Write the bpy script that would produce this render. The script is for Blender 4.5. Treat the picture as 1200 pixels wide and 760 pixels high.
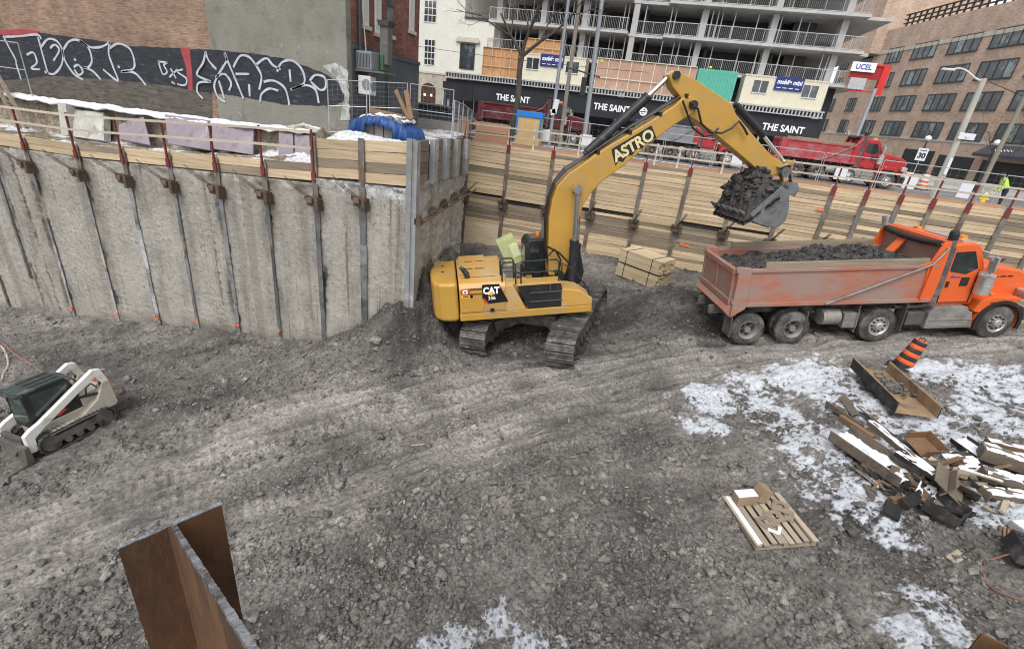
import bpy, math, random
import numpy as np
from mathutils import Matrix, Vector
PI = math.pi
rnd = random.Random(7)
S = bpy.context.scene
for o in list(bpy.data.objects): bpy.data.objects.remove(o)
# ------------------------------------------------------------------ camera
F_PX = 558.0                                  # focal length in pixels of a 1200 px wide picture
nad = np.array([-150.0, 1234.0, F_PX]); UPC = -nad/np.linalg.norm(nad)
fwc = np.array([0, 0, 1.0]); fwc -= fwc.dot(UPC)*UPC; fwc /= np.linalg.norm(fwc)
rtc = np.cross(fwc, UPC); YAW = math.radians(12.3)
R3 = np.array([math.cos(YAW)*rtc-math.sin(YAW)*fwc, math.sin(YAW)*rtc+math.cos(YAW)*fwc, UPC])
EYE = np.array([0, 0, 1.8])
cd = bpy.data.cameras.new('camera'); cam = bpy.data.objects.new('camera', cd); S.collection.objects.link(cam)
cd.sensor_width = 36; cd.lens = F_PX/1200*36; cd.clip_start = .05; cd.clip_end = 2000
cam.matrix_world = Matrix([[R3[i][0], -R3[i][1], -R3[i][2], EYE[i]] for i in range(3)]+[[0, 0, 0, 1]])
S.camera = cam
# ------------------------------------------------------------------ world, sun, exposure (overcast winter day)
SUN_EL, SUN_ROT = math.radians(56), math.radians(186)
W = bpy.data.worlds.new('World'); S.world = W; W.use_nodes = True
nt = W.node_tree; nt.nodes.clear()
sky = nt.nodes.new('ShaderNodeTexSky'); sky.sky_type = 'NISHITA'; sky.sun_disc = False
sky.sun_elevation = SUN_EL; sky.sun_rotation = SUN_ROT; sky.air_density = 1.0; sky.dust_density = 2.5; sky.ozone_density = 1
hs = nt.nodes.new('ShaderNodeHueSaturation'); hs.inputs['Saturation'].default_value = .16; hs.inputs['Value'].default_value = 1.0
bg = nt.nodes.new('ShaderNodeBackground'); bg.inputs[1].default_value = .15
wo = nt.nodes.new('ShaderNodeOutputWorld')
nt.links.new(sky.outputs[0], hs.inputs['Color']); nt.links.new(hs.outputs[0], bg.inputs[0]); nt.links.new(bg.outputs[0], wo.inputs[0])
sd = bpy.data.lights.new('sun', 'SUN'); sd.energy = .95; sd.angle = math.radians(26); sd.color = (1, .97, .93)
so = bpy.data.objects.new('sun', sd); S.collection.objects.link(so)
sdir = Vector((math.sin(SUN_ROT)*math.cos(SUN_EL), math.cos(SUN_ROT)*math.cos(SUN_EL), math.sin(SUN_EL)))
so.rotation_euler = sdir.to_track_quat('Z', 'Y').to_euler()
S.view_settings.view_transform = 'Standard'; S.view_settings.look = 'None'; S.view_settings.gamma = 1
S.view_settings.exposure = 0.78
S.render.engine = 'CYCLES'; S.cycles.filter_width = 1.05; S.cycles.max_bounces = 5; S.cycles.diffuse_bounces = 3; S.cycles.glossy_bounces = 2
# ------------------------------------------------------------------ pixel -> place
def ray(x, y): return R3 @ np.array([x-600.0, y-380.0, F_PX])
def aty(x, y, Y): d = ray(x, y); return EYE+d*(Y/d[1])
def atx(x, y, X): d = ray(x, y); return EYE+d*(X/d[0])
def atz(x, y, z): d = ray(x, y); return EYE+d*((z-EYE[2])/d[2])
def sst(a, b, x): t = np.clip((x-a)/(b-a), 0, 1); return t*t*(3-2*t)
# ------------------------------------------------------------------ mesh builder
def rot(ax, a): return np.array(Matrix.Rotation(a, 3, ax))
class G:
    def __init__(s): s.v = []; s.f = []; s.m = []; s.t = []; s.n = 0
    def add(s, v, f, m=0, t=1.0):
        v = np.asarray(v, float); s.v.append(v); n = s.n
        for q in f: s.f.append([i+n for i in q]); s.m.append(m); s.t.append(t)
        s.n += len(v); return s
    def box(s, c, d, m=0, r=None, t=1.0):
        x, y, z = np.array(d)/2.0
        v = np.array([[-x,-y,-z],[x,-y,-z],[x,y,-z],[-x,y,-z],[-x,-y,z],[x,-y,z],[x,y,z],[-x,y,z]])
        if r is not None: v = v @ np.asarray(r).T
        return s.add(v+np.array(c), [(0,3,2,1),(4,5,6,7),(0,1,5,4),(1,2,6,5),(2,3,7,6),(3,0,4,7)], m, t)
    def bb(s, a, b, m=0, t=1.0):                       # box from corner a to corner b
        a, b = np.array(a, float), np.array(b, float); return s.box((a+b)/2, np.abs(b-a), m, None, t)
    def beam(s, a, b, w, h, m=0, up=(0,0,1), t=1.0):     # bar from a to b, w across, h along up
        a, b = np.array(a, float), np.array(b, float); d = b-a; L = np.linalg.norm(d)
        if L < 1e-6: return s
        x = d/L; u = np.array(up, float); y = np.cross(u, x)
        if np.linalg.norm(y) < 1e-4: y = np.cross(np.array([0, 1.0, 0]), x)
        y /= np.linalg.norm(y); z = np.cross(x, y)
        return s.box((a+b)/2, (L, w, h), m, np.array([x, y, z]).T, t)
    def prism(s, poly, o, ex, ey, ez, d0, d1, m=0, t=1.0):  # polygon in (ex, ey) swept along ez
        o, ex, ey, ez = [np.array(q, float) for q in (o, ex, ey, ez)]; n = len(poly)
        A = np.array([o+ex*p[0]+ey*p[1]+ez*d0 for p in poly]); B = np.array([o+ex*p[0]+ey*p[1]+ez*d1 for p in poly])
        ar = sum(poly[i][0]*poly[(i+1) % n][1]-poly[(i+1) % n][0]*poly[i][1] for i in range(n))
        fl = (ar > 0) == (np.dot(np.cross(ex, ey), ez)*(d1-d0) > 0)
        f = [tuple(range(n-1, -1, -1)), tuple(range(n, 2*n))]+[(i, (i+1) % n, n+(i+1) % n, n+i) for i in range(n)]
        if not fl: f = [q[::-1] for q in f]
        return s.add(np.vstack([A, B]), f, m, t)
    def tube(s, path, r, n=8, m=0, t=1.0):
        P = [np.array(p, float) for p in path]; k = len(P); V = []
        rs = r if hasattr(r, '__len__') else [r]*k; u = None
        for i in range(k):
            d = P[min(i+1, k-1)]-P[max(i-1, 0)]; d /= max(np.linalg.norm(d), 1e-9)
            if u is None:
                u = np.cross(d, [0, 0, 1.0])
                if np.linalg.norm(u) < .1: u = np.cross(d, [0, 1.0, 0])
            u = u-d*u.dot(d); u /= max(np.linalg.norm(u), 1e-9); w = np.cross(d, u)
            for j in range(n): a = 2*PI*j/n; V.append(P[i]+rs[i]*(math.cos(a)*u+math.sin(a)*w))
        f = [(i*n+j, i*n+(j+1) % n, (i+1)*n+(j+1) % n, (i+1)*n+j) for i in range(k-1) for j in range(n)]
        f += [tuple(range(n-1, -1, -1)), tuple((k-1)*n+j for j in range(n))]
        return s.add(V, f, m, t)
    def cyl(s, a, b, r, r2=None, n=16, m=0, t=1.0): return s.tube([a, b], [r, r if r2 is None else r2], n, m, t)
    def lathe(s, prof, o, ax, n=24, m=0, t=1.0, caps=True):          # prof: (distance along ax, radius)
        o, ax = np.array(o, float), np.array(ax, float); ax /= np.linalg.norm(ax)
        u = np.cross(ax, [0, 0, 1.0])
        if np.linalg.norm(u) < .1: u = np.cross(ax, [0, 1.0, 0])
        u /= np.linalg.norm(u); w = np.cross(ax, u); k = len(prof)
        V = [o+ax*p[0]+p[1]*(math.cos(2*PI*j/n)*u+math.sin(2*PI*j/n)*w) for p in prof for j in range(n)]
        f = [(i*n+j, i*n+(j+1) % n, (i+1)*n+(j+1) % n, (i+1)*n+j) for i in range(k-1) for j in range(n)]
        if caps: f += [tuple(range(n-1, -1, -1)), tuple((k-1)*n+j for j in range(n))]
        return s.add(V, f, m, t)
    def grid(s, P, m=0, t=1.0):                           # P[i][j] points
        P = np.asarray(P, float); a, b = P.shape[:2]
        return s.add(P.reshape(-1, 3), [(i*b+j, i*b+j+1, (i+1)*b+j+1, (i+1)*b+j) for i in range(a-1) for j in range(b-1)], m, t)
    def xf(s, M):                                         # transform everything so far
        M = np.array(M); s.v = [q @ M[:3, :3].T+M[:3, 3] for q in s.v]; return s
    def arr(s): return np.vstack(s.v) if s.v else np.zeros((0, 3))
def mesh_np(name, v, quads=None, tris=None, mats=(), smooth=True, attrs=None):
    me = bpy.data.meshes.new(name); v = np.asarray(v, np.float32)
    fs = []; tot = []
    for a, k in ((quads, 4), (tris, 3)):
        if a is not None and len(a): fs.append(np.asarray(a, np.int32).ravel()); tot.append(np.full(len(a), k, np.int32))
    li = np.concatenate(fs); lt = np.concatenate(tot)
    me.vertices.add(len(v)); me.vertices.foreach_set('co', v.ravel())
    me.loops.add(len(li)); me.loops.foreach_set('vertex_index', li)
    me.polygons.add(len(lt)); me.polygons.foreach_set('loop_start', np.concatenate([[0], np.cumsum(lt)[:-1]]).astype(np.int32))
    me.polygons.foreach_set('loop_total', lt)
    if smooth: me.polygons.foreach_set('use_smooth', np.ones(len(lt), bool))
    me.update(calc_edges=True)
    for m in mats: me.materials.append(m)
    for k, (dom, a) in (attrs or {}).items():
        at = me.attributes.new(k, 'FLOAT', dom); at.data.foreach_set('value', np.asarray(a, np.float32).ravel())
    return me
def obj(name, g, mats, parent=None, org=None, smooth=None, bevel=0, mw=None):
    """one mesh object; org: world point that is the origin of the thing it belongs to"""
    if isinstance(g, G):
        v = g.arr()
        if org is not None: v = v-np.array(org)
        me = bpy.data.meshes.new(name); me.from_pydata(v.tolist(), [], g.f)
        mats = mats if isinstance(mats, (list, tuple)) else [mats]
        for m in mats: me.materials.append(m)
        me.polygons.foreach_set('material_index', np.array(g.m, np.int32))
        at = me.attributes.new('tint', 'FLOAT', 'FACE'); at.data.foreach_set('value', np.array(g.t, np.float32))
        me.update()
        if smooth is not None:
            me.polygons.foreach_set('use_smooth', np.ones(len(me.polygons), bool)); me.set_sharp_from_angle(angle=math.radians(smooth))
    else: me = g
    o = bpy.data.objects.new(name, me); S.collection.objects.link(o)
    if parent is not None: o.parent = parent
    elif org is not None: o.location = org
    if mw is not None: o.matrix_basis = mw
    if bevel:
        b = o.modifiers.new('bevel', 'BEVEL'); b.width = bevel; b.segments = 2; b.limit_method = 'ANGLE'; b.angle_limit = math.radians(40); b.harden_normals = False
    return o
def each(name, g, mats, parent=None, org=None, per=1, **kw):
    """every piece of a builder (per: primitives to a piece) as an object of its own"""
    out = []; n0 = 0; fi = 0; offs = []
    for v in g.v: offs.append((n0, n0+len(v))); n0 += len(v)
    for k in range(0, len(g.v), per):
        a, b = offs[k][0], offs[min(k+per, len(g.v))-1][1]; h = G(); h.v = g.v[k:k+per]; h.n = b-a
        for f, m, t in zip(g.f, g.m, g.t):
            if a <= f[0] < b: h.f.append([i-a for i in f]); h.m.append(m); h.t.append(t)
        out.append(obj(name, h, mats, parent, org, **kw))
    return out
def tag(o, label=None, cat=None, group=None, kind=None):
    for k, q in (('label', label), ('category', cat), ('group', group), ('kind', kind)):
        if q: o[k] = q
    return o
def thing(name, label, cat, loc=(0, 0, 0), mw=None, group=None):
    o = bpy.data.objects.new(name, None); S.collection.objects.link(o); o.empty_display_size = .3
    if mw is not None: o.matrix_basis = mw
    else: o.location = loc
    return tag(o, label, cat, group)
def dup(root, mw, label=None, group=None):
    r = root.copy(); S.collection.objects.link(r); r.matrix_basis = mw; tag(r, label, None, group)
    for ch in list(root.children):
        c = ch.copy(); S.collection.objects.link(c); c.parent = r
        for g2 in list(ch.children):
            d = g2.copy(); S.collection.objects.link(d); d.parent = c
    return r
def text(name, s, size, o, ex, ey, m, parent=None, org=None, ext=.004, bold=0.0, align='CENTER', shear=0.0, sx=1.0, label=None):
    cu = bpy.data.curves.new('tmp', 'FONT'); cu.body = s; cu.size = size; cu.extrude = ext; cu.offset = bold; cu.align_x = align; cu.align_y = 'CENTER'; cu.shear = shear
    ob = bpy.data.objects.new('tmp', cu); S.collection.objects.link(ob)
    dg = bpy.context.evaluated_depsgraph_get(); me = bpy.data.meshes.new_from_object(ob.evaluated_get(dg)); bpy.data.objects.remove(ob)
    ex, ey = np.array(ex, float), np.array(ey, float); ex /= np.linalg.norm(ex); ey -= ex*ey.dot(ex); ey /= np.linalg.norm(ey); ez = np.cross(ex, ey)
    n = len(me.vertices); v = np.zeros(n*3); me.vertices.foreach_get('co', v); v = v.reshape(-1, 3)
    p = np.array(o, float)+np.outer(v[:, 0]*sx, ex)+np.outer(v[:, 1], ey)+np.outer(v[:, 2], ez)
    if org is not None: p = p-np.array(org)
    me.vertices.foreach_set('co', p.ravel()); me.materials.clear(); me.materials.append(m)
    at = me.attributes.new('tint', 'FLOAT', 'FACE'); at.data.foreach_set('value', np.ones(len(me.polygons), np.float32)); me.update()
    ob = bpy.data.objects.new(name, me); S.collection.objects.link(ob)
    if parent is not None: ob.parent = parent
    return ob
# ------------------------------------------------------------------ materials
class NB:
    def __init__(s, name):
        s.mat = bpy.data.materials.new(name); s.mat.use_nodes = True; s.t = s.mat.node_tree; s.t.nodes.clear()
        s.out = s.n('ShaderNodeOutputMaterial'); s.b = s.n('ShaderNodeBsdfPrincipled'); s.l(s.b.outputs[0], s.out.inputs[0])
    def n(s, k, **kw):
        q = s.t.nodes.new(k)
        for a, b in kw.items(): setattr(q, a, b)
        return q
    def l(s, a, b): s.t.links.new(a, b)
    def coord(s, stretch=(1, 1, 1), uvwall=False):
        tc = s.n('ShaderNodeTexCoord'); v = tc.outputs['Object']
        if uvwall:                                        # (x+y, z) for vertical walls of either direction
            sp = s.n('ShaderNodeSeparateXYZ'); s.l(v, sp.inputs[0]); ad = s.n('ShaderNodeMath', operation='ADD')
            s.l(sp.outputs[0], ad.inputs[0]); s.l(sp.outputs[1], ad.inputs[1]); cb = s.n('ShaderNodeCombineXYZ')
            s.l(ad.outputs[0], cb.inputs[0]); s.l(sp.outputs[2], cb.inputs[1]); return cb.outputs[0]
        mp = s.n('ShaderNodeMapping'); mp.inputs['Scale'].default_value = stretch; s.l(v, mp.inputs[0]); return mp.outputs[0]
    def noise(s, v, sc, det=6, rough=.6, dist=0):
        q = s.n('ShaderNodeTexNoise'); q.inputs['Scale'].default_value = sc; q.inputs['Detail'].default_value = det
        q.inputs['Roughness'].default_value = rough; q.inputs['Distortion'].default_value = dist; s.l(v, q.inputs['Vector']); return q.outputs[0]
    def rng(s, v, a, b, c, d):
        q = s.n('ShaderNodeMapRange'); q.interpolation_type = 'SMOOTHSTEP' if (c, d) == (0, 1) else 'LINEAR'
        for i, x in enumerate((a, b, c, d)): q.inputs[i+1].default_value = x
        s.l(v, q.inputs[0]); return q.outputs[0]
    def mix(s, f, a, b, mode='MIX'):
        q = s.n('ShaderNodeMix', data_type='RGBA', blend_type=mode)
        for i, x in ((0, f), (6, a), (7, b)):
            if isinstance(x, (int, float)): q.inputs[i].default_value = x
            elif isinstance(x, tuple): q.inputs[i].default_value = (*x, 1) if len(x) == 3 else x
            else: s.l(x, q.inputs[i])
        return q.outputs[2]
    def mul(s, c, f): return s.mix(1.0, c, s.gray(f), 'MULTIPLY')
    def gray(s, f):
        q = s.n('ShaderNodeCombineColor')
        for i in range(3): s.l(f, q.inputs[i])
        return q.outputs[0]
    def attr(s, name): q = s.n('ShaderNodeAttribute'); q.attribute_name = name; return q.outputs['Fac']
    def math(s, op, a, b=None):
        q = s.n('ShaderNodeMath', operation=op)
        for i, x in enumerate((a, b)):
            if x is None: continue
            if isinstance(x, (int, float)): q.inputs[i].default_value = x
            else: s.l(x, q.inputs[i])
        return q.outputs[0]
    def fin(s, col, rough=.7, metal=0, bump=None, bs=.3, dist=.02, spec=.4):
        if isinstance(col, tuple): s.b.inputs['Base Color'].default_value = (*col, 1)
        else: s.l(col, s.b.inputs['Base Color'])
        if isinstance(rough, (int, float)): s.b.inputs['Roughness'].default_value = rough
        else: s.l(rough, s.b.inputs['Roughness'])
        s.b.inputs['Metallic'].default_value = metal; s.b.inputs['Specular IOR Level'].default_value = spec
        if bump is not None:
            q = s.n('ShaderNodeBump'); q.inputs['Strength'].default_value = bs; q.inputs['Distance'].default_value = dist
            s.l(bump, q.inputs['Height']); s.l(q.outputs[0], s.b.inputs['Normal'])
        return s.mat
_mc = {}
def mat(name, col, rough=.7, metal=0, var=.15, scale=3, col2=None, s2=1.5, t2=(.5, .68), bs=.25, bscale=40, stretch=(1, 1, 1), dist=.01, spec=.4, col3=None, s3=6, t3=(.6, .7), str3=None):
    if name in _mc: return _mc[name]
    b = NB(name); v = b.coord(stretch)
    c = b.mix(1.0, col, b.gray(b.rng(b.noise(v, scale), .3, .7, 1-var, 1+var)), 'MULTIPLY')
    if col2: c = b.mix(b.rng(b.noise(v, s2, 8, .68), *t2, 0, 1), c, col2)
    if col3: c = b.mix(b.rng(b.noise(b.coord(str3 or stretch), s3, 8, .7), *t3, 0, 1), c, col3)
    c = b.mul(c, b.attr('tint'))
    m = b.fin(c, rough, metal, b.noise(v, bscale, 4), bs, dist, spec); _mc[name] = m; return m
# ================================================================== PIT GROUND
def _h(ix, iy, s):
    n = (ix.astype(np.int64)*374761393+iy.astype(np.int64)*668265263+s*1442695041) & 0x7fffffff
    n = ((n ^ (n >> 13))*1274126177) & 0x7fffffff
    return ((n ^ (n >> 16)) & 0xffff)/65535.0
def pnoise(x, y, s=0):
    ix, iy = np.floor(x), np.floor(y); fx, fy = x-ix, y-iy
    def g(a, b): an = _h(ix+a, iy+b, s)*2*PI; return np.cos(an)*(fx-a)+np.sin(an)*(fy-b)
    u, w = fx*fx*fx*(fx*(fx*6-15)+10), fy*fy*fy*(fy*(fy*6-15)+10)
    a = g(0, 0)*(1-u)+g(1, 0)*u; b = g(0, 1)*(1-u)+g(1, 1)*u
    return (a*(1-w)+b*w)*1.5
def fbm(x, y, o=5, s=0, k=.5):
    r = 0; a = 1
    for i in range(o): r = r+a*pnoise(x*2**i+i*17.3, y*2**i-i*9.1, s+i); a *= k
    return r
def worley(x, y, s=0):
    ix, iy = np.floor(x), np.floor(y); f1 = np.full(np.shape(x), 9.0); f2 = f1.copy(); hid = np.zeros(np.shape(x))
    for a in (-1, 0, 1):
        for b in (-1, 0, 1):
            cx, cy = ix+a, iy+b
            d = np.hypot(cx+_h(cx, cy, s)-x, cy+_h(cx, cy, s+5)-y)
            c = d < f1; f2 = np.where(c, f1, np.minimum(f2, d)); hid = np.where(c, _h(cx, cy, s+9), hid); f1 = np.where(c, d, f1)
    return f1, f2, hid
def gbase(X, Y):
    X, Y = np.asarray(X, float), np.asarray(Y, float)
    z = -5.2+.1319*X+.0288*Y
    z = z-np.maximum(0, z+4.95)*sst(18.3, 23.5, Y)*.9                      # falls away behind the haul ramp
    sx = np.where(X < -5.9, 1.5, 1.0); sy = np.where(Y < 13.6, 1.75, 2.6)
    z = z+(2.6*np.exp(-((X+5.9)/sx)**2-((Y-13.7)/sy)**2)+.4*np.exp(-((X+8.0)/1.3)**2-((Y-12.2)/.9)**2))*(1+.3*pnoise(X*.8, Y*.8, 13)+.2*pnoise(X*2.1, Y*2.1, 14))                 # earth banked into the corner
    z = z+.9*np.exp(-((X+5.2)/1.2)**2-((Y-18)/3.0)**2)
    z = z+.75*np.exp(-((X-2.0)/1.3)**2-((Y-18.0)/1.4)**2)+.3*np.exp(-((X-2.4)/.8)**2-((Y-15.2)/.9)**2)
    z = z+.35*np.exp(-((X-7.5)/2.2)**2-((Y-11.2)/1.6)**2)*0+.1*pnoise(X*.35, Y*.35, 3)
    return z
def hit(px, py, f=gbase, up=0.0):
    d = ray(px, py); lo, hi = 1.0/np.linalg.norm(d), 60.0/np.linalg.norm(d)
    ts = np.linspace(lo, hi, 400); P = EYE[None]+ts[:, None]*d; k = np.argmax(P[:, 2] < f(P[:, 0], P[:, 1])+up)
    a, b = ts[max(k-1, 0)], ts[k]
    for _ in range(25):
        m = (a+b)/2; p = EYE+m*d
        if p[2] < f(p[0], p[1])+up: b = m
        else: a = m
    return EYE+b*d
def seg_d(X, Y, pl):
    d = np.full(X.shape, 99.0)
    for (x0, y0), (x1, y1) in zip(pl, pl[1:]):
        L2 = (x1-x0)**2+(y1-y0)**2; t = np.clip(((X-x0)*(x1-x0)+(Y-y0)*(y1-y0))/L2, 0, 1)
        d = np.minimum(d, np.hypot(X-x0-t*(x1-x0), Y-y0-t*(y1-y0)))
    return d
PL = lambda pts: [tuple(hit(*p)[:2]) for p in pts]
lane1 = PL([(-40, 672), (150, 585), (300, 518), (450, 465), (640, 448)]); lane2 = PL([(640, 448), (800, 428), (1000, 412), (1230, 410)])
lane3 = PL([(330, 600), (470, 540), (640, 490), (760, 460)])
ridges = [PL(q) for q in ([(40, 590), (95, 562), (151, 525), (221, 499), (262, 482), (330, 455), (420, 420)], [(260, 552), (362, 513), (421, 484), (520, 458)], [(340, 565), (442, 528), (550, 503)], [(480, 690), (560, 600), (640, 560)])]
SNOW = [(840,470,.8),(828,500,.5),(880,455,.7),(930,445,.8),(970,440,.9),(995,470,.9),(900,485,.8),(930,505,.9),(960,535,.9),(985,565,.7),(1015,600,.6),(1045,625,.4),(1100,440,.8),(1140,450,1.0),
        (1180,452,1.1),(1150,485,.8),(1190,500,.8),(1100,495,.7),(1120,520,.6),(1060,540,.6),(1010,520,.7),(1175,590,.5),(1195,612,.5),(1150,605,.35),(1045,500,.5),
        (540,744,.34),(580,726,.28),(622,744,.34),(512,754,.26),(655,757,.22),(1085,712,.35),(1112,732,.3),(1060,740,.3),(1100,700,.2)]
SNOWP = [(*hit(a, b)[:2], r) for a, b, r in SNOW]
def masks(X, Y):
    lane = np.maximum(np.exp(-(seg_d(X, Y, lane1)/1.45)**4), np.maximum(np.exp(-(seg_d(X, Y, lane2)/1.45)**4), .9*np.exp(-(seg_d(X, Y, lane3)/1.0)**4)))
    rid = 0
    for q in ridges: rid = np.maximum(rid, np.exp(-(seg_d(X, Y, q)/.3)**2))
    rub = np.clip(1.05-1.15*lane+.55*fbm(X*.45, Y*.45, 3, 21), 0, 1)
    rub = np.clip(rub*(.22+1.1*sst(-.25, .4, fbm(X*.9, Y*.9, 3, 33)))+.8*rid*(.5+.8*fbm(X*1.5, Y*1.5, 2, 34)), 0, 1)
    rub = np.maximum(rub, np.clip(1.1*np.exp(-((X+6.5)/2.3)**2-((Y-12.6)/1.7)**2)+1.1*np.exp(-((X-2.2)/1.8)**2-((Y-17.3)/2.4)**2)+np.exp(-((X+7.5)/3.5)**2-((Y-11.6)/.7)**2), 0, 1))
    sn = 0
    for x, y, r in SNOWP: sn = np.maximum(sn, np.exp(-((X-x)**2+(Y-y)**2)/(r*r)))
    return lane, rid, rub, sn
LU = np.array(lane1[-1])-np.array(lane1[0]); LU /= np.linalg.norm(LU)
def streak(X, Y):                                                     # ruts and smears drawn out along the haul track
    s_ = (X-lane1[0][0])*LU[0]+(Y-lane1[0][1])*LU[1]; n_ = -(X-lane1[0][0])*LU[1]+(Y-lane1[0][1])*LU[0]; n_ = n_+.012*(s_-6)**2+.25*pnoise(s_*.3, n_*.3, 83)
    return fbm(s_*.28, n_*2.6, 4, 81, .6), fbm(s_*.8, n_*9, 3, 85, .6)
def cleats(X, Y):                                                     # bars pressed into the mud by tracked machines
    s_ = (X-lane1[0][0])*LU[0]+(Y-lane1[0][1])*LU[1]; n_ = -(X-lane1[0][0])*LU[1]+(Y-lane1[0][1])*LU[0]; n_ = n_+.012*(s_-6)**2; r = 0*X
    for k, (n0, sl) in enumerate(((-1.0, .02), (1.25, -.03), (.1, .05), (2.4, .0), (-2.3, .04))):
        w = np.exp(-((n_-n0-sl*s_)/.27)**6)*sst(-.1, .25, pnoise(s_*.55+k*7, n_*.4, 87)); r = np.maximum(r, w*sst(-.2, .5, np.sin(s_*2*PI/.21+.6*pnoise(s_*2, n_*2, 88))))
    return r
def ghigh(X, Y):
    lane, rid, rub, sn = masks(X, Y); b = gbase(X, Y)
    wx, wy = X+.08*pnoise(X*3, Y*3, 50), Y+.08*pnoise(X*3+9, Y*3, 51)
    def lump(c, s):
        f1, f2, hid = worley(wx/c, wy/c, s); return np.minimum((f2-f1)*1.6, .55)*(hid**1.6)
    s1, s2 = streak(X, Y); z = b+.07*fbm(X*.8, Y*.8, 4, 5)+.09*rid+(.35+.65*lane)*(.085*s1+.022*s2)+.022*cleats(X, Y)
    cl = .11*lump(.5, 1)*sst(.4, .95, rub)+.10*lump(.24, 2)*sst(.15, .8, rub)+.09*lump(.11, 3)*(.2+.8*rub)+.05*lump(.055, 4)*(.3+.7*rub)
    soil = z+cl+.035*fbm(X*5, Y*5, 4, 8)*(.45+.55*rub)
    snz = z+.01*pnoise(X*2, Y*2, 71)+(np.minimum(sn*1.25, 1)-.40+.30*fbm(X*1.7, Y*1.7, 5, 77, .62)+.34*fbm(X*5, Y*5, 5, 78, .7))*.11
    snow = sst(-.012, .02, snz-soil)*(sn > .06)
    return np.maximum(soil, np.where(sn > .06, snz, -99)), snow, lane, rub, cl
NT, NR = 1160, 760
th = np.radians(np.linspace(-76, 78, NT)); rr = np.geomspace(2.0, 50, NR)
RR, TH = np.meshgrid(rr, th, indexing='ij'); GX, GY = RR*np.sin(TH), RR*np.cos(TH)
GZ, GS, GL, GR, GC = ghigh(GX, GY)
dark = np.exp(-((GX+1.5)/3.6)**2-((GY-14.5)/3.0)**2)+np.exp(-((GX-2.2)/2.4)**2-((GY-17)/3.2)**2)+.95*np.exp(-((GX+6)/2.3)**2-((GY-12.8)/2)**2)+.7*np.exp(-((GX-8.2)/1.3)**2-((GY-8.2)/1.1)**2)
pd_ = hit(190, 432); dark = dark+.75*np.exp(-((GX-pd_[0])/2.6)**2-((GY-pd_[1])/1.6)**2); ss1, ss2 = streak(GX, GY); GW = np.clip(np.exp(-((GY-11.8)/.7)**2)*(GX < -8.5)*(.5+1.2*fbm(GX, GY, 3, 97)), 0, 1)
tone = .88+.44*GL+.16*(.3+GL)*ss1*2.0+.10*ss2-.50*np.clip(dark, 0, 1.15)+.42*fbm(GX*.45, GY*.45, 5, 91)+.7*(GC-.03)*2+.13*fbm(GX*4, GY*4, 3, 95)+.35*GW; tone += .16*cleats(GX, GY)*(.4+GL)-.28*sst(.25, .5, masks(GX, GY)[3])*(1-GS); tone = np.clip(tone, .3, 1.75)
idx = np.arange(NR*NT).reshape(NR, NT); q = np.stack([idx[:-1, :-1], idx[:-1, 1:], idx[1:, 1:], idx[1:, :-1]], -1)
keep = ((GY < 26.15) & ~((GX < -6.3) & (GY > 12.95) & (GX < -11-.0*GY)) & (GX < 30) & (GX > -42))[:-1, :-1]
q = q[keep].reshape(-1, 4)
def ground_material():
    b = NB('pit_soil'); v = b.coord()
    n1 = b.noise(v, 1.3, 7, .65); n2 = b.noise(v, 14, 6, .7); n3 = b.noise(v, 70, 4, .7)
    c = b.mix(b.rng(n1, .38, .62, 0, 1), (.205, .190, .173), (.30, .281, .259))
    c = b.mix(b.rng(n2, .35, .7, 0, 1), c, (.10, .092, .085)); c = b.mix(b.rng(b.noise(v, 30, 4, .7), .62, .72, 0, .7), c, (.36, .345, .32))
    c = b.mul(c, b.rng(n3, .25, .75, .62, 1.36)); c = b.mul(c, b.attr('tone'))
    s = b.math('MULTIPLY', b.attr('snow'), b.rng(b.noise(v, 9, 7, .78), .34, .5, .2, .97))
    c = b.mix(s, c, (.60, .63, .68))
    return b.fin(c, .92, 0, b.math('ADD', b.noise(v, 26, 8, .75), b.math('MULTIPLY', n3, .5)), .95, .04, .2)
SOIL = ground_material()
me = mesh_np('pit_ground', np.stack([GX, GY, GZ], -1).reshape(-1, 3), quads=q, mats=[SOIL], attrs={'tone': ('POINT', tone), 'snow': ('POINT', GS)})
tag(obj('pit_ground', me, None), kind='structure')
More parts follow.
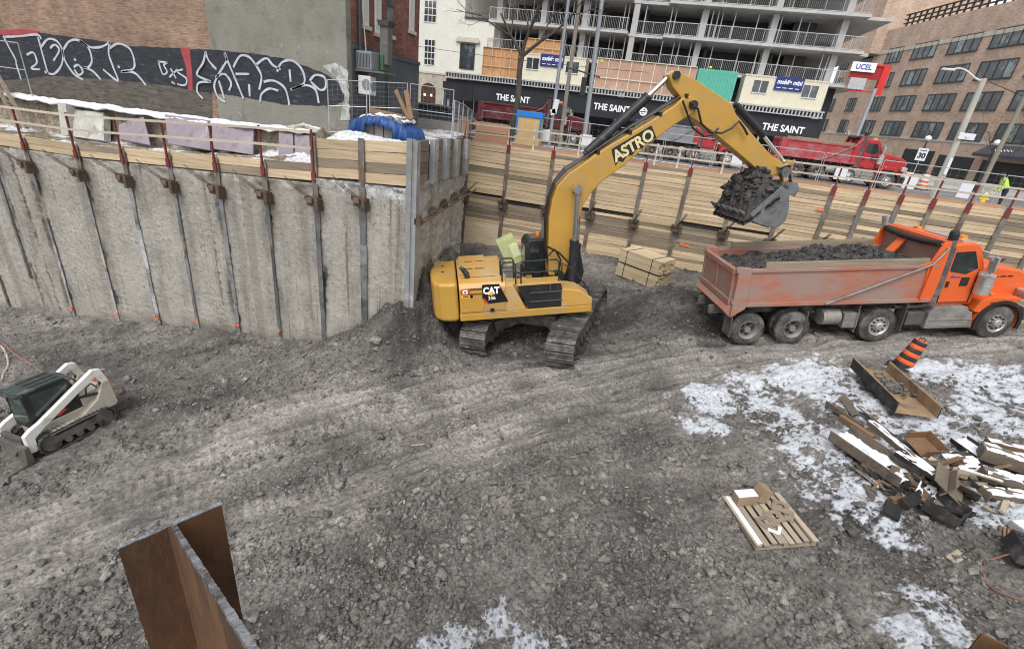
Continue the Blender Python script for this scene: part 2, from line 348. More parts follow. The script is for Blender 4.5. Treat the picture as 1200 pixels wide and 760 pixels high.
# ---- clods: angular lumps strewn over the soil
def ico(sub):
    import bmesh
    bm = bmesh.new(); bmesh.ops.create_icosphere(bm, subdivisions=sub, radius=1); bm.verts.ensure_lookup_table()
    v = np.array([x.co[:] for x in bm.verts]); f = np.array([[x.index for x in p.verts] for p in bm.faces]); bm.free(); return v, f
rs = np.random.RandomState(5)
def clod_variants(sub, n):
    v0, f = ico(sub); out = []
    for _ in range(n):
        v = v0*(1+.18*rs.randn(len(v0), 1)*.6)
        for _ in range(13):
            nn = rs.randn(3); nn /= np.linalg.norm(nn); v = v-np.outer(np.maximum(0, v@nn-rs.uniform(.34, .66)), nn)
        out.append(v*np.array([1, rs.uniform(.65, 1), rs.uniform(.45, .8)]))
    return out, f
def scatter(pos, size, sub, nv, tonev):
    vs, f = clod_variants(sub, nv); A = rs.randint(0, nv, len(pos)); V = []; Fc = []; T = []; n = 0; k = len(vs[0])
    an = rs.uniform(0, 2*PI, len(pos)); tl = rs.uniform(-.5, .5, (len(pos), 2))
    base = np.array(vs)[A]*size[:, None, None]
    c, s_ = np.cos(an)[:, None], np.sin(an)[:, None]
    x, y, z = base[..., 0], base[..., 1], base[..., 2]
    y, z = y*np.cos(tl[:, :1])-z*np.sin(tl[:, :1]), y*np.sin(tl[:, :1])+z*np.cos(tl[:, :1])
    x, y = x*c-y*s_, x*s_+y*c
    V = np.stack([x, y, z], -1)+pos[:, None, :]
    Fc = f[None]+(np.arange(len(pos))*k)[:, None, None]
    return V.reshape(-1, 3), Fc.reshape(-1, 3), np.repeat(tonev, k)
def clod_field(N, sub, smin, smax, p):
    th_ = np.radians(rs.uniform(-72, 50, N)); r_ = np.exp(rs.uniform(math.log(3.2), math.log(27), N)); x, y = r_*np.sin(th_), r_*np.cos(th_)
    lane, rid, rub, sn = masks(x, y); dk = np.exp(-((x-2.2)/2.4)**2-((y-17)/3.2)**2)
    ok = (rs.uniform(0, 1, N) < np.clip(rub*.95+.05+.6*rid+.8*np.exp(-((x+6.8)/2.2)**2-((y-11.9)/1.3)**2), 0, 1)*(1-.5*np.clip(sn*1.3, 0, 1))) & (y < 25.8) & ~((x < -5.9) & (y > 12.4)) & (x > -26)
    x, y, r_, dk = x[ok], y[ok], r_[ok], dk[ok]
    s = smin*(1-rs.uniform(0, 1, len(x)))**(-1/p); s = np.clip(np.maximum(s, r_*.0018), 0, smax)
    z = ghigh(x, y)[0]+s*.15
    dk2 = np.exp(-((x+1.5)/3.6)**2-((y-14.5)/3.0)**2)+.6*np.exp(-((x+6)/2.2)**2-((y-13)/2)**2); return np.stack([x, y, z], -1), s, (.78+.75*rs.uniform(0, 1, len(x))**1.6)*(1-.45*np.clip(dk+dk2, 0, 1))*(1+.12*fbm(x*.5, y*.5, 4, 91))
V, Fc, T = [], [], []; n = 0
for args in ((90000, 1, .018, .055, 1.8), (24000, 2, .036, .14, 2.4)):
    pos, s, tn = clod_field(*args); v, f, t = scatter(pos, s, args[1], 9, tn); V.append(v); Fc.append(f+n); T.append(t); n += len(v)
T = np.concatenate(T)
me = mesh_np('rubble', np.vstack(V), tris=np.vstack(Fc), mats=[SOIL], smooth=False, attrs={'tone': ('POINT', T), 'snow': ('POINT', T*0)})
tag(obj('rubble', me, None), 'loose grey clods and broken stones strewn over the pit floor', 'rubble', kind='stuff')
# ---- the few boulders one can single out
for px, py, r, lb in ((518, 676, .17, 'big pale boulder of hard clay, the largest loose stone on the pit floor'), (680, 664, .085, 'rounded pale stone lying alone between the pallet and the small snow patch'),
                      (500, 578, .10, 'whitish lump of stone in the middle of the haul track'), (640, 728, .10, 'round grey boulder half sunk in the small snow patch'),
                      (442, 400, .24, 'grey slab of stone on the slope below the concrete wall'), (1077, 632, .1, 'snow dusted clay lump at the tip of the snow tongue')):
    p = hit(px, py); vs, f = clod_variants(3, 1); v = vs[0]*r*np.array([1.1, 1, 1.15]); v = v*(1+.05*fbm(v[:, :1]*9/r*.2, v[:, 1:2]*9/r*.2, 3, 4))
    me = mesh_np('boulder', v, tris=f, mats=[SOIL], smooth=False, attrs={'tone': ('POINT', np.full(len(v), 1.25)), 'snow': ('POINT', np.zeros(len(v)))})
    o = obj('boulder', me, None); o.location = (p[0], p[1], p[2]+r*.35); tag(o, lb, 'boulder')
# ================================================================== PIT WALLS
def pimg(q, s, ox, oy): return [(x/s+ox, y/s+oy) for x, y in q]
WY, RX = 12.5, -5.95
WOOD = mat('fresh_board', (.50, .385, .25), .8, 0, .22, 2.0, (.36, .265, .16), 2.5, (.5, .72), .35, 30, (.35, 6, 9), col3=(.16, .12, .08), s3=5, t3=(.66, .74), str3=(.8, 3, 7))
WOODG = mat('weathered_board', (.23, .185, .135), .85, 0, .25, 2.0, (.33, .245, .15), 2.0, (.52, .7), .4, 30, (.35, 6, 9), col3=(.08, .07, .06), s3=4, t3=(.6, .72), str3=(.8, 3, 7))
STEEL = mat('dirty_steel', (.16, .165, .17), .6, .4, .3, 3, (.10, .075, .055), 2, (.5, .65), .3, 40)
PSTEEL = mat('pile_steel', (.17, .155, .14), .7, .2, .3, 2.5, (.13, .085, .055), 1.6, (.45, .62), .4, 40, col3=(.3, .28, .25), s3=2.2, t3=(.55, .68))
RUST = mat('rusty_steel', (.105, .075, .056), .75, .2, .35, 5, (.055, .04, .033), 3, (.5, .65), .4, 50)
REDP = mat('red_primer', (.16, .028, .026), .7, 0, .3, 4, (.09, .04, .03), 4, (.5, .7), .3, 50)
ORSPRAY = mat('orange_spray', (.75, .16, .06), .7, 0, .2, 8)
SNOWM = mat('snow', (.66, .68, .72), .8, 0, .06, 3, bs=.5, bscale=25, dist=.02)
DARKG = mat('dark_soil_gap', (.035, .032, .03), .95, 0, .4, 8, bs=.8, bscale=12, dist=.05)
PALEW = mat('pale_lumber', (.58, .48, .34), .8, 0, .15, 2.5, (.45, .35, .22), 2, (.5, .7), .2, 30, (.5, 6, 6))
def concrete_material():
    b = NB('shotcrete'); v = b.coord(); vs = b.coord((1.6, 1.6, .12)); vh = b.coord((.5, .5, 6))
    c = b.mix(b.rng(b.noise(v, .7, 6, .65), .35, .65, 0, 1), (.47, .44, .385), (.62, .585, .52))
    c = b.mix(b.rng(b.noise(vs, 1.0, 6, .6), .56, .72, 0, .5), c, (.24, .21, .165))
    c = b.mix(b.rng(b.noise(v, 9, 7, .75), .52, .66, 0, .7), c, (.17, .155, .135))
    c = b.mix(b.rng(b.noise(b.coord((2.4, 2.4, .05)), 2.3, 5, .6), .45, .62, 0, .6), c, (.55, .52, .465)); c = b.mix(b.rng(b.noise(b.coord((1.1, 1.1, .035)), 1.5, 4, .55), .55, .61, 0, .42), c, (.27, .235, .185)); c = b.mix(b.rng(b.noise(b.coord((1, 1, .02)), 6.5, 3, .5), .655, .68, 0, .6), c, (.14, .125, .105))
    c = b.mul(c, b.rng(b.noise(vh, 5, 5, .7), .3, .7, .86, 1.12))
    c = b.mix(b.attr('stain'), c, (.105, .082, .06)); c = b.mix(b.math('MULTIPLY', b.attr('snow'), b.rng(b.noise(v, 8, 6, .75), .42, .55, 0, 1)), c, (.8, .82, .86))
    c = b.mul(c, b.rng(b.noise(b.coord((1, 1, 1.6)), 34, 5, .75), .3, .66, .70, 1.15)); return b.fin(c, .93, 0, b.math('ADD', b.noise(b.coord((1, 1, 1.5)), 20, 9, .8), b.noise(v, 60, 4, .7)), 1.0, .06, .2)
CONC = concrete_material()
LX = [aty(x, y, WY)[0] for x, y in ((-46, 190), (-5, 192), (38, 194), (98, 203), (152, 210), (205, 218), (259, 224), (314, 232), (372, 240), (426, 250))]
def lag_top(x): return np.interp(x, [-40, -17.7, -11.1, -9.2, -9.12, -6], [-1.2, -.82, -.38, -.30, .42, .70])
def lag_bot(x): return np.interp(x, [-40, -17.7, -11.1, -9.1, -9.05, -6], [-1.7, -1.22, -.88, -.80, -.62, -.52])
# the face as one displaced sheet: along the left wall, round the corner, back along the return
path = [(-36, WY), (RX-.12, WY), (RX, WY+.12), (RX, 16.6), (-6.5, 17.4), (-9.6, 26.3)]
dd = [0.0]
for a, b_ in zip(path, path[1:]): dd.append(dd[-1]+math.dist(a, b_))
sA = np.concatenate([np.arange(0, dd[3], .055), np.linspace(dd[3], dd[5], 60)])
px_ = np.interp(sA, dd, [p[0] for p in path]); py_ = np.interp(sA, dd, [p[1] for p in path])
nx, ny = np.gradient(py_, sA), -np.gradient(px_, sA); nx = np.where(sA < dd[1], 0, np.where(sA > dd[2], np.maximum(nx, .3), .7)); ny = np.where(sA < dd[1], -1, np.where(sA > dd[2], 0, -.7))
zt = np.where(sA < dd[1], lag_bot(px_)-.03, np.interp(sA, [dd[1], dd[2], dd[3], dd[5]], [-.5, -.42, -.15, -.1])); tk = np.linspace(0, 1, 170)
SA, TK = np.meshgrid(sA, tk, indexing='ij'); ZZ = zt[:, None]*(1-TK)+(-10.5)*TK
XX = np.repeat(px_[:, None], 170, 1)
stain = np.zeros_like(ZZ)
for k, (px, w, s_) in enumerate([(x+rs.uniform(-.5, .5), rs.uniform(.12, .4), rs.uniform(.3, .9)) for x in LX for _ in range(2)]):
    lo = rs.uniform(-9, -4); stain = np.maximum(stain, s_*np.exp(-((XX-px+.1*pnoise(ZZ*1.3, ZZ*0+k, 4))/w)**2)*sst(lo-1.5, lo, ZZ)*(np.where(SA < dd[1], 1, 0)))
for ax0, ay0, ax1, ay1, w, s_ in ((-4, 185, 52, 357, .10, 1.0), (14, 190, 70, 360, .06, .9), (6, 190, 62, 357, .28, .45)):
    P, Q = aty(ax0, ay0, WY), aty(ax1, ay1, WY); xl = P[0]+(Q[0]-P[0])*(ZZ-P[2])/(Q[2]-P[2])+.09*pnoise(ZZ*3, ZZ*0, 8)
    stain = np.maximum(stain, s_*np.exp(-((XX-xl)/w)**2))
stain = np.clip(stain*(.55+.7*fbm(SA*2.5, ZZ*.7, 4, 12)), 0, .9); stain = np.maximum(stain, .55*sst(.5, -.3, ZZ-gbase(XX, np.repeat(py_[:, None], 170, 1))-.1-.25*fbm(SA, ZZ, 3, 3)))
dsp = .018*fbm(SA*.9, ZZ*.5, 4, 60)+.016*np.abs(np.sin(SA*PI/.92))*(.4+.6*(XX < -8))+.022*fbm(SA*7, ZZ*9, 4, 66, .65)+.05*sst(dd[1]-.5, dd[2], SA)*fbm(SA*3, ZZ*3, 4, 67)-.12*stain*(stain > .6)
dsp += .12*sst(.45, 0, zt[:, None]-ZZ)*fbm(SA*2, ZZ*2, 4, 61)
snw = np.clip(sst(.55, .1, zt[:, None]-ZZ)*((XX > -9.2) & (SA < dd[1]))*(.75+1.2*fbm(SA*1.2, ZZ*1.2, 3, 14)), 0, 1)
W0 = np.stack([XX+nx[:, None]*dsp, np.repeat(py_[:, None], 170, 1)+ny[:, None]*dsp, ZZ], -1)
# top ledge running back from the face edge
L1 = W0[:, 0]-np.stack([nx*.5, ny*.5, 0*nx], -1); W0 = np.concatenate([L1[:, None], W0], 1); stain = np.concatenate([stain[:, :1], stain], 1); snw = np.concatenate([np.where(snw[:, :1] > 0, 1, .2), snw], 1)
n0, n1 = W0.shape[:2]; ii = np.arange(n0*n1).reshape(n0, n1); qq = np.stack([ii[:-1, :-1], ii[:-1, 1:], ii[1:, 1:], ii[1:, :-1]], -1).reshape(-1, 4)
wall = thing('concrete_shoring_wall', 'tall grey rough concrete shoring wall streaked by water, with steel piles and a timber top', 'shoring wall')
obj('concrete_face', mesh_np('concrete_face', W0.reshape(-1, 3), quads=qq, mats=[CONC], attrs={'stain': ('POINT', stain), 'snow': ('POINT', snw)}), None, wall)
for i, x in enumerate(LX):
    zb = float(gbase(x, WY))-.3; g = G(); top = float(lag_top(x-.02)); br = float(lag_bot(x-.05))-.42; wide = i >= 8
    g.bb((x-.09, WY-.075, br), (x+.09, WY-.045, top+(.06 if wide else -.05))); g.bb((x-.012, WY-.045, br), (x+.012, WY+.1, top-.06))
    w_ = (.05, .05, .06, .05, .085, .06, .075, .06, .10, .11)[i]; pt_ = (1, 1, 2.1, 2.4, 2.2, 1.3, 1.5, .9, 1.1, 1.2)[i]
    nseg = 7; zz = np.linspace(br-.25, zb, nseg+1)                     # exposed strip of the flange, broken by splashes
    for a, b_ in zip(zz, zz[1:]): g.bb((x-w_*rnd.uniform(.7, 1.1)+rnd.uniform(-.01, .01), WY-.062, b_), (x+w_*rnd.uniform(.7, 1.1), WY-.04, a+.001), 1, pt_*rnd.uniform(.7, 1.25)) if i > 2 or rnd.random() < .6 else None
    pl = obj('soldier_pile', g, [PSTEEL, STEEL], wall)
    g = G(); g.bb((x-.21, WY-.30, br-.05), (x+.21, WY-.14, br+.06)); g.bb((x-.17, WY-.28, br-.22), (x+.15, WY-.08, br-.05)); g.bb((x+.13, WY-.34, br-.34), (x+.24, WY-.07, br+.02)); g.bb((x-.1, WY-.38, br-.1), (x+.08, WY-.3, br+.04), 0, 1.6)
    tb = obj('tieback_bracket', g, RUST, pl, bevel=.01)
    g = G()
    for k in range(3): o = np.array([x-.02+.04*k, WY-.32, br+.02*k]); g.cyl(o, o+np.array([-.42-.08*k, -.38, .46+.06*k]), .011, n=5)
    obj('strand', g, RUST, pl)
    if i in (2, 3, 4, 5, 6, 7):
        p = (x+.02, WY-.1, float(gbase(x, WY))+.33); g = G()
        for k in range(2): g.box((p[0]+rnd.uniform(-.06, .06), p[1]-.03, p[2]+.05*k), (rnd.uniform(.05, .16), .02, rnd.uniform(.04, .09)), 0, rot('Y', rnd.uniform(-.7, .7)))
        obj('paint_mark', g, ORSPRAY, pl)
    nxt = LX[i+1] if i+1 < len(LX) else RX-.15
    g = G(); z = float(lag_bot(x+.1)); zt_ = float(lag_top(x+.15)); dz = (float(lag_top(nxt-.12))-zt_); nb = max(2, round((zt_-z)/.27)); h = (zt_-z)/nb
    for k in range(nb):
        if i == 9 and k == nb-1: dz -= .0
        g.beam((x+.02, WY+.03+rnd.uniform(-.015, .015), z+h*(k+.5)), (nxt-.02, WY+.03+rnd.uniform(-.015, .015), z+h*(k+.5)+dz+rnd.uniform(-.015, .015)), .07, h*.965, 0 if rnd.random() < .75 else 1, t=rnd.uniform(.72, 1.1))
    obj('lagging_panel', g, [WOOD, WOODG], wall)
LSTEEL = mat('pale_pile_steel', (.24, .245, .25), .6, .2, .2, 2, (.20, .18, .155), 1.8, (.5, .68), .3, 40, col3=(.42, .42, .42), s3=2, t3=(.55, .7))
for k, y in enumerate((WY+.02, 13.5, 14.4, 15.3, 16.2)):                  # capped piles of the return wall
    g = G(); zt_ = .78-.02*k
    if k == 0: g.bb((RX-.22, WY-.08, -5), (RX-.06, WY+.02, zt_)); g.bb((RX+.02, WY-.08, -5), (RX+.10, WY+.12, zt_-.05), 0, 1.15); g.bb((RX-.06, WY-.05, -5), (RX+.02, WY, zt_))
    else: g.bb((RX+.03, y-.13, -.45), (RX+.16, y+.13, zt_)); g.bb((RX+.16, y-.13, -.4), (RX+.19, y+.13, zt_+.02), 0, 1.2)
    pl = obj('soldier_pile', g, LSTEEL, wall)
    if k < 4:
        g = G(); nb = 4
        for j in range(nb): g.beam((RX+.01, y+.13, -.45+.3*(j+.5)), (RX+.01, y+.77, -.45+.3*(j+.5)), .07, .285, 0, t=rnd.uniform(.5, .9))
        obj('lagging_panel', g, WOODG, wall)
    g = G(); g.bb((RX+.05, y-.1, -1.5+.1*k), (RX+.24, y+.1, -1.3+.1*k)); g.bb((RX+.1, y-.07, -1.3+.1*k), (RX+.2, y+.07, -1.22+.1*k)); obj('tieback_bracket', g, RUST, pl, bevel=.01)
    g = G()
    for j in range(2): g.cyl((RX+.22, y-.03+.05*j, -1.4+.1*k), (RX+.5+.05*j, y+.2+.05*j, -1.05+.1*k), .011, n=5)
    obj('strand', g, RUST, pl)
g = G(); g.cyl((RX+.27, WY+.1, -1.42), (RX+.34, 16.9, -.98), .024, n=8); obj('tie_rod', g, RUST, wall)
# ---- back wall: timber lagging between rusty piles
YB = 26.0
BX = [-11.6, -9.25, -6.98, -4.55, -2.15, .17, 2.33, 4.6, 6.8, 8.77, 10.16, 11.56, 12.84, 14.21, 15.7, 17.2, 18.7, 20.4]
bw = thing('timber_shoring_wall', 'long shoring wall of stacked horizontal timber boards between rusty steel piles below the street', 'shoring wall', (0, YB, 0))
OB = (0, YB, 0)
for i, x in enumerate(BX):
    top = .06+.012*(x-3)*.8; g = G()
    g.bb((x-.1, YB-.11, -5.9), (x+.1, YB-.08, top-.35)); g.bb((x-.012, YB-.08, -5.9), (x+.012, YB+.03, top-.35)); g.bb((x-.1, YB-.112, top-.35), (x+.1, YB-.08, top+.1), 1); g.bb((x-.012, YB-.08, top-.35), (x+.012, YB+.03, top+.1), 1)
    pl = obj('soldier_pile', g, [PSTEEL, REDP], bw, OB)
    zb = -2.75+.05*math.sin(i*2.1)+.02*x
    if 0 < i < len(BX)-2:
        g = G(); g.bb((x-.26, YB-.36, zb-.06), (x+.24, YB-.13, zb+.06)); g.bb((x-.2, YB-.32, zb-.3), (x+.1, YB-.12, zb-.06)); g.bb((x+.12, YB-.34, zb-.36), (x+.26, YB-.12, zb+.1)); obj('tieback_bracket', g, RUST, pl, OB, bevel=.01)
        g = G()
        for k in range(3): g.cyl((x-.03+.03*k, YB-.36, zb), (x+.2+.05*k, YB-.95, zb+.75), .014, n=5)
        obj('strand', g, RUST, pl, OB)
    if i+1 == len(BX): break
    n = BX[i+1]; g = G(); z = top+.02; k = 0; gapz = zb+.12
    g.bb((x, YB+.06, -6), (n, YB+.1, top-.06), 2)
    while z > -5.85:
        h = rnd.choice((.14, .15, .19, .2, .24)); z -= h; gray = .08+.5*(i >= 9)*(rnd.random() < .6)+.6*(-4.1 < z < -2.8)*(i < 7)+.3*(z < -2.8)*(i >= 5)
        if abs(z+h/2-gapz) < .085 and i not in (5, 8, 11): continue      # the gap the tiebacks were drilled through
        g.beam((x+.015, YB+rnd.uniform(-.02, .02), z+h/2), (n-.015, YB+rnd.uniform(-.02, .02), z+h/2+rnd.uniform(-.012, .012)), .07, h*rnd.uniform(.90, .98), 1 if rnd.random() < gray else 0, t=rnd.choice((1, 1, 1.1, 1.18, .9, .8, 1.0))*rnd.uniform(.93, 1.07)*(1.15 if z < -4.1 and i < 6 else 1))
        k += 1
    if i in (1,): g.bb((x+.12, YB-.1, -5.75), (n-.12, YB-.05, -4.35), 3, 1.0)        # a sheet of plywood over the lowest boards
    obj('lagging_panel', g, [WOOD, WOODG, DARKG, PALEW], bw, OB)
g = G(); g.box((2.95, YB-.05, -3.62), (.5, .02, .1), 0, rot('Y', .15)); g.box((8.5, YB-.14, -.9), (.3, .02, .09)); obj('paint_mark', g, ORSPRAY, bw, OB)
g = G()
for i in range(len(BX)-1): g.beam((BX[i]+.1, YB+.12, .16+.0096*(BX[i]-3)), (BX[i+1]-.1, YB+.12, .16+.0096*(BX[i+1]-3)), .02, .17, 0, t=rnd.uniform(.85, 1.1))
PLYO = mat('orange_plywood', (.46, .27, .17), .75, 0, .15, 2, (.42, .19, .09), 2, (.5, .7), .15, 30, (1, 1, 3)); obj('toe_board', g, PLYO, bw, OB)
# ================================================================== GROUND ABOVE THE PIT
def flat_grid(name, x0, x1, y0, y1, z, m, nx=2, ny=2, fz=None):
    xs, ys = np.linspace(x0, x1, nx), np.linspace(y0, y1, ny); X, Y = np.meshgrid(xs, ys, indexing='ij'); Z = np.full(X.shape, float(z)) if fz is None else fz(X, Y)
    i = np.arange(nx*ny).reshape(nx, ny); q = np.stack([i[:-1, :-1], i[1:, :-1], i[1:, 1:], i[:-1, 1:]], -1).reshape(-1, 4)
    me = mesh_np(name, np.stack([X, Y, Z], -1).reshape(-1, 3), quads=q, mats=[m], attrs={'tint': ('FACE', np.ones(len(q))), 'tone': ('POINT', np.ones(nx*ny)), 'snow': ('POINT', np.zeros(nx*ny))})
    return tag(obj(name, me, None), kind='structure')
ASPH = mat('wet_asphalt', (.135, .14, .145), .5, 0, .15, .5, (.19, .195, .2), .35, (.45, .7), .3, 60, (1, 1, 1), dist=.004)
CONCW = mat('pavement_concrete', (.32, .31, .295), .85, 0, .12, 1, (.24, .235, .225), .8, (.5, .7), .2, 40)
WHITEP = mat('road_paint', (.72, .72, .70), .7, 0, .12, 6, (.35, .35, .35), 5, (.55, .7))
KERBM = mat('kerb_stone', (.36, .35, .33), .85, 0, .12, 2)
flat_grid('ground_plain', -900, 900, 26.6, 1500, -.45, mat('far_ground', (.17, .165, .155), .9, 0, .2, .05))
flat_grid('street', -60, 46, 29.2, 47, -.13, ASPH, 3, 3)
g = G(); g.bb((-9.3, YB+.1, -.5), (60, 28.98, 0)); tag(obj('sidewalk', g, CONCW), kind='structure')
g = G(); g.bb((-60, 47.2, -.5), (60, 75, 0.02)); tag(obj('far_sidewalk', g, CONCW), kind='structure')
g = G(); g.bb((-60, 29.0, -.5), (60, 29.2, 0.012)); g.bb((-60, 47, -.5), (60, 47.18, .03)); tag(obj('kerb', g, KERBM), kind='structure')
g = G()
for x in range(-30, 40, 6): g.bb((x, 38.1, -.126), (x+3, 38.22, -.122))
c0 = aty(1170, 241, 30.5); AR = [(16.6+2.6*math.cos(a), 30.4+1.6*math.sin(a)) for a in np.linspace(PI*1.05, PI*-.05, 24)]
for a, b_ in zip(AR, AR[1:]): g.beam((*a, -.122), (*b_, -.122), .14, .004)
tag(obj('road_marking', g, WHITEP), kind='structure')
# neighbour's lot behind the left wall
def lot_z(X, Y):
    t = lag_top(X)-.12; face = 14.55+.12*fbm(X*.8, Y*0, 4, 41)
    ft = np.interp(X, [-40, -22, -16, -10.3, -8.5, -6], [-.05, .08, .16, .30, .55, .62])
    z = t+(ft-t)*sst(0, .28, Y-face)+.0
    z = np.where(X > -10.4, t+(.42-t)*sst(14, 19, Y), z)
    z = z+.3*np.exp(-((X+9.0)/1.4)**2-((Y-13.9)/.8)**2)+.35*np.exp(-((X+11)/1.2)**2-((Y-14.6)/.5)**2)
    bank = sst(RX-1.1, RX-.2, X)
    return z+.05*fbm(X*1.5, Y*1.5, 4, 44)+.04*fbm(X*5, Y*5, 3, 45)-.0*bank
nx_, ny_ = 420, 230
xs, ys = np.linspace(-42, RX-.02, nx_), np.concatenate([np.linspace(WY+.07, 17, 150), np.linspace(17.05, 29.0, 80)])
X, Y = np.meshgrid(xs, ys, indexing='ij')
edge = np.interp(Y, [12, 16.6, 17.4, 26.3, 30], [RX-.02, RX-.02, -6.55, -9.62, -9.62]); X = np.minimum(X, edge); Z = lot_z(X, Y)
Z = np.where(Y > 24, Z*sst(29, 24, Y)+0.0, Z)
sl = np.hypot(*np.gradient(Z, edge_order=1)); sn = sst(-.12, .1, fbm(X*.7, Y*.7, 5, 47)+.28*(X > -10.8)+.12-.5*(np.abs(Y-14.9) > .9)*(X < -10.8)*(Y > 13.4)-.0)*sst(.09, .03, sl)
i = np.arange(nx_*ny_).reshape(nx_, ny_); q = np.stack([i[:-1, :-1], i[1:, :-1], i[1:, 1:], i[:-1, 1:]], -1).reshape(-1, 4)
tn = np.full(X.shape, 1.05)*np.where((X < -10.4) & (Y > 14) & (Y < 15.2), 1.15+.4*fbm(X*3, Z*3, 3, 48), 1)
LSOIL = None
def lot_material():
    b = NB('lot_soil'); v = b.coord()
    c = b.mix(b.rng(b.noise(v, 3, 7, .7), .38, .62, 0, 1), (.17, .135, .095), (.30, .26, .20)); c = b.mix(b.rng(b.noise(v, 9, 6, .7), .5, .65, 0, 1), c, (.10, .085, .07))
    c = b.mul(c, b.attr('tone')); c = b.mix(b.math('MULTIPLY', b.attr('snow'), b.rng(b.noise(v, 9, 6, .75), .36, .5, .1, 1)), c, (.66, .68, .72))
    return b.fin(c, .93, 0, b.noise(v, 12, 8, .75), 1.0, .06, .2)
LOTM = lot_material()
me = mesh_np('lot_ground', np.stack([X, Y, Z], -1).reshape(-1, 3), quads=q, mats=[LOTM], attrs={'tone': ('POINT', tn), 'snow': ('POINT', sn)})
tag(obj('lot_ground', me, None), kind='structure')
# ================================================================== GUARD RAILS AND FENCES
GALV = mat('galvanised_pipe', (.42, .43, .44), .5, .5, .15, 5, spec=.5)
RAILW = mat('rail_timber', (.50, .43, .35), .8, 0, .15, 3, stretch=(1, 4, 4))
t = thing('guardrail', 'red steel posts and pale timber rails along the top of the concrete wall', 'guardrail', (LX[4], WY, -.6)); O = (LX[4], WY, -.6)
for x in LX[:9]:
    z = float(np.interp(x, [-40, -17.7, -11.1, -9], [-1.2, -.82, -.38, -.28])); g = G(); g.beam((x, WY-.1, z-.35), (x, WY-.1, z+.95), .05, .05); g.bb((x-.06, WY-.13, z-.45), (x+.06, WY-.08, z-.2)); obj('post', g, REDP, t, O)
rz_ = lambda x: float(np.interp(x, [-40, -17.7, -11.1, -9], [-1.2, -.82, -.38, -.28]))
for h in (.88, .45):
    g = G()
    for a, b_ in zip(LX[:8], LX[1:9]): g.beam((a, WY-.15, rz_(a)+h), (b_, WY-.15, rz_(b_)+h), .035, .07, t=rnd.uniform(.8, 1.05))
    obj('rail', g, RAILW, t, O)
t = thing('guardrail', 'red steel posts with two pale rails along the street edge above the timber wall', 'guardrail', (4, YB, 0)); O = (4, YB, 0)
for i, x in enumerate(BX[1:]):
    z = .06+.0096*(x-3); g = G(); g.bb((x-.03, YB-.08, z), (x+.03, YB-.02, z+.98)); obj('post', g, REDP, t, O)
CREAM = mat('cream_timber', (.62, .56, .45), .75, 0, .1, 4)
for px in (-7.08, -3.3, .55, 1.65, 3.75, 5.35, 6.75, -5.7):
    z = .06+.0096*(px-3); g = G(); g.bb((px-.045, YB+.02, z-.12), (px+.045, YB+.1, z+1.0)); obj('post', g, CREAM, t, O)
for h in (.92, .5):
    g = G()
    for a, b_ in zip(BX[1:], BX[2:]): g.beam((a-.0, YB-.1, .06+.0096*(a-3)+h), (b_, YB-.1, .06+.0096*(b_-3)+h), .035, .075, t=rnd.uniform(.8, 1.1))
    obj('rail', g, RAILW, t, O)
MESHW = mat('fence_wire', (.38, .39, .40), .5, .4)
def fence(label, pts, h, step, wire=.12, midr=True):
    """temporary fence of pipe panels with woven wire along pts [(x, y, z)]"""
    a0 = np.array(pts[0]); t = thing('wire_fence', label, 'fence', a0)
    for a, b_ in zip(pts, pts[1:]):
        a, b_ = np.array(a, float), np.array(b_, float); L = math.dist(a, b_); n = max(1, round(L/step))
        for k in range(n):
            p, q = a+(b_-a)*k/n, a+(b_-a)*(k+1)/n; u = np.array([0, 0, 1.0]); d = (q-p)/np.linalg.norm(q-p); p2, q2 = p+d*.05, q-d*.05
            g = G(); g.tube([p2+u*.05, p2+u*h, q2+u*h, q2+u*.05], .022, 6); g.tube([p2+u*.15, q2+u*.15], .018, 6)
            if midr: g.tube([p2+u*h*.55, q2+u*h*.55], .015, 5)
            fr = obj('panel_frame', g, GALV, t, a0); g = G()
            if wire:
                m = int(math.dist(p2, q2)/wire); hh = int(h/wire)
                for j in range(1, m): c = p2+(q2-p2)*j/m; g.beam(c+u*.15, c+u*h, .0024, .0024, up=d)
                for j in range(1, hh): g.beam(p2+u*(.15+(h-.15)*j/hh), q2+u*(.15+(h-.15)*j/hh), .0024, .0024)
                obj('wire_mesh', g, MESHW, fr, a0)
    return t
a = lambda x, y, Y: tuple(aty(x, y, Y))
fence('galvanised wire fence across the snowy lot in front of the red brick house', [(-10.6, 15.4, .25), (-8.2, 16.6, .45), (-6.9, 17.6, .42)], 1.75, 1.4, .15)
fence('wire fence panels along the street beside the parked dark car', [(-7.3, 18.6, .4), (-8.2, 22, .3), (-9.4, 26.6, .02)], 1.45, 2.0, .2)
fence('low wire fence on the near kerb in front of the dump trucks', [(-9.2, 27.6, 0), (21, 27.6, 0)], 1.55, 2.45, .3, False)
PAPER = mat('white_placard', (.60, .62, .66), .6, 0, .04, 6)
for i, (x, lb) in enumerate(((-5.45, 'white notice board on the fence before the maroon truck cab door'), (-3.15, 'white notice board on the fence at the maroon truck front wheel'), (4.55, 'white notice board on the fence behind the excavator stick'),
               (9.35, 'white notice board on the fence below the red truck box'), (12.35, 'white notice board on the fence at the red truck front'), (14.65, 'large white notice board on the fence beside the striped barrels'))):
    o = np.array([x, 27.54, .72]); g = G(); g.box((0, 0, .0), (.52, .015, .56 if i < 5 else .74), 0); g.bb((-.24, .008, -.25), (.24, .03, .25), 1); ob = obj('notice_board', g, [PAPER, GALV], org=None); ob.location = o; ob.rotation_euler = (0, rnd.uniform(-.06, .06), 0); tag(ob, lb, 'notice board')
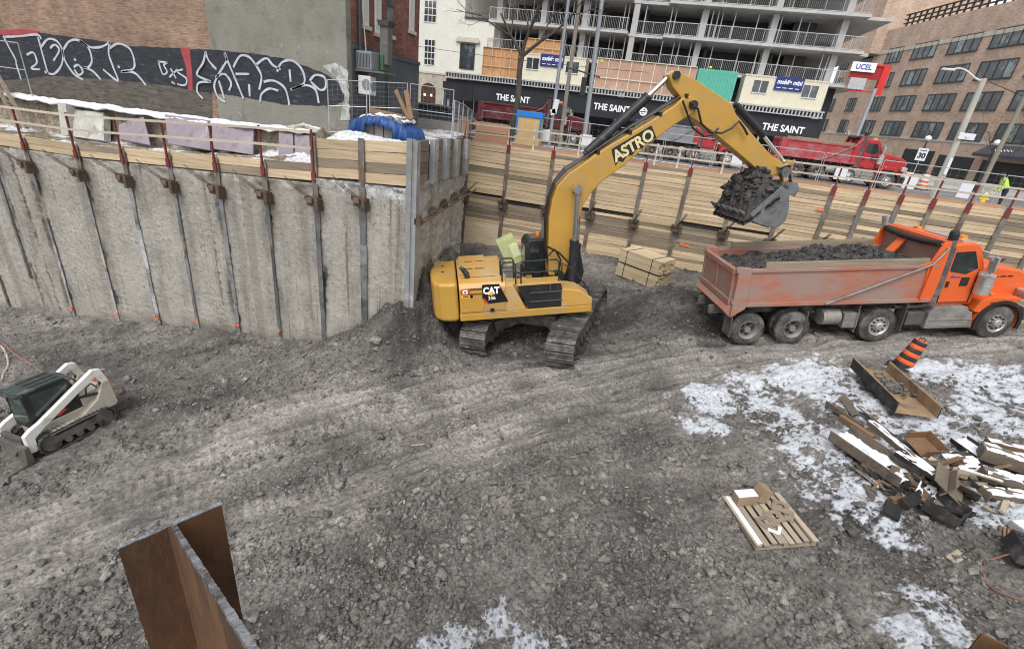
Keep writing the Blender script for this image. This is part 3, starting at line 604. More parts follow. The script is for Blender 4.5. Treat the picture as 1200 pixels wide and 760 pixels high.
# ================================================================== BUILDINGS
def brick_mat(name, c1, c2, mort, bw=.22, rh=.075, var=.35, col2=None):
    b = NB(name); v = b.coord(uvwall=True); q = b.n('ShaderNodeTexBrick'); q.offset = .5; b.l(v, q.inputs['Vector'])
    for k, x in (('Color1', c1), ('Color2', c2), ('Mortar', mort)): q.inputs[k].default_value = (*x, 1)
    q.inputs['Scale'].default_value = 1; q.inputs['Mortar Size'].default_value = .009; q.inputs['Brick Width'].default_value = bw; q.inputs['Row Height'].default_value = rh; q.inputs['Bias'].default_value = -.1
    o = b.coord(); c = b.mul(q.outputs[0], b.rng(b.noise(o, .6, 6, .7), .3, .7, 1-var, 1+var)); c = b.mul(c, b.rng(b.noise(b.coord((2, 2, 10)), 1.2, 6, .7), .35, .65, .75, 1.2))
    if col2: c = b.mix(b.rng(b.noise(o, .9, 8, .7), .55, .7, 0, .8), c, col2)
    c = b.mul(c, b.attr('tint'))
    return b.fin(c, .9, 0, q.outputs['Fac'], -.4, .01, .2)
BRN = brick_mat('brown_brick', (.28, .172, .118), (.19, .12, .088), (.25, .21, .17), .24, .085)
REDB = brick_mat('red_brick', (.20, .075, .055), (.13, .055, .045), (.16, .12, .10), col2=(.06, .045, .04))
HOTB = brick_mat('tan_brick', (.50, .365, .285), (.41, .295, .225), (.43, .36, .30), .3, .1, .22)
DKB = brick_mat('dark_brick', (.09, .055, .045), (.07, .045, .04), (.1, .08, .07))
STUC = mat('grey_render', (.20, .195, .165), .92, 0, .18, .9, (.145, .14, .12), 1.6, (.5, .68), .8, 22, dist=.03, col3=(.30, .29, .26), s3=3, t3=(.62, .7))
BLKP = mat('black_paint_band', (.020, .022, .029), .8, 0, .5, 2.2, (.085, .08, .075), 2.6, (.54, .68), .4, 30, (1, 1, 4))
OLDB = mat('sooty_old_brick', (.12, .105, .088), .95, 0, .35, 1.6, (.055, .048, .042), 2.2, (.5, .64), 1.0, 14, (1, 1, 6), dist=.04, col3=(.22, .19, .15), s3=3, t3=(.6, .7))
GRAF = mat('silver_spray', (.40, .43, .47), .55, 0, .22, 5, (.30, .32, .35), 4, (.55, .7))
DARK = mat('dark_void', (.018, .019, .022), .6, 0, .3, 2)
GLASS = mat('window_glass', (.035, .045, .055), .12, 0, .4, .9, (.14, .17, .18), .8, (.5, .65), 0, 1, spec=.8)
FRAMED = mat('dark_frame', (.045, .045, .045), .5); FRAMEW = mat('white_frame', (.62, .62, .58), .6, 0, .1, 3)
STONE = mat('pale_stone', (.46, .43, .38), .85, 0, .14, 2)
WHITER = mat('white_render', (.62, .61, .55), .8, 0, .07, .7, (.46, .45, .40), .9, (.58, .75), .15, 30)
CHAR = mat('charcoal_render', (.055, .06, .068), .7, 0, .25, 1.2, (.09, .095, .1), 1.5, (.5, .7), .2, 20)
GY = 15.98
def gp(x, y, Y=GY): p = aty(x, y, Y); return (p[0], p[2])
# ---- brown brick gable with the painted band
ob_ = (-22, 16, 0); t = thing('brick_building', 'brown brick building with silver graffiti on a black painted band', 'building', ob_)
g = G(); g.bb((-48, 16, -.1), (-15.6, 26, 15)); obj('wall', g, BRN, t, ob_)
def sheet(pts, y0, th_, m, name, par, org, jig=.0):
    P = []
    for (a, b), (c, d) in zip(pts, pts[1:]+pts[:1]):
        n = max(1, int(math.hypot(c-a, d-b)/.12)) if jig else 1
        for k in range(n): P.append((a+(c-a)*k/n+rnd.uniform(-jig, jig), b+(d-b)*k/n+rnd.uniform(-jig, jig)))
    g = G(); g.prism(P, (0, y0, 0), (1, 0, 0), (0, 0, 1), (0, -1, 0), 0, th_); return obj(name, g, m, par, org)
pb = [gp(-90, 26), gp(0, 37), gp(45, 38), gp(110, 47), gp(150, 54), gp(200, 56), gp(247, 58.5)]
sheet(pb+[gp(248, 112), gp(200, 103), gp(130, 95), gp(60, 91), gp(0, 98), gp(-90, 90)], 15.998, .006, BLKP, 'painted_band', t, ob_, .012)
sheet([gp(248, 110), gp(200, 101), gp(130, 93), gp(60, 89), gp(0, 95), gp(-90, 88), gp(-90, 135), gp(248, 150)], 15.996, .012, OLDB, 'sooty_base', t, ob_, .02)
REDS = mat('red_spray', (.30, .05, .055), .7, 0, .25, 3)
g_ = [gp(0, 36), gp(30, 33.5), gp(45, 36.5), gp(44, 41), gp(0, 41)]; sheet(g_, 15.994, .008, REDS, 'red_paint', t, ob_, .006)
sheet([gp(211, 56), gp(222, 56), gp(225, 86), gp(226, 113), gp(221, 114), gp(218, 80)], 15.994, .008, REDS, 'red_paint', t, ob_, .006)
def strokes(lst, s, ox, oy, y0, r, name, par, org):
    for q in lst:
        P = [gp(x/s+ox, y/s+oy, y0) for x, y in q]; C = []
        for i in range(len(P)-1):                                       # smooth curve through the points
            p0, p1, p2, p3 = P[max(i-1, 0)], P[i], P[i+1], P[min(i+2, len(P)-1)]
            for k in range(5):
                u = k/5; C.append(tuple(.5*(2*p1[j]+(p2[j]-p0[j])*u+(2*p0[j]-5*p1[j]+4*p2[j]-p3[j])*u*u+(3*p1[j]-3*p2[j]+p3[j]-p0[j])*u**3) for j in (0, 1)))
        C.append(P[-1]); V = []; n = len(C)
        for i in range(n):
            dx, dz = C[min(i+1, n-1)][0]-C[max(i-1, 0)][0], C[min(i+1, n-1)][1]-C[max(i-1, 0)][1]; L = math.hypot(dx, dz) or 1
            w = r*(1+.12*math.sin(i*.9)); V += [(C[i][0]-dz/L*w, y0-.012, C[i][1]+dx/L*w), (C[i][0]+dz/L*w, y0-.012, C[i][1]-dx/L*w)]
        Vb = [(x, y0+.002, z) for x, y, z in V]; f = []
        for i in range(n-1): a = 2*i; f += [(a, a+1, a+3, a+2), (2*n+a, 2*n+a+2, 2*n+a+3, 2*n+a+1), (a, a+2, 2*n+a+2, 2*n+a), (a+1, 2*n+a+1, 2*n+a+3, a+3)]
        g = G(); g.add(V+Vb, f); obj(name, g, GRAF, par, org)
S1 = [[(15,160),(40,210),(70,265),(75,290),(95,355)],[(20,165),(90,162),(165,155),(185,175)],[(170,165),(190,240),(215,330)],[(185,210),(215,175),(255,185),(280,230),(275,290),(240,330),(200,320)],
      [(225,215),(245,200),(265,225),(240,270)],[(120,245),(150,235),(165,280),(140,305),(180,310)],[(280,215),(290,270),(330,330),(370,355)],[(285,220),(310,185),(350,180),(395,215),(410,270),(395,300),(370,300),(410,315),(450,355)],
      [(330,300),(350,290),(370,320),(350,335),(332,310)],[(355,180),(400,210),(450,210),(490,190)],[(490,190),(485,240),(505,300),(525,360),(460,310)],[(490,215),(530,195),(580,220),(600,280),(590,310),(540,320),(600,325),(650,380)],[(525,297),(535,300)],[(330,265),(340,268)]]
S1b = [[(705,270),(725,330),(745,320),(730,290),(745,280),(705,275)],[(755,345),(790,310)],[(760,305),(785,350)],[(815,310),(790,320),(830,350),(825,380),(790,375)],[(765,365),(780,375)]]
S2 = [[(915,230),(930,270),(965,310)],[(940,365),(885,340),(880,320),(905,280),(915,235)],[(935,365),(885,370),(880,410),(905,440)],[(1000,235),(1010,270),(975,330),(955,380),(970,430),(1005,455)],[(960,345),(1000,330),(1030,370),(1020,405)],
      [(1000,240),(1035,320),(1060,380),(1085,440)],[(1040,300),(1070,250),(1110,255),(1140,290)],[(1050,330),(1110,330)],[(975,360),(1000,440)],[(1110,375),(1113,430)]]
S3 = [[(0,290),(45,260),(75,290),(110,310)],[(0,290),(25,340),(15,400)],[(95,320),(115,280),(160,270),(205,310),(215,370),(160,400)],[(150,310),(155,365)],[(35,365),(80,360),(130,395),(150,470)],[(20,455),(25,420),(60,395),(100,405)],[(155,400),(220,380),(265,400),(280,460)],[(240,360),(265,335),(305,345),(310,390),(285,400),(245,365)]]
strokes(S1, 3.8, 0, 0, 15.985, .038, 'graffiti', t, ob_); strokes(S1b, 3.8, 0, 0, 15.985, .028, 'graffiti', t, ob_)
# ---- grey rendered house with the red brick flank
XS = -10.13; oh = (-12.8, 16, 0)
t = thing('rendered_house', 'house with grey rendered rear, red brick flank and charcoal painted ground floor', 'building', oh)
g = G(); g.bb((-15.6, 15.97, -.1), (XS-.02, 16.25, 15), 0); obj('rear_wall', g, STUC, t, oh)
def fx(x, y): p = atx(x, y, XS); return p[1], p[2]
g = G(); g.bb((XS-.3, 16.252, 3.2), (XS, 21.35, 15)); g.bb((-15.5, 21.0, -.1), (XS-.3, 21.35, 15)); obj('side_wall', g, REDB, t, oh)
g = G(); g.bb((XS-.3, 16.252, -.1), (XS+.03, 21.38, 3.19)); g.bb((XS+.03, 16.3, 3.05), (XS+.07, 21.42, 3.17)); g.bb((XS+.03, 18.5, 0), (XS+.12, 18.58, 3.1)); obj('painted_ground_floor', g, CHAR, t, oh)
g = G(); g.prism([(-15.58, 1.3), (XS-.6, .95), (XS-.25, 1.7), (XS-.9, 2.2), (-13.2, 2.55), (-14.5, 2.72), (-15.58, 2.6)], (0, 15.969, 0), (1, 0, 0), (0, 0, 1), (0, -1, 0), 0, .005)
sheet([gp(246.5, 58), gp(300, 63), gp(333, 69), gp(360, 78), gp(385, 88), gp(402, 100), gp(406, 118), gp(390, 124), gp(330, 122), gp(248, 108)], 15.968, .006, BLKP, 'painted_band', t, oh, .02)
WSPL = mat('flaked_white_paint', (.42, .42, .41), .85, 0, .25, 3, (.2, .195, .18), 4, (.45, .62), .4, 25)
sheet([gp(378, 78), gp(392, 74), gp(408, 82), gp(410, 140), gp(398, 142), gp(404, 112), gp(394, 92)], 15.966, .007, WSPL, 'flaked_paint', t, oh, .03)
strokes(S2, 3.8, 0, 0, 15.955, .036, 'graffiti', t, oh); strokes(S3, 3.8, 300, 0, 15.955, .036, 'graffiti', t, oh)
for (xa, xb, yb, fr_) in ((425, 432, 29, 'W'), (439, 446.5, 38, 'W'), (453, 460, 40, 'D'), (479, 485, 35, 'W')):
    y0, z0 = fx(xa, yb); y1, _ = fx(xb, yb); g = G(); g.bb((XS-.1, y0, z0), (XS+.02, y1, z0+3.2)); w = obj('window', g, FRAMEW if fr_ == 'W' else GLASS, t, oh)
    g = G(); g.bb((XS, y0-.08, z0-.12), (XS+.09, y1+.08, z0)); obj('sill', g, STONE, w, oh)
    if fr_ == 'D':
        g = G(); [g.bb((XS+.02, y0, z0+k), (XS+.04, y1, z0+k+.05)) for k in (.9, 1.9)]; each('frame_bar', g, FRAMED, w, oh)
    else:
        g = G(); [g.bb((XS+.02, y0+(y1-y0)*(.2+.15*k), z0+.1), (XS+.03, y0+(y1-y0)*(.24+.15*k), z0+3.1)) for k in range(5)]; obj('shutter_slat', g, STONE, w, oh)
g = G(); yy, zz = fx(422, 40); g.cyl((XS+.09, 16.62, 2.4), (XS+.09, 16.62, 12), .06, n=8); obj('drainpipe', g, FRAMED, t, oh)
g = G(); p = aty(426, 58, 16.9); g.tube([(XS+.06, 16.85, 12), (XS+.06, 16.85, 4.2), (XS+.12, 16.9, 3.3), (XS+.15, 16.9, 2.6)], .025, 6); obj('white_conduit', g, FRAMEW, t, oh)
# services on the flank
ACG = mat('painted_sheet_steel', (.20, .21, .225), .5, .2, .1, 3); LIGHTG = mat('light_grey_casing', (.55, .56, .55), .5, 0, .08, 3); GREEN = mat('green_duct_box', (.045, .10, .045), .6, 0, .25, 3); DUCT = mat('brown_grey_duct', (.13, .125, .115), .6, .3, .15, 3)
def rect(xa, ya, xb, yb, Y): p, q_ = aty(xa, ya, Y), aty(xb, yb, Y); return min(p[0], q_[0]), max(p[0], q_[0]), min(p[2], q_[2]), max(p[2], q_[2])
x0, x1, z0, z1 = rect(418, 59, 437, 83, 16.5); oo = (x0, 16.4, z0)
t = thing('condenser_unit', 'grey slatted air conditioner condenser on a bracket at the house corner', 'air conditioner', oo)
g = G(); g.bb((x0, 16.4, z0), (x1, 17.1, z1)); obj('casing', g, ACG, t, oo, bevel=.03)
g = G(); [g.bb((x0+.03+k*.055, 16.385, z0+.06), (x0+.05+k*.055, 16.4, z1-.08)) for k in range(int((x1-x0-.05)/.055))]; obj('grille', g, FRAMED, t, oo)
g = G(); g.bb((XS, 16.35, z0-.06), (x1+.5, 17.2, z0-.005)); g.beam((XS, 16.5, z0-.5), (x1, 16.5, z0-.05), .04, .04); obj('bracket', g, DUCT, t, oo)
x0, x1, z0, z1 = rect(421, 88, 436, 112, 16.5); oo = (x0, 16.4, z0); t = thing('heat_pump', 'white outdoor heat pump unit hung below the grey condenser', 'air conditioner', oo)
g = G(); g.bb((x0, 16.4, z0), (x1, 16.8, z1)); obj('casing', g, LIGHTG, t, oo, bevel=.03)
g = G(); g.cyl((x1+.001, 16.6, (z0+z1)/2), (x1+.03, 16.6, (z0+z1)/2), .16, n=20); g.cyl((x0+(x1-x0)*.68, 16.399, (z0+z1)/2+.03), (x0+(x1-x0)*.68, 16.37, (z0+z1)/2+.03), .16, n=20); obj('fan_grille', g, ACG, t, oo)
x0, x1, z0, z1 = rect(437, 63, 449, 84, 16.9); oo = (x0, 16.9, z0); t = thing('vent_duct', 'square brown-grey vent stack rising from a green box beside the condenser', 'vent duct', oo)
g = G(); g.bb((x0, 16.85, z0), (x0+.22, 17.35, z1-.03)); g.bb((x0+.26, 16.9, z0+.02), (x1, 17.35, z1)); obj('fan_box', g, GREEN, t, oo, bevel=.02)
a0, a1, b0, b1 = rect(445, 30, 454, 76, 16.95); g = G(); g.bb((a0, 16.96, b0), (a1, 17.3, b1)); g.bb((a0+.02, 16.95, (b0+b1)/2), (a1-.02, 17.31, (b0+b1)/2+.03)); obj('stack', g, DUCT, t, oo)
g = G(); g.prism([(a0-.03, b1), (a1+.03, b1), (a1+.08, b1+.16), (a0-.08, b1+.16)], (0, 16.9, 0), (1, 0, 0), (0, 0, 1), (0, 1, 0), 0, .46); obj('cowl', g, FRAMED, t, oo)
# ---- buildings across the street
YF, YC = 55.0, 51.0
def F(x, y, Y=YF): p = aty(x, y, Y); return p[0], p[2]
YW = 54.0; ow = (F(530, 130, YW)[0], YW, 0); t = thing('white_town_house', 'cream white rendered town house with tall sash windows across the street', 'building', ow)
xl, xm, xr = F(489, 60, YW)[0], F(545, 15, YW)[0], F(577, 60, YW)[0]; zr = F(560, 23, YW)[1]; zs = F(530, 88, YW)[1]
g = G(); g.bb((xl, YW, zs), (xm, YW+12, 19)); g.bb((xm, YW+.02, zs), (xr, YW+12, zr)); obj('wall', g, WHITER, t, ow)
g = G(); g.bb((xl, YW-.03, -.1), (xr, YW+.3, zs-.02)); obj('stone_base', g, mat('worn_stone', (.40, .365, .30), .85, 0, .25, 1.2, (.2, .18, .15), 1.5, (.5, .68)), t, ow)
g = G(); g.bb((xm+.02, YW-.12, zr), (xr+.1, YW+.4, zr+.16)); g.bb((xm+.05, YW-.05, zr+.5), (xr, YW-.02, zr+.55)); obj('roof_edge', g, FRAMED, t, ow)
g = G(); g.bb((xl, YW-.1, zs-.1), (xr, YW-.031, zs+.08)); obj('string_course', g, STONE, t, ow)
for (xa, ya, xb, yb, cor) in ((498, -8, 511, 27, 0), (498, 46, 509, 77, 0), (540, 51, 555, 82, 1)):
    a0, z1 = F(xa, ya, YW); a1, z0 = F(xb, yb, YW); g = G(); g.bb((a0, YW-.02, z0), (a1, YW+.05, z1)); w = obj('window', g, GLASS, t, ow); g = G(); nr = 4 if not cor else 2
    for k in range(nr+1): g.bb((a0, YW-.05, z0+(z1-z0)*k/nr-.04), (a1, YW-.02, z0+(z1-z0)*k/nr+.04))
    for k in range(4 if not cor else 3): xx = a0+(a1-a0)*k/(3 if not cor else 2); g.bb((xx-.03, YW-.048, z0), (xx+.03, YW-.021, z1))
    obj('frame', g, FRAMEW if not cor else FRAMED, w, ow)
    if cor: g = G(); g.bb((a0-.5, YW-.25, z1+.15), (a1+.5, YW, z1+.4)); g.bb((a0-.3, YW-.15, z1+.4), (a1+.3, YW, z1+.6)); obj('cornice', g, STONE, w, ow)
a0, z1 = F(494, 98, YW); a1, _ = F(511, 98, YW); m_ = (a0+a1)/2; hw = (a1-a0)/2; ap = [(m_-hw, 0), (m_+hw, 0)]+[(m_+hw*math.cos(k), z1-hw+.3+hw*math.sin(k)*.8) for k in np.linspace(0, PI, 9)]
g = G(); g.prism(ap, (0, YW-.05, 0), (1, 0, 0), (0, 0, 1), (0, 1, 0), 0, .03); d_ = obj('arched_door', g, mat('door_brown', (.05, .025, .018), .5), t, ow)
LAMPM = NB('warm_lamp'); e_ = LAMPM.b.inputs; e_['Emission Color'].default_value = (1, .62, .3, 1); e_['Emission Strength'].default_value = 3; LAMPM = LAMPM.mat
g = G(); [g.box((m_+k*hw*.45, YW-.12, z1-1.05), (.16, .1, .22)) for k in (-1, 1)]; each('lantern', g, LAMPM, d_, ow)
a0, z1 = F(520, 95, YW); a1, z0 = F(566, 108, YW); g = G(); g.bb((a0, YW-.2, z0), (a1+1, YW-.03, z1)); obj('shop_fascia', g, mat('navy_fascia', (.015, .018, .03), .5), t, ow)
g = G(); g.bb((a0, YW-.06, .5), (a1+1, YW-.032, z0-.1)); w = obj('shop_window', g, GLASS, t, ow); g = G(); [g.bb((a0+k*1.2, YW-.1, .4), (a0+k*1.2+.08, YW-.06, z0-.05)) for k in range(int((a1-a0)/1.2)+1)]; obj('frame', g, FRAMEW, w, ow)
g = G(); p0, p1 = F(537, 25, 70), F(600, 0, 70); g.bb((p0[0]-.0, 70, 0), (p1[0]+3, 80, 26)); o_ = obj('dark_brick_building', g, DKB); tag(o_, 'dark brown brick building rising behind the white town house', 'building')
# unfinished concrete frame
CF = mat('cast_concrete', (.44, .43, .42), .85, 0, .12, 1, (.33, .325, .32), 1.2, (.5, .7), .2, 20); CFD = mat('shaded_concrete_inside', (.10, .098, .094), .9, 0, .2, .8); GALVL = mat('bright_galvanised', (.42, .43, .44), .45, .4, .1, 3)  # inner wall concrete darkened: shade of the open floors put into its colour
oc = (0, YF, 0); t = thing('unfinished_concrete_building', 'unfinished grey concrete building with open floors, props and balcony railings', 'building', oc)
xl, xr = F(578, 24)[0], F(1034, 20)[0]; ZS = [7.05, 9.75, 12.5, 15.3, 18.1]; colx = [xl+.6, -12.6, -8.4, F(742, 36)[0], F(821, 42)[0], F(904, 43)[0], xr-2.6]
for i, z in enumerate(ZS):
    x2 = xr if i != 2 else xr+.9
    g = G(); g.bb((xl, YF, z-.26), (x2-(.0), YF+13, z)); obj('floor_slab', g, CF, t, oc)
    g = G(); g.bb((xl-.1, YF-1.2, z-.22), (F(738, 38)[0]-.1, YF-.01, z+.01)); g.bb((colx[3]+2.9, YF-.9, z-.22), (xr-.3-.4*i, YF-.01, z+.01)); obj('balcony_slab', g, CF, t, oc)
    g = G()
    for a, b_, y in ((xl-.05, colx[3]-.5, YF-1.12), (colx[3]+.3, colx[3]+2.8, YF+.08), (colx[3]+3.0, xr-.4-.4*i, YF-.82)):
        for h in (.08, 1.08): g.beam((a, y, z+h), (b_, y, z+h), .05, .05)
        n = int((b_-a)/.16)
        for k in range(n+1): q = 1.0 if k % 9 == 0 else .3; g.beam((a+(b_-a)*k/n, y, z+.05), (a+(b_-a)*k/n, y, z+1.08), .05*q, .05*q, up=(0, 1, 0))
    obj('railing', g, GALVL, t, oc)
    if i < 4:
        for x in colx:
            g = G(); g.bb((x-.27, YF+.05, z), (x+.27, YF+1.5, ZS[i+1]-.26)); obj('column', g, CF, t, oc)
        g = G(); g.bb((xl+1, YF+5, z), (xr-5, YF+5.3, ZS[i+1]-.26)); g.bb((xl, YF+12.5, z), (xr, YF+12.9, ZS[i+1]-.26)); [g.bb((x+.8, YF+2.5, z), (x+1.1, YF+4.99, ZS[i+1]-.26)) for x in colx[1:-1]]; g.bb((xr-6.2, YF+3, z), (xr-4.2, YF+5.5, ZS[i+1]-.26)); obj('inner_wall', g, CFD, t, oc)
        r2 = random.Random(40+i); npost = 0; x = xl+.5
        while x < xr-.5 and npost < 25:
            y = YF+r2.choice((.08, .12, .3, 1.6)); g = G(); g.cyl((x, y, z), (x, y, ZS[i+1]-.26), (.055), n=6); g.cyl((x, y, z+1.2), (x, y, z+1.35), .08, n=6); obj('shoring_post', g, GALVL, t, oc); x += r2.choice((.4, .5, 1.1, 1.6, 2.0, 2.4)); npost += 1
g = G(); g.bb((xl, YF+.4, 0), (xr-1.5, YF+.6, ZS[0]-.26)); obj('shop_front', g, DARK, t, oc)
g = G(); [g.bb((x-.3, YF-.2, 0), (x+.3, YF+.35, ZS[0]-.26)) for x in colx]; each('ground_column', g, CF, t, oc)
# covered walkway
oc = (-3, YC, 0); t = thing('covered_walkway', 'long black pavement canopy below the concrete frame carrying site cabins', 'canopy', oc); xl2, xr2 = F(522, 110, YC)[0], F(957, 155, YC)[0]
BLK = mat('black_hoarding', (.016, .018, .024), .6, 0, .3, .6); z0, z1 = F(717, 139, YC)[1], F(717, 113, YC)[1]; WHT = mat('white_lettering', (.78, .79, .8), .6, 0, .05, 5)
g = G(); n = 12; [g.bb((xl2+(xr2-xl2)*k/n+.01, YC, z0+.15*(k % 3 == 1)), (xl2+(xr2-xl2)*(k+1)/n-.01, YC+.08, z1)) for k in range(n)]; fa = obj('fascia', g, BLK, t, oc)
for px, py in ((601, 116), (717, 127), (917.5, 151)):
    x, z = F(px, py, YC); text('lettering', 'THE SAINT', .78, (x, YC-.02, z), (1, 0, 0), (0, 0, 1), WHT, fa, oc, .012, .022, sx=.92)
x, z = F(754, 131, YC); g = G(); g.lathe([(0, .36), (.02, .36)], (x, YC-.005, z), (0, -1, 0), 24); g.bb((x-.3, YC-.035, z-.04), (x+.3, YC-.028, z+.04), 1); g.prism([(-.16, .22), (.2, .1), (.1, .24)], (x, YC-.028, z), (1, 0, 0), (0, 0, 1), (0, -1, 0), 0, .006, 1); g.prism([(.16, -.22), (-.2, -.1), (-.1, -.24)], (x, YC-.028, z), (1, 0, 0), (0, 0, 1), (0, -1, 0), 0, .006, 1); obj('round_logo', g, [WHT, BLK], fa, oc)
g = G(); g.bb((xl2, YC-.35, z1+.5), (xr2, YF-1.3, z1+.62)); g.bb((xl2, YC-.3, z1+.06), (xr2, YC+.25, z1+.14)); obj('deck', g, CF, t, oc)
g = G(); [g.bb((x, YC-.3, z1+.14), (x+.12, YC+.2, z1+.5)) for x in np.arange(xl2, xr2, .3)]; obj('joist', g, GALVL, t, oc)
for x in np.linspace(xl2+.3, xr2-.2, 9): g = G(); g.bb((x-.09, YC+.1, 0), (x+.09, YC+.28, z1)); obj('post', g, mat('post_grey', (.3, .31, .32), .6), t, oc)
dz = z1+.62
def on_deck(xa, xb, Y=YC+.4): return F(xa, 95, Y)[0], F(xb, 95, Y)[0]
CRM = mat('cream_siding', (.62, .59, .47), .6, 0, .06, 1); BLUE = mat('blue_sign', (.018, .03, .16), .5, 0, .1, 3)
for xa, xb, lab, sxp in ((607, 685, 'cream site cabin with a blue sign, beneath the orange timber crate', 644), (869, 969, 'cream site cabin with a blue sign, beside the teal container', 926)):
    a0, a1 = F(xa, 85 if xa < 700 else 107, YC+.4)[0], F(xb, 85 if xa < 700 else 107, YC+.4)[0]; oo = (a0, YC+.4, dz); tt = thing('site_cabin', lab, 'site cabin', oo); H_ = 2.35
    g = G(); g.bb((a0, YC+.4, dz), (a1, YC+2.8, dz+H_)); [g.bb((x, YC+.37, dz+.08), (x+.1, YC+.4, dz+H_-.1), 0, 1.05) for x in np.arange(a0+.1, a1-.1, .2)]; g.bb((a0-.03, YC+.35, dz+H_-.1), (a1+.03, YC+2.85, dz+H_+.03), 0, .9); obj('body', g, CRM, tt, oo)
    for k, u in enumerate((.12, .72)):
        x = a0+(a1-a0)*u; g = G(); g.bb((x, YC+.34, dz+1.0), (x+1.2, YC+.37, dz+1.95)); w = obj('window', g, GLASS, tt, oo); g = G(); g.bb((x+.57, YC+.32, dz+.98), (x+.63, YC+.34, dz+1.97)); g.bb((x-.05, YC+.32, dz+.93), (x+1.25, YC+.345, dz+1.0)); obj('frame', g, FRAMEW, w, oo)
    x = F(sxp, 95, YC+.3)[0]; g = G(); g.bb((x-1.15, YC+.28, dz+1.35), (x+1.15, YC+.32, dz+2.4)); sg = obj('sign_board', g, BLUE, tt, oo)
    text('lettering', 'mobile mini', .50, (x, YC+.27, dz+2.0), (1, 0, 0), (0, 0, 1), WHT, sg, oo, .006, .016, shear=.2, sx=.85)
    g = G(); [g.bb((x-.95+k*.5, YC+.272, dz+1.52), (x-.6+k*.5, YC+.279, dz+1.57)) for k in range(4)]; obj('small_print', g, WHT, sg, oo)
PLY = mat('salmon_plywood', (.42, .27, .20), .8, 0, .14, .8, (.34, .21, .15), 1.2, (.5, .7)); ORW = mat('orange_timber', (.46, .25, .12), .75, 0, .15, 2)
def board_fence(name, lab, cat, xa, xb, yref, h, m, mb, step, base=dz, Y=YC+.2, dep=.1):
    a0, a1 = F(xa, yref, Y)[0], F(xb, yref, Y)[0]; oo = (a0, Y, base); tt = thing(name, lab, cat, oo); g = G(); n = max(2, round((a1-a0)/1.2))
    for k in range(n): g.bb((a0+(a1-a0)*k/n+.005, Y, base), (a0+(a1-a0)*(k+1)/n-.005, Y+dep, base+h), 0, rnd.uniform(.9, 1.08))
    obj('panel', g, m, tt, oo); g = G(); [g.bb((x, Y-.08, base), (x+.07, Y-.002, base+h)) for x in np.arange(a0, a1, step)]; g.bb((a0, Y-.11, base+h*.35), (a1, Y-.081, base+h*.35+.07)); g.bb((a0, Y-.1, base+h), (a1, Y+.1, base+h+.06)); obj('batten', g, mb, tt, oo); return tt
board_fence('plywood_hoarding', 'long salmon plywood hoarding with upright battens on the canopy deck', 'hoarding', 697, 815, 92, 2.45, PLY, CREAM, 1.05)
board_fence('timber_box', 'orange timber framed plywood box on the canopy deck next to the white town house', 'timber box', 565, 606, 78, 2.45, ORW, mat('pale_batten', (.55, .36, .2), .8), .95, dep=2.0)
board_fence('timber_crate', 'orange timber crate on the roof of the site cabin', 'crate', 616, 657, 52, 1.15, ORW, mat('pale_batten', (.55, .36, .2), .8), .9, base=dz+2.42, Y=YC+.6, dep=1.6)
a0, a1 = F(816, 95, YC+.3)[0], F(863, 95, YC+.3)[0]; oo = (a0, YC+.3, dz); g = G(); TEAL = mat('teal_steel', (.10, .42, .32), .55, 0, .1, 2); g.bb((a0, YC+.4, dz), (a1, YC+2.7, dz+2.45)); [g.bb((x, YC+.33, dz+.1), (x+.13, YC+.4, dz+2.35), 0, .93) for x in np.arange(a0+.05, a1-.1, .26)]; tag(obj('shipping_container', g, TEAL, None, oo), 'teal green corrugated container on the canopy deck beside the excavator boom', 'container')
# red gate with company sign at the slab end
x0, z1 = F(1001, 73, YF-1.4); x1, z0 = F(1033, 110, YF-1.4); oo = (x0, YF-1.4, z0); RED = mat('bright_red_steel', (.58, .025, .02), .5, 0, .15, 2); t = thing('loading_gate', 'red steel loading gate with white company sign on the slab end', 'gate', oo); yg = YF-1.4
g = G(); g.bb((x1-.55, yg, z0-.1), (x1, yg+.25, z1)); g.bb((x0, yg, z1-.15), (x1-.55, yg+.2, z1)); g.bb((x0, yg+.02, z0), (x1-.55, yg+.12, z0+.12)); g.bb((x0, yg+.1, z0+1.0), (x1-.55, yg+.14, z1-.15), 0, .5); obj('frame', g, RED, t, oo)
xs0, zs1 = F(1001, 73, yg); xs1, zs0 = F(1023, 84, yg); g = G(); g.bb((xs0-.1, yg-.1, zs0-.1), (xs1+.1, yg-.02, zs1+.05)); sg = obj('sign_board', g, WHT, t, oo)
text('lettering', 'UCEL', .56, ((xs0+xs1)/2, yg-.11, (zs0+zs1)/2-.03), (1, 0, 0), (0, 0, 1), mat('blue_lettering', (.02, .06, .3), .5), sg, oo, .006, .012, sx=.95)
g = G(); g.box((x0+.8, yg-.05, z0+.6), (1.3, .05, .9)); obj('grey_panel', g, mat('grey_panel', (.4, .4, .41), .6), t, oo)
g = G(); a, b_ = aty(1026, 104, YF-2), aty(1002, 165, YF-2); g.cyl(a, b_, .16, n=10); tag(obj('raking_prop', g, mat('prop_steel', (.33, .35, .38), .5, .3), None, tuple(b_)), 'thick grey raking steel prop below the red loading gate', 'steel prop')
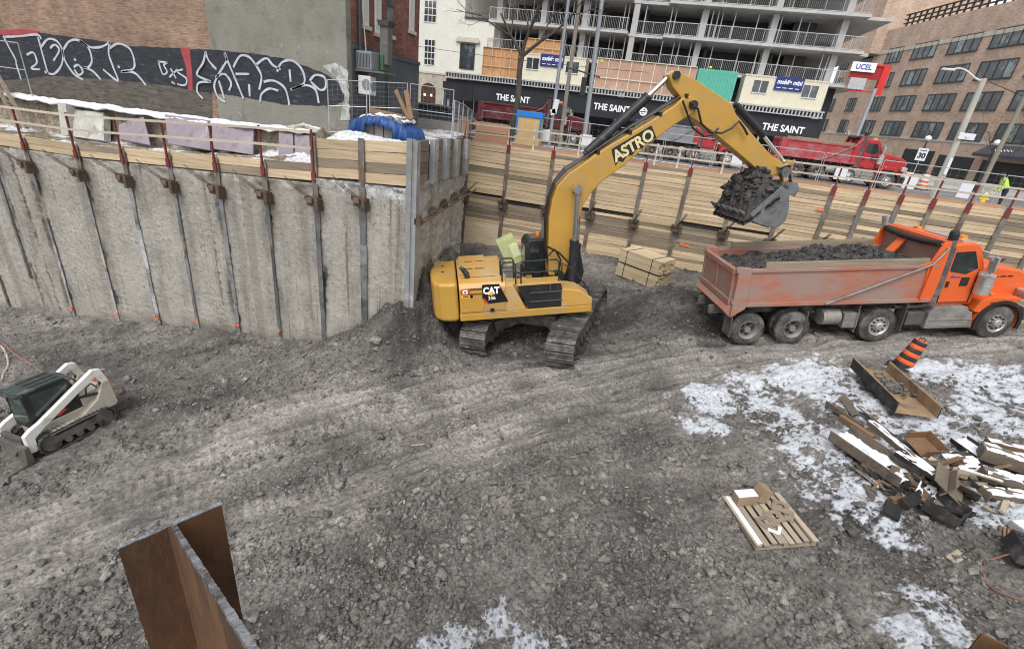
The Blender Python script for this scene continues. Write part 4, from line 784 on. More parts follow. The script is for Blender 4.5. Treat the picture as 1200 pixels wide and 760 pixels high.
# ---- tan brick hotel on the right
P0 = atz(1125, 212, 0); dr = ray(635, 132); dr[2] = 0; dr /= np.linalg.norm(dr); nr_ = np.array([-dr[1], dr[0], 0]); nr_ *= np.sign(-nr_.dot(P0))
m_ = np.array([dr[1], -dr[0], 0])
def HT(x, y): e = ray(x, y); p = EYE+e*((m_@(P0-EYE))/(m_@e)); return (p-P0)@dr, p[2]
oo = tuple(P0); t = thing('brick_hotel', 'tan brick block with rows of dark windows behind the street lamp', 'building', oo)
def hb(g, u0, u1, z0, z1, d0, d1, m=0, tn=1):                           # box on the facade: u along, d outwards
    c = P0+dr*(u0+u1)/2+nr_*(d0+d1)/2; c[2] = (z0+z1)/2; g.box(c, (abs(u1-u0), abs(d1-d0), z1-z0), m, np.array([dr, nr_, (0, 0, 1)]).T if np.linalg.det(np.array([dr, nr_, (0, 0, 1)])) > 0 else np.array([dr, -nr_, (0, 0, 1)]).T, tn)
g = G(); hb(g, -26, 34, -.2, 18.0, -14, 0); hb(g, 24, 34, 15, 24, -12, 1.6); hb(g, 14, 34, -.2, 14.2, 0, .0+.01); obj('wall', g, HOTB, t, oo)
g = G(); zb = HT(1055, 161)[1]; hb(g, -26, 34, zb-.15, zb+.2, 0, .08); zt2 = HT(1120, 48)[1]; hb(g, -26, 34, zt2-.1, zt2+.35, 0, .08); obj('stone_band', g, STONE, t, oo)
cols = [HT(a, c)[0] for a, b_, c in ((1058, 1083, 92), (1098, 1131, 90), (1147, 1189, 82), (1029, 1045, 95))]; cole = [HT(b_, c)[0] for a, b_, c in ((1058, 1083, 92), (1098, 1131, 90), (1147, 1189, 82), (1029, 1045, 95))]
colw = sorted([(min(a, b_), max(a, b_)) for a, b_ in zip(cols, cole)]); pit = colw[1][0]-colw[0][0]
colw = [(colw[0][0]-pit, colw[0][1]-pit), (colw[0][0]-2*pit, colw[0][1]-2*pit)]+colw+[(colw[-1][0]+pit*1.05, colw[-1][0]+pit*1.05+2.2), (colw[-1][0]+pit*2, colw[-1][0]+pit*2+2)]
zrow = [HT(1071, 160)[1], HT(1084, 129)[1], HT(1097, 97)[1], HT(1111, 63.5)[1]]
CURT = mat('curtain_glass', (.20, .25, .25), .2, 0, .25, .7, (.03, .035, .04), .9, (.45, .6), spec=.7)
for z in zrow:
    for a, b_ in colw:
        g = G(); hb(g, a, b_, z, z+1.75, -.06, .03, 0, .8); w = obj('window', g, GLASS, t, oo); g = G(); n = 4
        for k in range(n+1): u = a+(b_-a)*k/n; hb(g, u-.05, u+.05, z, z+1.75, .03, .08)
        hb(g, a-.08, b_+.08, z-.12, z, .0, .14); hb(g, a, b_, z+1.68, z+1.8, .03, .081); obj('frame', g, FRAMED, w, oo)
        g = G(); k = rnd.randint(0, 3); hb(g, a+(b_-a)*k/n+.06, a+(b_-a)*(k+1)/n-.06, z+.05, z+1.66, .03, .04); obj('curtain', g, CURT, w, oo)
g = G()
for u in np.arange(-26, 22, 1.1): hb(g, u, u+.14, 18, 19.6, -.7, -.5)
for z in (18.5, 19.0, 19.55): hb(g, -26, 22, z, z+.12, -.72, -.48)
obj('roof_trellis', g, mat('dark_timber', (.05, .045, .04), .8), t, oo)
for (xa, ya, xb, yb) in ((1061, 174, 1089, 194), (1101, 181, 1134, 203), (1152, 188, 1215, 214)):
    u0, z1 = HT(xa, ya); u1, z0 = HT(xb, yb); g = G(); hb(g, min(u0, u1), max(u0, u1), 0, max(z1, 2.4), -.1, .02); obj('street_opening', g, DARK, t, oo)
u0, z1 = HT(1160, 173); u1, z0 = HT(1225, 187); g = G(); uu = (min(u0, u1), max(u0, u1)); A = [P0+dr*u+nr_*d+np.array([0, 0, z]) for u in uu for d, z in ((.05, 4.0), (.05, 2.9), (1.5, 2.7), (1.5, 3.0))]; g.add(A, [(0, 3, 7, 4), (0, 1, 2, 3), (4, 7, 6, 5), (3, 2, 6, 7), (1, 5, 6, 2)]); aw = obj('awning', g, mat('slate_canvas', (.05, .055, .065), .8), t, oo)
c = P0+dr*(uu[0]+(uu[1]-uu[0])*.55)+nr_*1.05+np.array([0, 0, 3.42]); g = G(); pts = [c+(-dr)*(k*.11-1.1)+np.array([0, 0, .12*math.sin(k*1.9)+.03*k/10])-nr_*.0 for k in range(21)]; g.tube(pts, .03, 4); obj('white_script', g, WHT, aw, oo)
# ================================================================== MACHINES
def frame(o, fwd, up):
    up = np.array(up, float)/np.linalg.norm(up); f = np.array(fwd, float); f -= up*f.dot(up); f /= np.linalg.norm(f); l = np.cross(up, f)
    return Matrix([[f[i], l[i], up[i], o[i]] for i in range(3)]+[[0, 0, 0, 1]])
def paint(name, c, dust=(.30, .27, .24), amt=(.5, .72), rough=.4, s2=1.1, wear=None):
    return mat(name, c, rough, 0, .07, 1.5, dust, s2, amt, .06, 60, spec=.5, col3=wear or dust, s3=5, t3=(.62, .74))
YEL = paint('machine_yellow', (.43, .243, .042), (.31, .22, .12), (.46, .82)); YELT = paint('machine_yellow_dusty', (.48, .265, .06), (.42, .33, .20), (.40, .75)); BLKM = mat('satin_black', (.018, .018, .02), .45, 0, .3, 3, (.07, .065, .06), 3, (.55, .72), .1, 60)
TRK = mat('track_steel', (.075, .07, .066), .6, .5, .3, 5, (.15, .135, .12), 2.5, (.45, .62), .4, 40, col3=(.27, .25, .23), s3=4, t3=(.58, .7)); MUD = mat('caked_mud', (.085, .075, .066), .95, 0, .3, 3, (.15, .135, .12), 2, (.45, .62), .8, 25, dist=.03)
CHROME = mat('chrome_rod', (.62, .63, .66), .16, .9, .05, 4, bs=0); HOSE = mat('black_hose', (.014, .014, .015), .45); DSOIL = mat('wet_dark_soil', (.045, .042, .04), .85, 0, .4, 2.5, (.085, .08, .075), 3, (.5, .66), .9, 18, dist=.04, col3=(.12, .115, .11), s3=5, t3=(.6, .72))
SGREY = mat('worn_bucket_steel', (.17, .175, .18), .55, .35, .2, 3, (.10, .095, .09), 2.5, (.48, .64), .3, 40); GLASSD = mat('tinted_glass', (.02, .026, .028), .08, 0, .3, 1, bs=0, spec=.8)
NRM = np.array([-.1319, -.0288, 1]); NRM /= np.linalg.norm(NRM)
EO = np.array([-2.2, 14.8, float(-5.2+.1319*-2.2+.0288*14.8)]); az = math.radians(67)
EM = frame(EO, (math.sin(az), math.cos(az), 0), NRM); EMi = np.array(EM.inverted())
def el(x, y, l): # picture point -> (forward, up) in the plane l of the excavator
    a = np.array([EMi[i][:3] @ ray(x, y) for i in range(3)]); o = EMi[:3, :3] @ EYE+EMi[:3, 3]; k = (l-o[1])/a[1]; p = o+a*k; return (p[0], p[2])
ex = thing('excavator', 'large yellow tracked excavator holding up a bucket of dark soil', 'excavator', mw=EM)
# undercarriage, turned against the house
TR = np.array(Matrix.Rotation(math.radians(61), 4, 'Z'))
def loop_path(x0, x1, zc, r, n=14): return None
def track_shoes(x0, x1, zc, r, y, w, n, grouser=.035, th_=.03, bars=2, slope=0.0, r2=None):
    g = G(); r2 = r2 or r; L = x1-x0; tot = 2*L+2*PI*r; p = tot/n
    for k in range(n):
        s = (k+.5)*p
        if s < L: c = (x0+s, zc-r); a = 0
        elif s < L+PI*r: q = (s-L)/r; c = (x1+r*math.sin(q), zc-r*math.cos(q)); a = q
        elif s < 2*L+PI*r: c = (x1-(s-L-PI*r), zc+r+.0); a = PI
        else: q = (s-2*L-PI*r)/r; c = (x0-r*math.sin(q), zc+r*math.cos(q)); a = PI+q
        R_ = rot('Y', -a); z = c[1]
        g.box((c[0], y, z), (p*.93, w, th_), 0, R_, rnd.uniform(.8, 1.2))
        for b in range(bars):
            off = R_ @ np.array([(-.36+.36*b*2/(bars-1 or 1))*p, 0, -th_/2-grouser/2]); g.box((c[0]+off[0], y, z+off[2]), (.022, w, grouser), 0, R_, rnd.uniform(.9, 1.9))
    return g
for sgn in (1, -1):
    y = 1.37*sgn; g = track_shoes(-2.02, 2.02, .53, .49, y, .85, 49); tr = obj('track', g.xf(TR), TRK, ex)
    g = G(); g.box((0, y, .55), (3.5, .38, .34)); g.box((0, y, .78), (2.6, .30, .16)); g.box((0, y-.25*sgn, .62), (2.4, .2, .2)); obj('track_frame', g.xf(TR), MUD, tr, bevel=.03)
    g = G()
    for x in np.linspace(-1.5, 1.5, 8): g.cyl((x, y-.24, .26), (x, y+.24, .26), .13, n=12)
    for x in (-.7, .7): g.cyl((x, y-.16, .93), (x, y+.16, .93), .08, n=10)
    each('roller', g.xf(TR), MUD, tr)
    for x in (-2.02, 2.02): g = G(); g.lathe([(-.22, .1), (-.22, .3), (-.1, .34), (-.07, .43), (.07, .43), (.1, .34), (.22, .3), (.22, .1)], (x, y, .53), (0, 1, 0), 22); obj('idler', g.xf(TR), MUD, tr)
g = G(); g.box((0, 0, .82), (1.7, 1.5, .38)); [g.beam((sx*.5, sy*.5, .8), (sx*1.2, sy*1.25, .62), .45, .35) for sx in (-1, 1) for sy in (-1, 1)]; g.cyl((0, 0, 1.0), (0, 0, 1.26), .72, n=28); obj('car_body', g.xf(TR), MUD, ex, bevel=.02)
# house
g = G(); g.bb((-2.72, -1.5, 1.27), (1.32, -.45, 1.5)); g.bb((-2.72, .45, 1.27), (1.45, 1.5, 1.5)); g.bb((-2.7, -.449, 1.3), (.9, .449, 1.62)); obj('platform', g, YEL, ex, bevel=.025)
pl = [(-2.74, -1.5), (-3.02, -1.5), (-3.26, -1.42), (-3.43, -1.22), (-3.5, -.9), (-3.56, 0)]; pl = pl+[(a, -b) for a, b in pl[-2::-1]]
g = G(); g.prism(pl, (0, 0, 0), (1, 0, 0), (0, 1, 0), (0, 0, 1), 1.27, 2.47); cw = obj('counterweight', g, YEL, ex, bevel=.11); cw.modifiers['bevel'].segments = 4
g = G(); [g.box((-3.15, k*.62-.3, 2.475), (.09, .09, .012)) for k in (0, 1)]; g.box((-3.475, -.95, 1.5), (.02, .26, .07), 1, rot('Z', .35)); obj('lifting_eye', g, [BLKM, mat('red_reflector', (.4, .03, .03), .3)], cw)
g = G(); pr = [(-1.5, 1.5), (-1.5, 2.28), (-1.38, 2.42), (-.9, 2.47), (.9, 2.47), (1.4, 2.42), (1.5, 2.3), (1.5, 1.5)]; g.prism(pr, (0, 0, 0), (0, 1, 0), (0, 0, 1), (1, 0, 0), -2.70, -1.32); hd_ = obj('engine_hood', g, YELT, ex, bevel=.03)
g = G(); g.bb((-2.62, -1.0, 2.47), (-1.55, -.05, 2.51)); g.bb((-2.62, .0, 2.47), (-1.75, 1.25, 2.515)); obj('hood_cover', g, YELT, hd_, bevel=.015)
g = G(); [g.box((x, y, 2.517), (.26, .07, .01)) for x, y in ((-2.35, -.3), (-2.0, -.3), (-2.3, .5), (-1.95, .5))]; [g.box((x, -1.18, 2.437), (.3, .05, .006), 0, rot('X', .1)) for x in (-2.35, -1.95)]; obj('hood_slot', g, mat('dark_slot', (.12, .06, .01), .7), hd_)
g = G(); g.tube([(-2.42, -1.0, 2.47), (-2.44, -1.0, 2.6), (-2.55, -.98, 2.74), (-2.62, -.97, 2.8)], [.085, .085, .07, .04], 10); obj('exhaust', g, BLKM, ex)
g = G(); g.bb((-2.66, -1.525, 1.56), (-1.98, -1.5, 2.2)); g.bb((-1.95, -1.525, 1.56), (-1.36, -1.5, 2.2)); sd_ = obj('side_door', g, YEL, ex, bevel=.012)
g = G(); g.bb((-2.6, -1.52, 2.24), (-1.5, -1.5, 2.29)); g.bb((-2.6, -1.533, 2.1), (-1.98, -1.525, 2.14)); obj('vent_slot', g, mat('dark_slot', (.12, .06, .01), .7), sd_)
g = G(); g.prism([(-1.33, 1.5), (-1.33, 2.3), (-1.1, 2.3), (-.72, 1.5)], (0, -1.5, 0), (1, 0, 0), (0, 0, 1), (0, 1, 0), 0, .6); g.bb((-1.33, -.9, 1.5), (-1.25, 1.5, 2.4)); g.bb((-1.33, -1.4, 2.28), (-.95, -.9, 2.34)); obj('fender_panel', g, YELT, ex, bevel=.015)
DEC = mat('decal_black', (.01, .01, .011), .35); DECW = mat('decal_white', (.78, .78, .78), .4); DECR = mat('decal_red', (.55, .03, .02), .4); DECY = mat('decal_yellow', (.75, .42, .03), .4)
yl = -1.5285; pp = [el(*p, yl) for p in ((564.9, 333.6), (584.6, 332.5), (595.6, 352.8), (571.2, 356), (565.2, 349.8))]
g = G(); g.prism(pp, (0, yl, 0), (1, 0, 0), (0, 0, 1), (0, -1, 0), 0, .004); dc = obj('decal', g, DEC, sd_)
q = [el(*p, yl) for p in ((565.2, 349.8), (567, 348.8), (573.4, 355.8), (571.2, 356))]; g = G(); g.prism(q, (0, yl-.004, 0), (1, 0, 0), (0, 0, 1), (0, -1, 0), 0, .003); obj('red_stripe', g, DECR, dc)
c = el(574.5, 340.6, yl); text('lettering', 'CAT', .28, (c[0]+.03, yl-.006, c[1]), (1, 0, 0), (0, 0, 1), DECW, dc, None, .002, .014, sx=.86)
g = G(); g.prism([(c[0]-.08, c[1]-.13), (c[0]+.1, c[1]-.13), (c[0]+.01, c[1]+.0)], (0, yl-.009, 0), (1, 0, 0), (0, 0, 1), (0, -1, 0), 0, .003); obj('triangle', g, DECY, dc)
c = el(577.5, 349, yl); text('lettering', '336', .15, (c[0]-.03, yl-.008, c[1]), (1, 0, 0), (0, 0, 1), DECW, dc, None, .002, .002)
c = el(545, 342.3, yl); g = G(); g.bb((c[0]-.13, yl-.004, c[1]-.065), (c[0]+.13, yl, c[1]+.065), 0); g.bb((c[0]-.13, yl-.006, c[1]-.065), (c[0]-.07, yl-.004, c[1]+.065), 1); g.bb((c[0]+.07, yl-.006, c[1]-.065), (c[0]+.13, yl-.004, c[1]+.065), 1)
star = [(.0, .05), (.012, .02), (.035, .028), (.03, .0), (.045, -.008), (.012, -.03), (.006, -.05), (-.006, -.05), (-.012, -.03), (-.045, -.008), (-.03, 0), (-.035, .028), (-.012, .02)]
g.prism(star, (c[0], yl-.004, c[1]), (1, 0, 0), (0, 0, 1), (0, -1, 0), 0, .003, 1); obj('flag_sticker', g, [DECW, DECR], sd_)
c = el(547, 347.6, yl); g = G(); g.bb((c[0]-.16, yl-.003, c[1]-.045), (c[0]+.2, yl, c[1]+.045), 0); g.bb((c[0]-.11, yl-.005, c[1]-.015), (c[0]+.05, yl-.003, c[1]+.015), 1); g.lathe([(0, .05), (.003, .05)], (c[0]+.14, yl-.003, c[1]), (0, -1, 0), 14, 1); obj('yellow_sticker', g, [DECY, DEC], sd_)
c = el(577, 363, yl); g = G(); g.bb((c[0]-.06, yl-.01, c[1]-.05), (c[0]+.06, yl, c[1]+.05)); obj('latch', g, DEC, sd_)
# black stepped recess and front tool box
q = [(-.95, 2.26), (.33, 2.26), (.52, 1.56), (-.66, 1.52)]; g = G(); g.prism(q, (0, -1.47, 0), (1, 0, 0), (0, 0, 1), (0, 1, 0), 0, .5); [g.bb((-.62, -1.5, z), (.42, -1.46, z+.03), 1) for z in (1.72, 2.0)]; g.bb((.0, -1.5, 2.02), (.03, -1.46, 2.25), 1); obj('step_recess', g, [BLKM, mat('step_edge', (.07, .07, .07), .5)], ex)
g = G(); g.bb((-1.0, -1.5, 2.262), (.36, -.95, 2.31)); obj('catwalk', g, YELT, ex, bevel=.01)
g = G(); g.prism([(.36, 1.5), (.36, 2.05), (.5, 2.08), (.95, 1.98), (1.32, 1.72), (1.32, 1.5)], (0, -1.5, 0), (1, 0, 0), (0, 0, 1), (0, 1, 0), 0, .85); obj('tool_box', g, YELT, ex, bevel=.03)
g = G(); r2 = random.Random(3)
for k in range(16): x, y = r2.uniform(-1.15, .7), r2.uniform(-.85, .3); g.bb((x-.1, y-.08, 1.6), (x+.1, y+.08, r2.uniform(1.8, 2.2)), r2.choice((0, 0, 1, 2)))
for k in range(10): x, y = r2.uniform(-1.1, .3), r2.uniform(-.85, .2); g.tube([(x, y, 1.8), (x+.15, y, 2.2), (x+.4, y+.1, 2.15), (x+.6, y+.1, 1.85)], .028, 6, 0)
obj('pump_bay', g, [BLKM, RUST, YEL], ex)
for a, b_, z1 in ((-1.42, -1.02, 2.98), (-.86, .28, 2.98)):
    g = G()
    for y in ((-1.42, -.98) if a < -1 else (-1.42,)):
        z0 = 2.42 if a < -1 else 2.3; g.tube([(a, y, z0), (a, y, z1-.08), (a+.06, y, z1), (b_-.06, y, z1), (b_, y, z1-.08), (b_, y, z0-.1)], .024, 8); g.tube([(a, y, (z0+z1)/2), (b_, y, (z0+z1)/2)], .018, 6)
    obj('handrail', g, BLKM, ex)
g = G(); g.tube([(.35, -1.4, 2.3), (.38, -1.4, 2.85), (.75, -1.4, 2.6), (1.2, -1.42, 2.0), (1.3, -1.42, 1.5)], .024, 8); obj('handrail', g, BLKM, ex)
g = G(); g.prism([(-.4, 1.45), (-.4, 2.95), (-.28, 3.12), (1.2, 3.12), (1.42, 2.9), (1.62, 1.9), (1.5, 1.45)], (0, .48, 0), (1, 0, 0), (0, 0, 1), (0, 1, 0), 0, .98); cb = obj('cab', g, BLKM, ex, bevel=.05)
g = G(); g.bb((-.25, .465, 2.05), (.45, .48, 2.95)); g.bb((.53, .465, 2.05), (1.3, .48, 2.95)); g.bb((-.412, .6, 2.1), (-.4, 1.35, 2.9)); g.bb((-.2, .6, 3.12), (.9, 1.35, 3.135)); obj('cab_glass', g, GLASSD, cb)
g = G(); g.cyl((.1, 1.0, 3.135), (.1, 1.0, 3.25), .06, n=10); obj('beacon', g, mat('amber_lens', (.75, .25, .02), .25), cb)
BT = .27
bpx = [(643, 322), (642.5, 290), (643.5, 256), (647, 236), (653, 218.5), (666, 204), (679, 195), (697, 182), (716, 169.5), (762, 142.5), (791, 123.5), (800, 115), (809, 112), (816, 118), (817.5, 127), (812, 133), (790, 147), (760, 170), (730, 195), (706, 212.5), (693, 226), (684, 240), (677, 261), (671, 287), (664, 318), (655, 333)]
g = G(); g.prism([el(x, y, -BT) for x, y in bpx], (0, 0, 0), (1, 0, 0), (0, 0, 1), (0, 1, 0), -BT, BT); bo = obj('boom', g, YEL, ex, bevel=.035)
g = G()
for k in (9, 15): pass
A = [el(x, y, -BT) for x, y in ((676, 222), (812, 123), (655, 322))]
for (f, u), r in zip(A, (.14, .12, .16)): g.cyl((f, -BT-.09, u), (f, BT+.09, u), r, n=20); g.cyl((f, -BT-.12, u), (f, -BT-.09, u), r*.55, n=14)
each('boom_pin', g, BLKM, bo, per=2)
q = [el(x, y, -BT-.01) for x, y in ((716.5, 175), (763.5, 147), (766, 153), (769.5, 161.5), (765, 163.5), (762, 168), (757, 168), (753, 174), (746, 175), (741, 182), (735, 182.5), (730, 190), (725, 188.5), (721.5, 194.5), (719, 186))]
g = G(); g.prism(q, (0, -BT-.001, 0), (1, 0, 0), (0, 0, 1), (0, -1, 0), 0, .005); dc = obj('name_panel', g, mat('panel_black', (.016, .015, .012), .5, 0, .3, 6, (.06, .05, .025), 5, (.62, .8)), bo)
a = np.array(el(718.5, 185.5, -BT)); b_ = np.array(el(766.5, 156, -BT)); d = (b_-a)/np.linalg.norm(b_-a); c = a+(b_-a)*.5
text('lettering', 'ASTRO', .45, (c[0]-.0, -BT-.008, c[1]), (d[0], 0, d[1]), (-d[1], 0, d[0]), mat('pale_gold', (.62, .55, .30), .5, 0, .15, 5), dc, None, .004, .016, sx=.93)
def strut(name, p, q, r, l, rod_to, rr, par):                          # hydraulic cylinder: barrel p->q, rod q->rod_to (picture points)
    P, Q, T_ = [np.array([*el(*z, l)]) for z in (p, q, rod_to)]; V = lambda z: (z[0], l, z[1])
    g = G(); g.cyl(V(P), V(Q), r, n=18); g.cyl(V(Q), V(Q+(Q-P)/np.linalg.norm(Q-P)*.08), r*1.12, n=18); g.cyl(V(P-(Q-P)/np.linalg.norm(Q-P)*.1), V(P), r*.7, n=12); o = obj(name, g, BLKM, par)
    g = G(); g.cyl(V(Q), V(T_), rr, n=16); g.cyl((T_[0], l-.12, T_[1]), (T_[0], l+.12, T_[1]), rr*1.6, n=16); obj('chrome_rod', g, CHROME, o); return o
strut('boom_cylinder', (669, 336), (673, 284), .135, -.52, (676.5, 222), .075, ex); strut('boom_cylinder', (672, 338), (676, 288), .135, .5, (678.5, 224), .075, ex)
strut('stick_cylinder', (688, 178.5), (757, 115.5), .135, 0, (785, 88.5), .07, ex)
spx = [(783.5, 88), (788, 83.5), (797, 85), (812, 91), (858, 121.5), (863, 134), (885, 160.5), (904, 182), (917, 190), (921, 197), (914, 205), (903, 206), (888, 199), (860, 175), (833, 153), (818, 143), (808, 136), (803, 126), (797, 113), (789, 103)]
ST = .22; g = G(); g.prism([el(x, y, -ST) for x, y in spx], (0, 0, 0), (1, 0, 0), (0, 0, 1), (0, 1, 0), -ST, ST); sk = obj('stick', g, YEL, ex, bevel=.03)
g = G(); [g.cyl((f, -ST-.08, u), (f, ST+.08, u), r, n=18) for (f, u), r in ((el(788, 89, 0), .11), (el(912, 199, 0), .13))]; each('stick_pin', g, BLKM, sk)
strut('bucket_cylinder', (863, 124), (893, 157), .105, 0, (919, 190), .055, ex)
HGB = (918, 214); lk = G(); T0 = el(919, 190, 0); H0 = el(912, 200, 0); B0 = el(922, 216, 0); D0 = el(911, 219, 0)
for y in (-.3, .3): lk.beam((T0[0], y, T0[1]), (H0[0]-.25, y, H0[1]+.14), .05, .16, up=(0, 1, 0)); lk.beam((T0[0], y*.75, T0[1]), (B0[0], y*.75, B0[1]), .05, .17, up=(0, 1, 0))
[lk.cyl((f, -.38, u), (f, .38, u), .085, n=16) for f, u in (T0, B0)]; obj('bucket_linkage', lk, mat('worn_yellow', (.36, .24, .10), .6, 0, .2, 3, (.14, .125, .11), 2.5, (.42, .6)), ex, bevel=.01)
g = G(); g.cyl((D0[0], -.4, D0[1]), (D0[0], .4, D0[1]), .12, n=18); g.cyl((H0[0], -.4, H0[1]), (H0[0], .4, H0[1]), .15, n=20); each('bucket_pin', g, SGREY, ex)
BW = .82; bk = [el(x, y, -BW) for x, y in ((877, 253.5), (880, 258), (886, 261.5), (899, 265.8), (911, 266), (920, 258), (923.5, 244), (924, 226), (916, 219))]
g = G(); ctr = np.mean(bk, 0)
for a, b_ in zip(bk, bk[1:]): g.beam((a[0], 0, a[1]), (b_[0], 0, b_[1]), 2*BW, .05)
bu = obj('bucket', g, SGREY, ex)
for s_ in (-1, 1): g = G(); g.prism(bk, (0, s_*BW, 0), (1, 0, 0), (0, 0, 1), (0, s_, 0), 0, .05); g.beam((bk[0][0]+.04, s_*(BW+.055), bk[0][1]+.02), (bk[8][0]-.02, s_*(BW+.055), bk[8][1]-.04), .03, .16, up=(0, 0, 1)); obj('side_plate', g, SGREY, bu, bevel=.012)
g = G(); a, b_ = np.array(bk[0]), np.array(bk[2]); d = (a-b_)/np.linalg.norm(a-b_)
for y in np.linspace(-.7, .7, 5): p = a+d*.2; g.beam((a[0]-d[0]*.15, y, a[1]-d[1]*.15), (p[0], y, p[1]), .1, .09); g.beam((p[0], y, p[1]), (p[0]+d[0]*.1, y, p[1]+d[1]*.1), .07, .05)
each('tooth', g, SGREY, bu, per=2)
ear = [el(x, y, 0) for x, y in ((906, 222), (908, 213), (915, 212), (925, 212), (927, 220), (922, 228))]
for s_ in (-1, 1): g = G(); g.prism(ear, (0, s_*.34, 0), (1, 0, 0), (0, 0, 1), (0, s_, 0), 0, .06); obj('hinge_ear', g, SGREY, bu, bevel=.01)
# hoses over boom and stick
g = G()
def hose(pts, l, r=.028): g.tube([(el(x, y, l)[0], l+dl, el(x, y, l)[1]) for x, y, dl in [(p+(0,))[:3] for p in pts]], r, 6)
for k, l in enumerate((-.19, -.07, .07, .19)):
    o = k*.9; hose([(644-o*.3, 318), (639-o*.4, 290), (639.5-o*.4, 256), (643.5-o*.5, 233-o), (650-o*.3, 214-o), (664-o, 199-o), (679, 189-o), (697, 176.5-o)], l)
    hose([(697, 176.5-o), (716, 164-o), (740, 148.5-o), (762, 136-o), (791, 117.5-o), (803, 109-o), (814, 112-o*.5), (821, 124), (828, 138), (842, 144), (856, 135), (862, 128)], l)
hose([(808, 120), (818, 128), (822, 145), (832, 155), (846, 156), (858, 150), (866, 142), (872, 150), (876, 158)], -.36, .032); hose([(800, 118), (806, 135), (812, 150), (825, 160), (835, 158), (842, 150)], -.4, .03); hose([(642, 300), (650, 292), (657, 304), (655, 316), (648, 318)], -.5, .035); hose([(640, 288), (655, 296), (668, 309), (672, 311)], -.55, .035)
for x, y in ((698, 177), (735, 154), (770, 133), (800, 112)): f, u = el(x, y, 0); g.box((f, 0, u-.02), (.09, .56, .12))
obj('hydraulic_hose', g, HOSE, ex)
# soil heaped in the bucket
def lump_heap(name, prof, l0, l1, mw, m, amp=.16, base=None, crown=.35, n=80, k=56, edge=True, nclod=260, csz=.06):
    s_ = np.linspace(0, 1, n); ll = np.linspace(-1, 1, k); SS, LL = np.meshgrid(s_, ll, indexing='ij'); P = np.array(prof); sx = np.linspace(0, 1, len(P))
    x = np.interp(SS, sx, P[:, 0]); z1 = np.interp(SS, sx, P[:, 1]); z0 = np.interp(SS, sx, P[:, 2]); wy_ = (l1-l0)/2*LL; f1, f2, hid = worley(x*3.0+.4*pnoise(x*3, wy_*3, 1), wy_*3.0, 31); g1, g2, h2 = worley(x*6.5, wy_*6.5+.3*pnoise(x*6, wy_*6, 2), 32); e1, e2, h3 = worley(x*14, wy_*14, 33); dm = lambda f: np.sqrt(np.clip(1-(f/.72)**2, 0, 1))
    rise = (z1-z0)*(1-crown*np.abs(LL)**2.2); zz = z0+rise+amp*(.75*dm(f1)*(.15+hid)+.5*dm(g1)*(.1+h2)+.25*dm(e1)*h3+.45*fbm(x*2.5, wy_*2.5, 4, 35)-.35); y = (l0+l1)/2+LL*(l1-l0)/2*(1+.05*fbm(x*4, LL*3, 3, 36)); x = x+.06*fbm(x*5, LL*5, 3, 37)
    if edge: e_ = np.minimum(1, np.minimum(np.minimum(SS, 1-SS)*9, (1-np.abs(LL))*7)); zz = z0+(zz-z0)*np.sqrt(np.clip(e_, 0, 1))
    T_ = np.stack([x, y, zz], -1); B_ = np.stack([x, y, z0-.12+0*zz], -1); ii = np.arange(n*k).reshape(n, k); q1 = np.stack([ii[:-1, :-1], ii[1:, :-1], ii[1:, 1:], ii[:-1, 1:]], -1).reshape(-1, 4); rim = np.concatenate([ii[:, 0], ii[-1, 1:], ii[-2::-1, -1], ii[0, -2:0:-1]]); r2 = np.roll(rim, -1); sk_ = np.stack([rim, r2, r2+n*k, rim+n*k], -1)
    ci = rs.randint(3, n-3, nclod); cj = rs.randint(3, k-3, nclod); cs = np.clip(csz*(1-rs.uniform(0, 1, nclod))**-.5, 0, csz*3.2); pos = T_[ci, cj]+rs.uniform(-.03, .03, (nclod, 3)); CT = rs.uniform(.6, 1.5, nclod)
    CV, CF, _ = scatter(pos, cs, 2, 12, CT)
    me = mesh_np(name, np.concatenate([T_.reshape(-1, 3), B_.reshape(-1, 3), CV]), quads=np.concatenate([q1, q1[:, ::-1]+n*k, sk_]), tris=CF+2*n*k, mats=[m], smooth=False, attrs={'tint': ('FACE', np.concatenate([np.ones(2*len(q1)+len(sk_)), np.repeat(CT, len(CF)//max(1, nclod))]))})
    o = obj(name, me, None); o.matrix_basis = mw; return o
top = [(833, 237), (838, 222), (845, 214), (853, 210), (866, 205), (876, 203), (884, 200), (892, 206), (902, 213), (910, 219), (918, 222)]; lip0, lip1 = np.array(el(876.5, 254, -BW)), np.array(el(914, 225, -BW)); pr = [(lip0[0]-.12+(lip1[0]-lip0[0]+.12)*k/10, lip0[1]+(lip1[1]-lip0[1])*k/10+h_, lip0[1]+(lip1[1]-lip0[1])*k/10-.15) for k, h_ in enumerate((.10, .42, .62, .74, .80, .82, .80, .72, .55, .34, .12))]; top = []
for i_, (x, y) in enumerate(top): f, u = el(x, y, -.35); u0 = lip0[1]+(lip1[1]-lip0[1])*i_/10; pr.append((f if i_ else lip0[0], max(u, u0+.06), u0-.12))
tag(lump_heap('soil_heap', pr, -.88, .96, EM, DSOIL, .17, crown=.45, n=110, k=80, nclod=240, csz=.075), 'dark wet lumpy soil heaped in the raised excavator bucket', 'soil', kind='stuff')
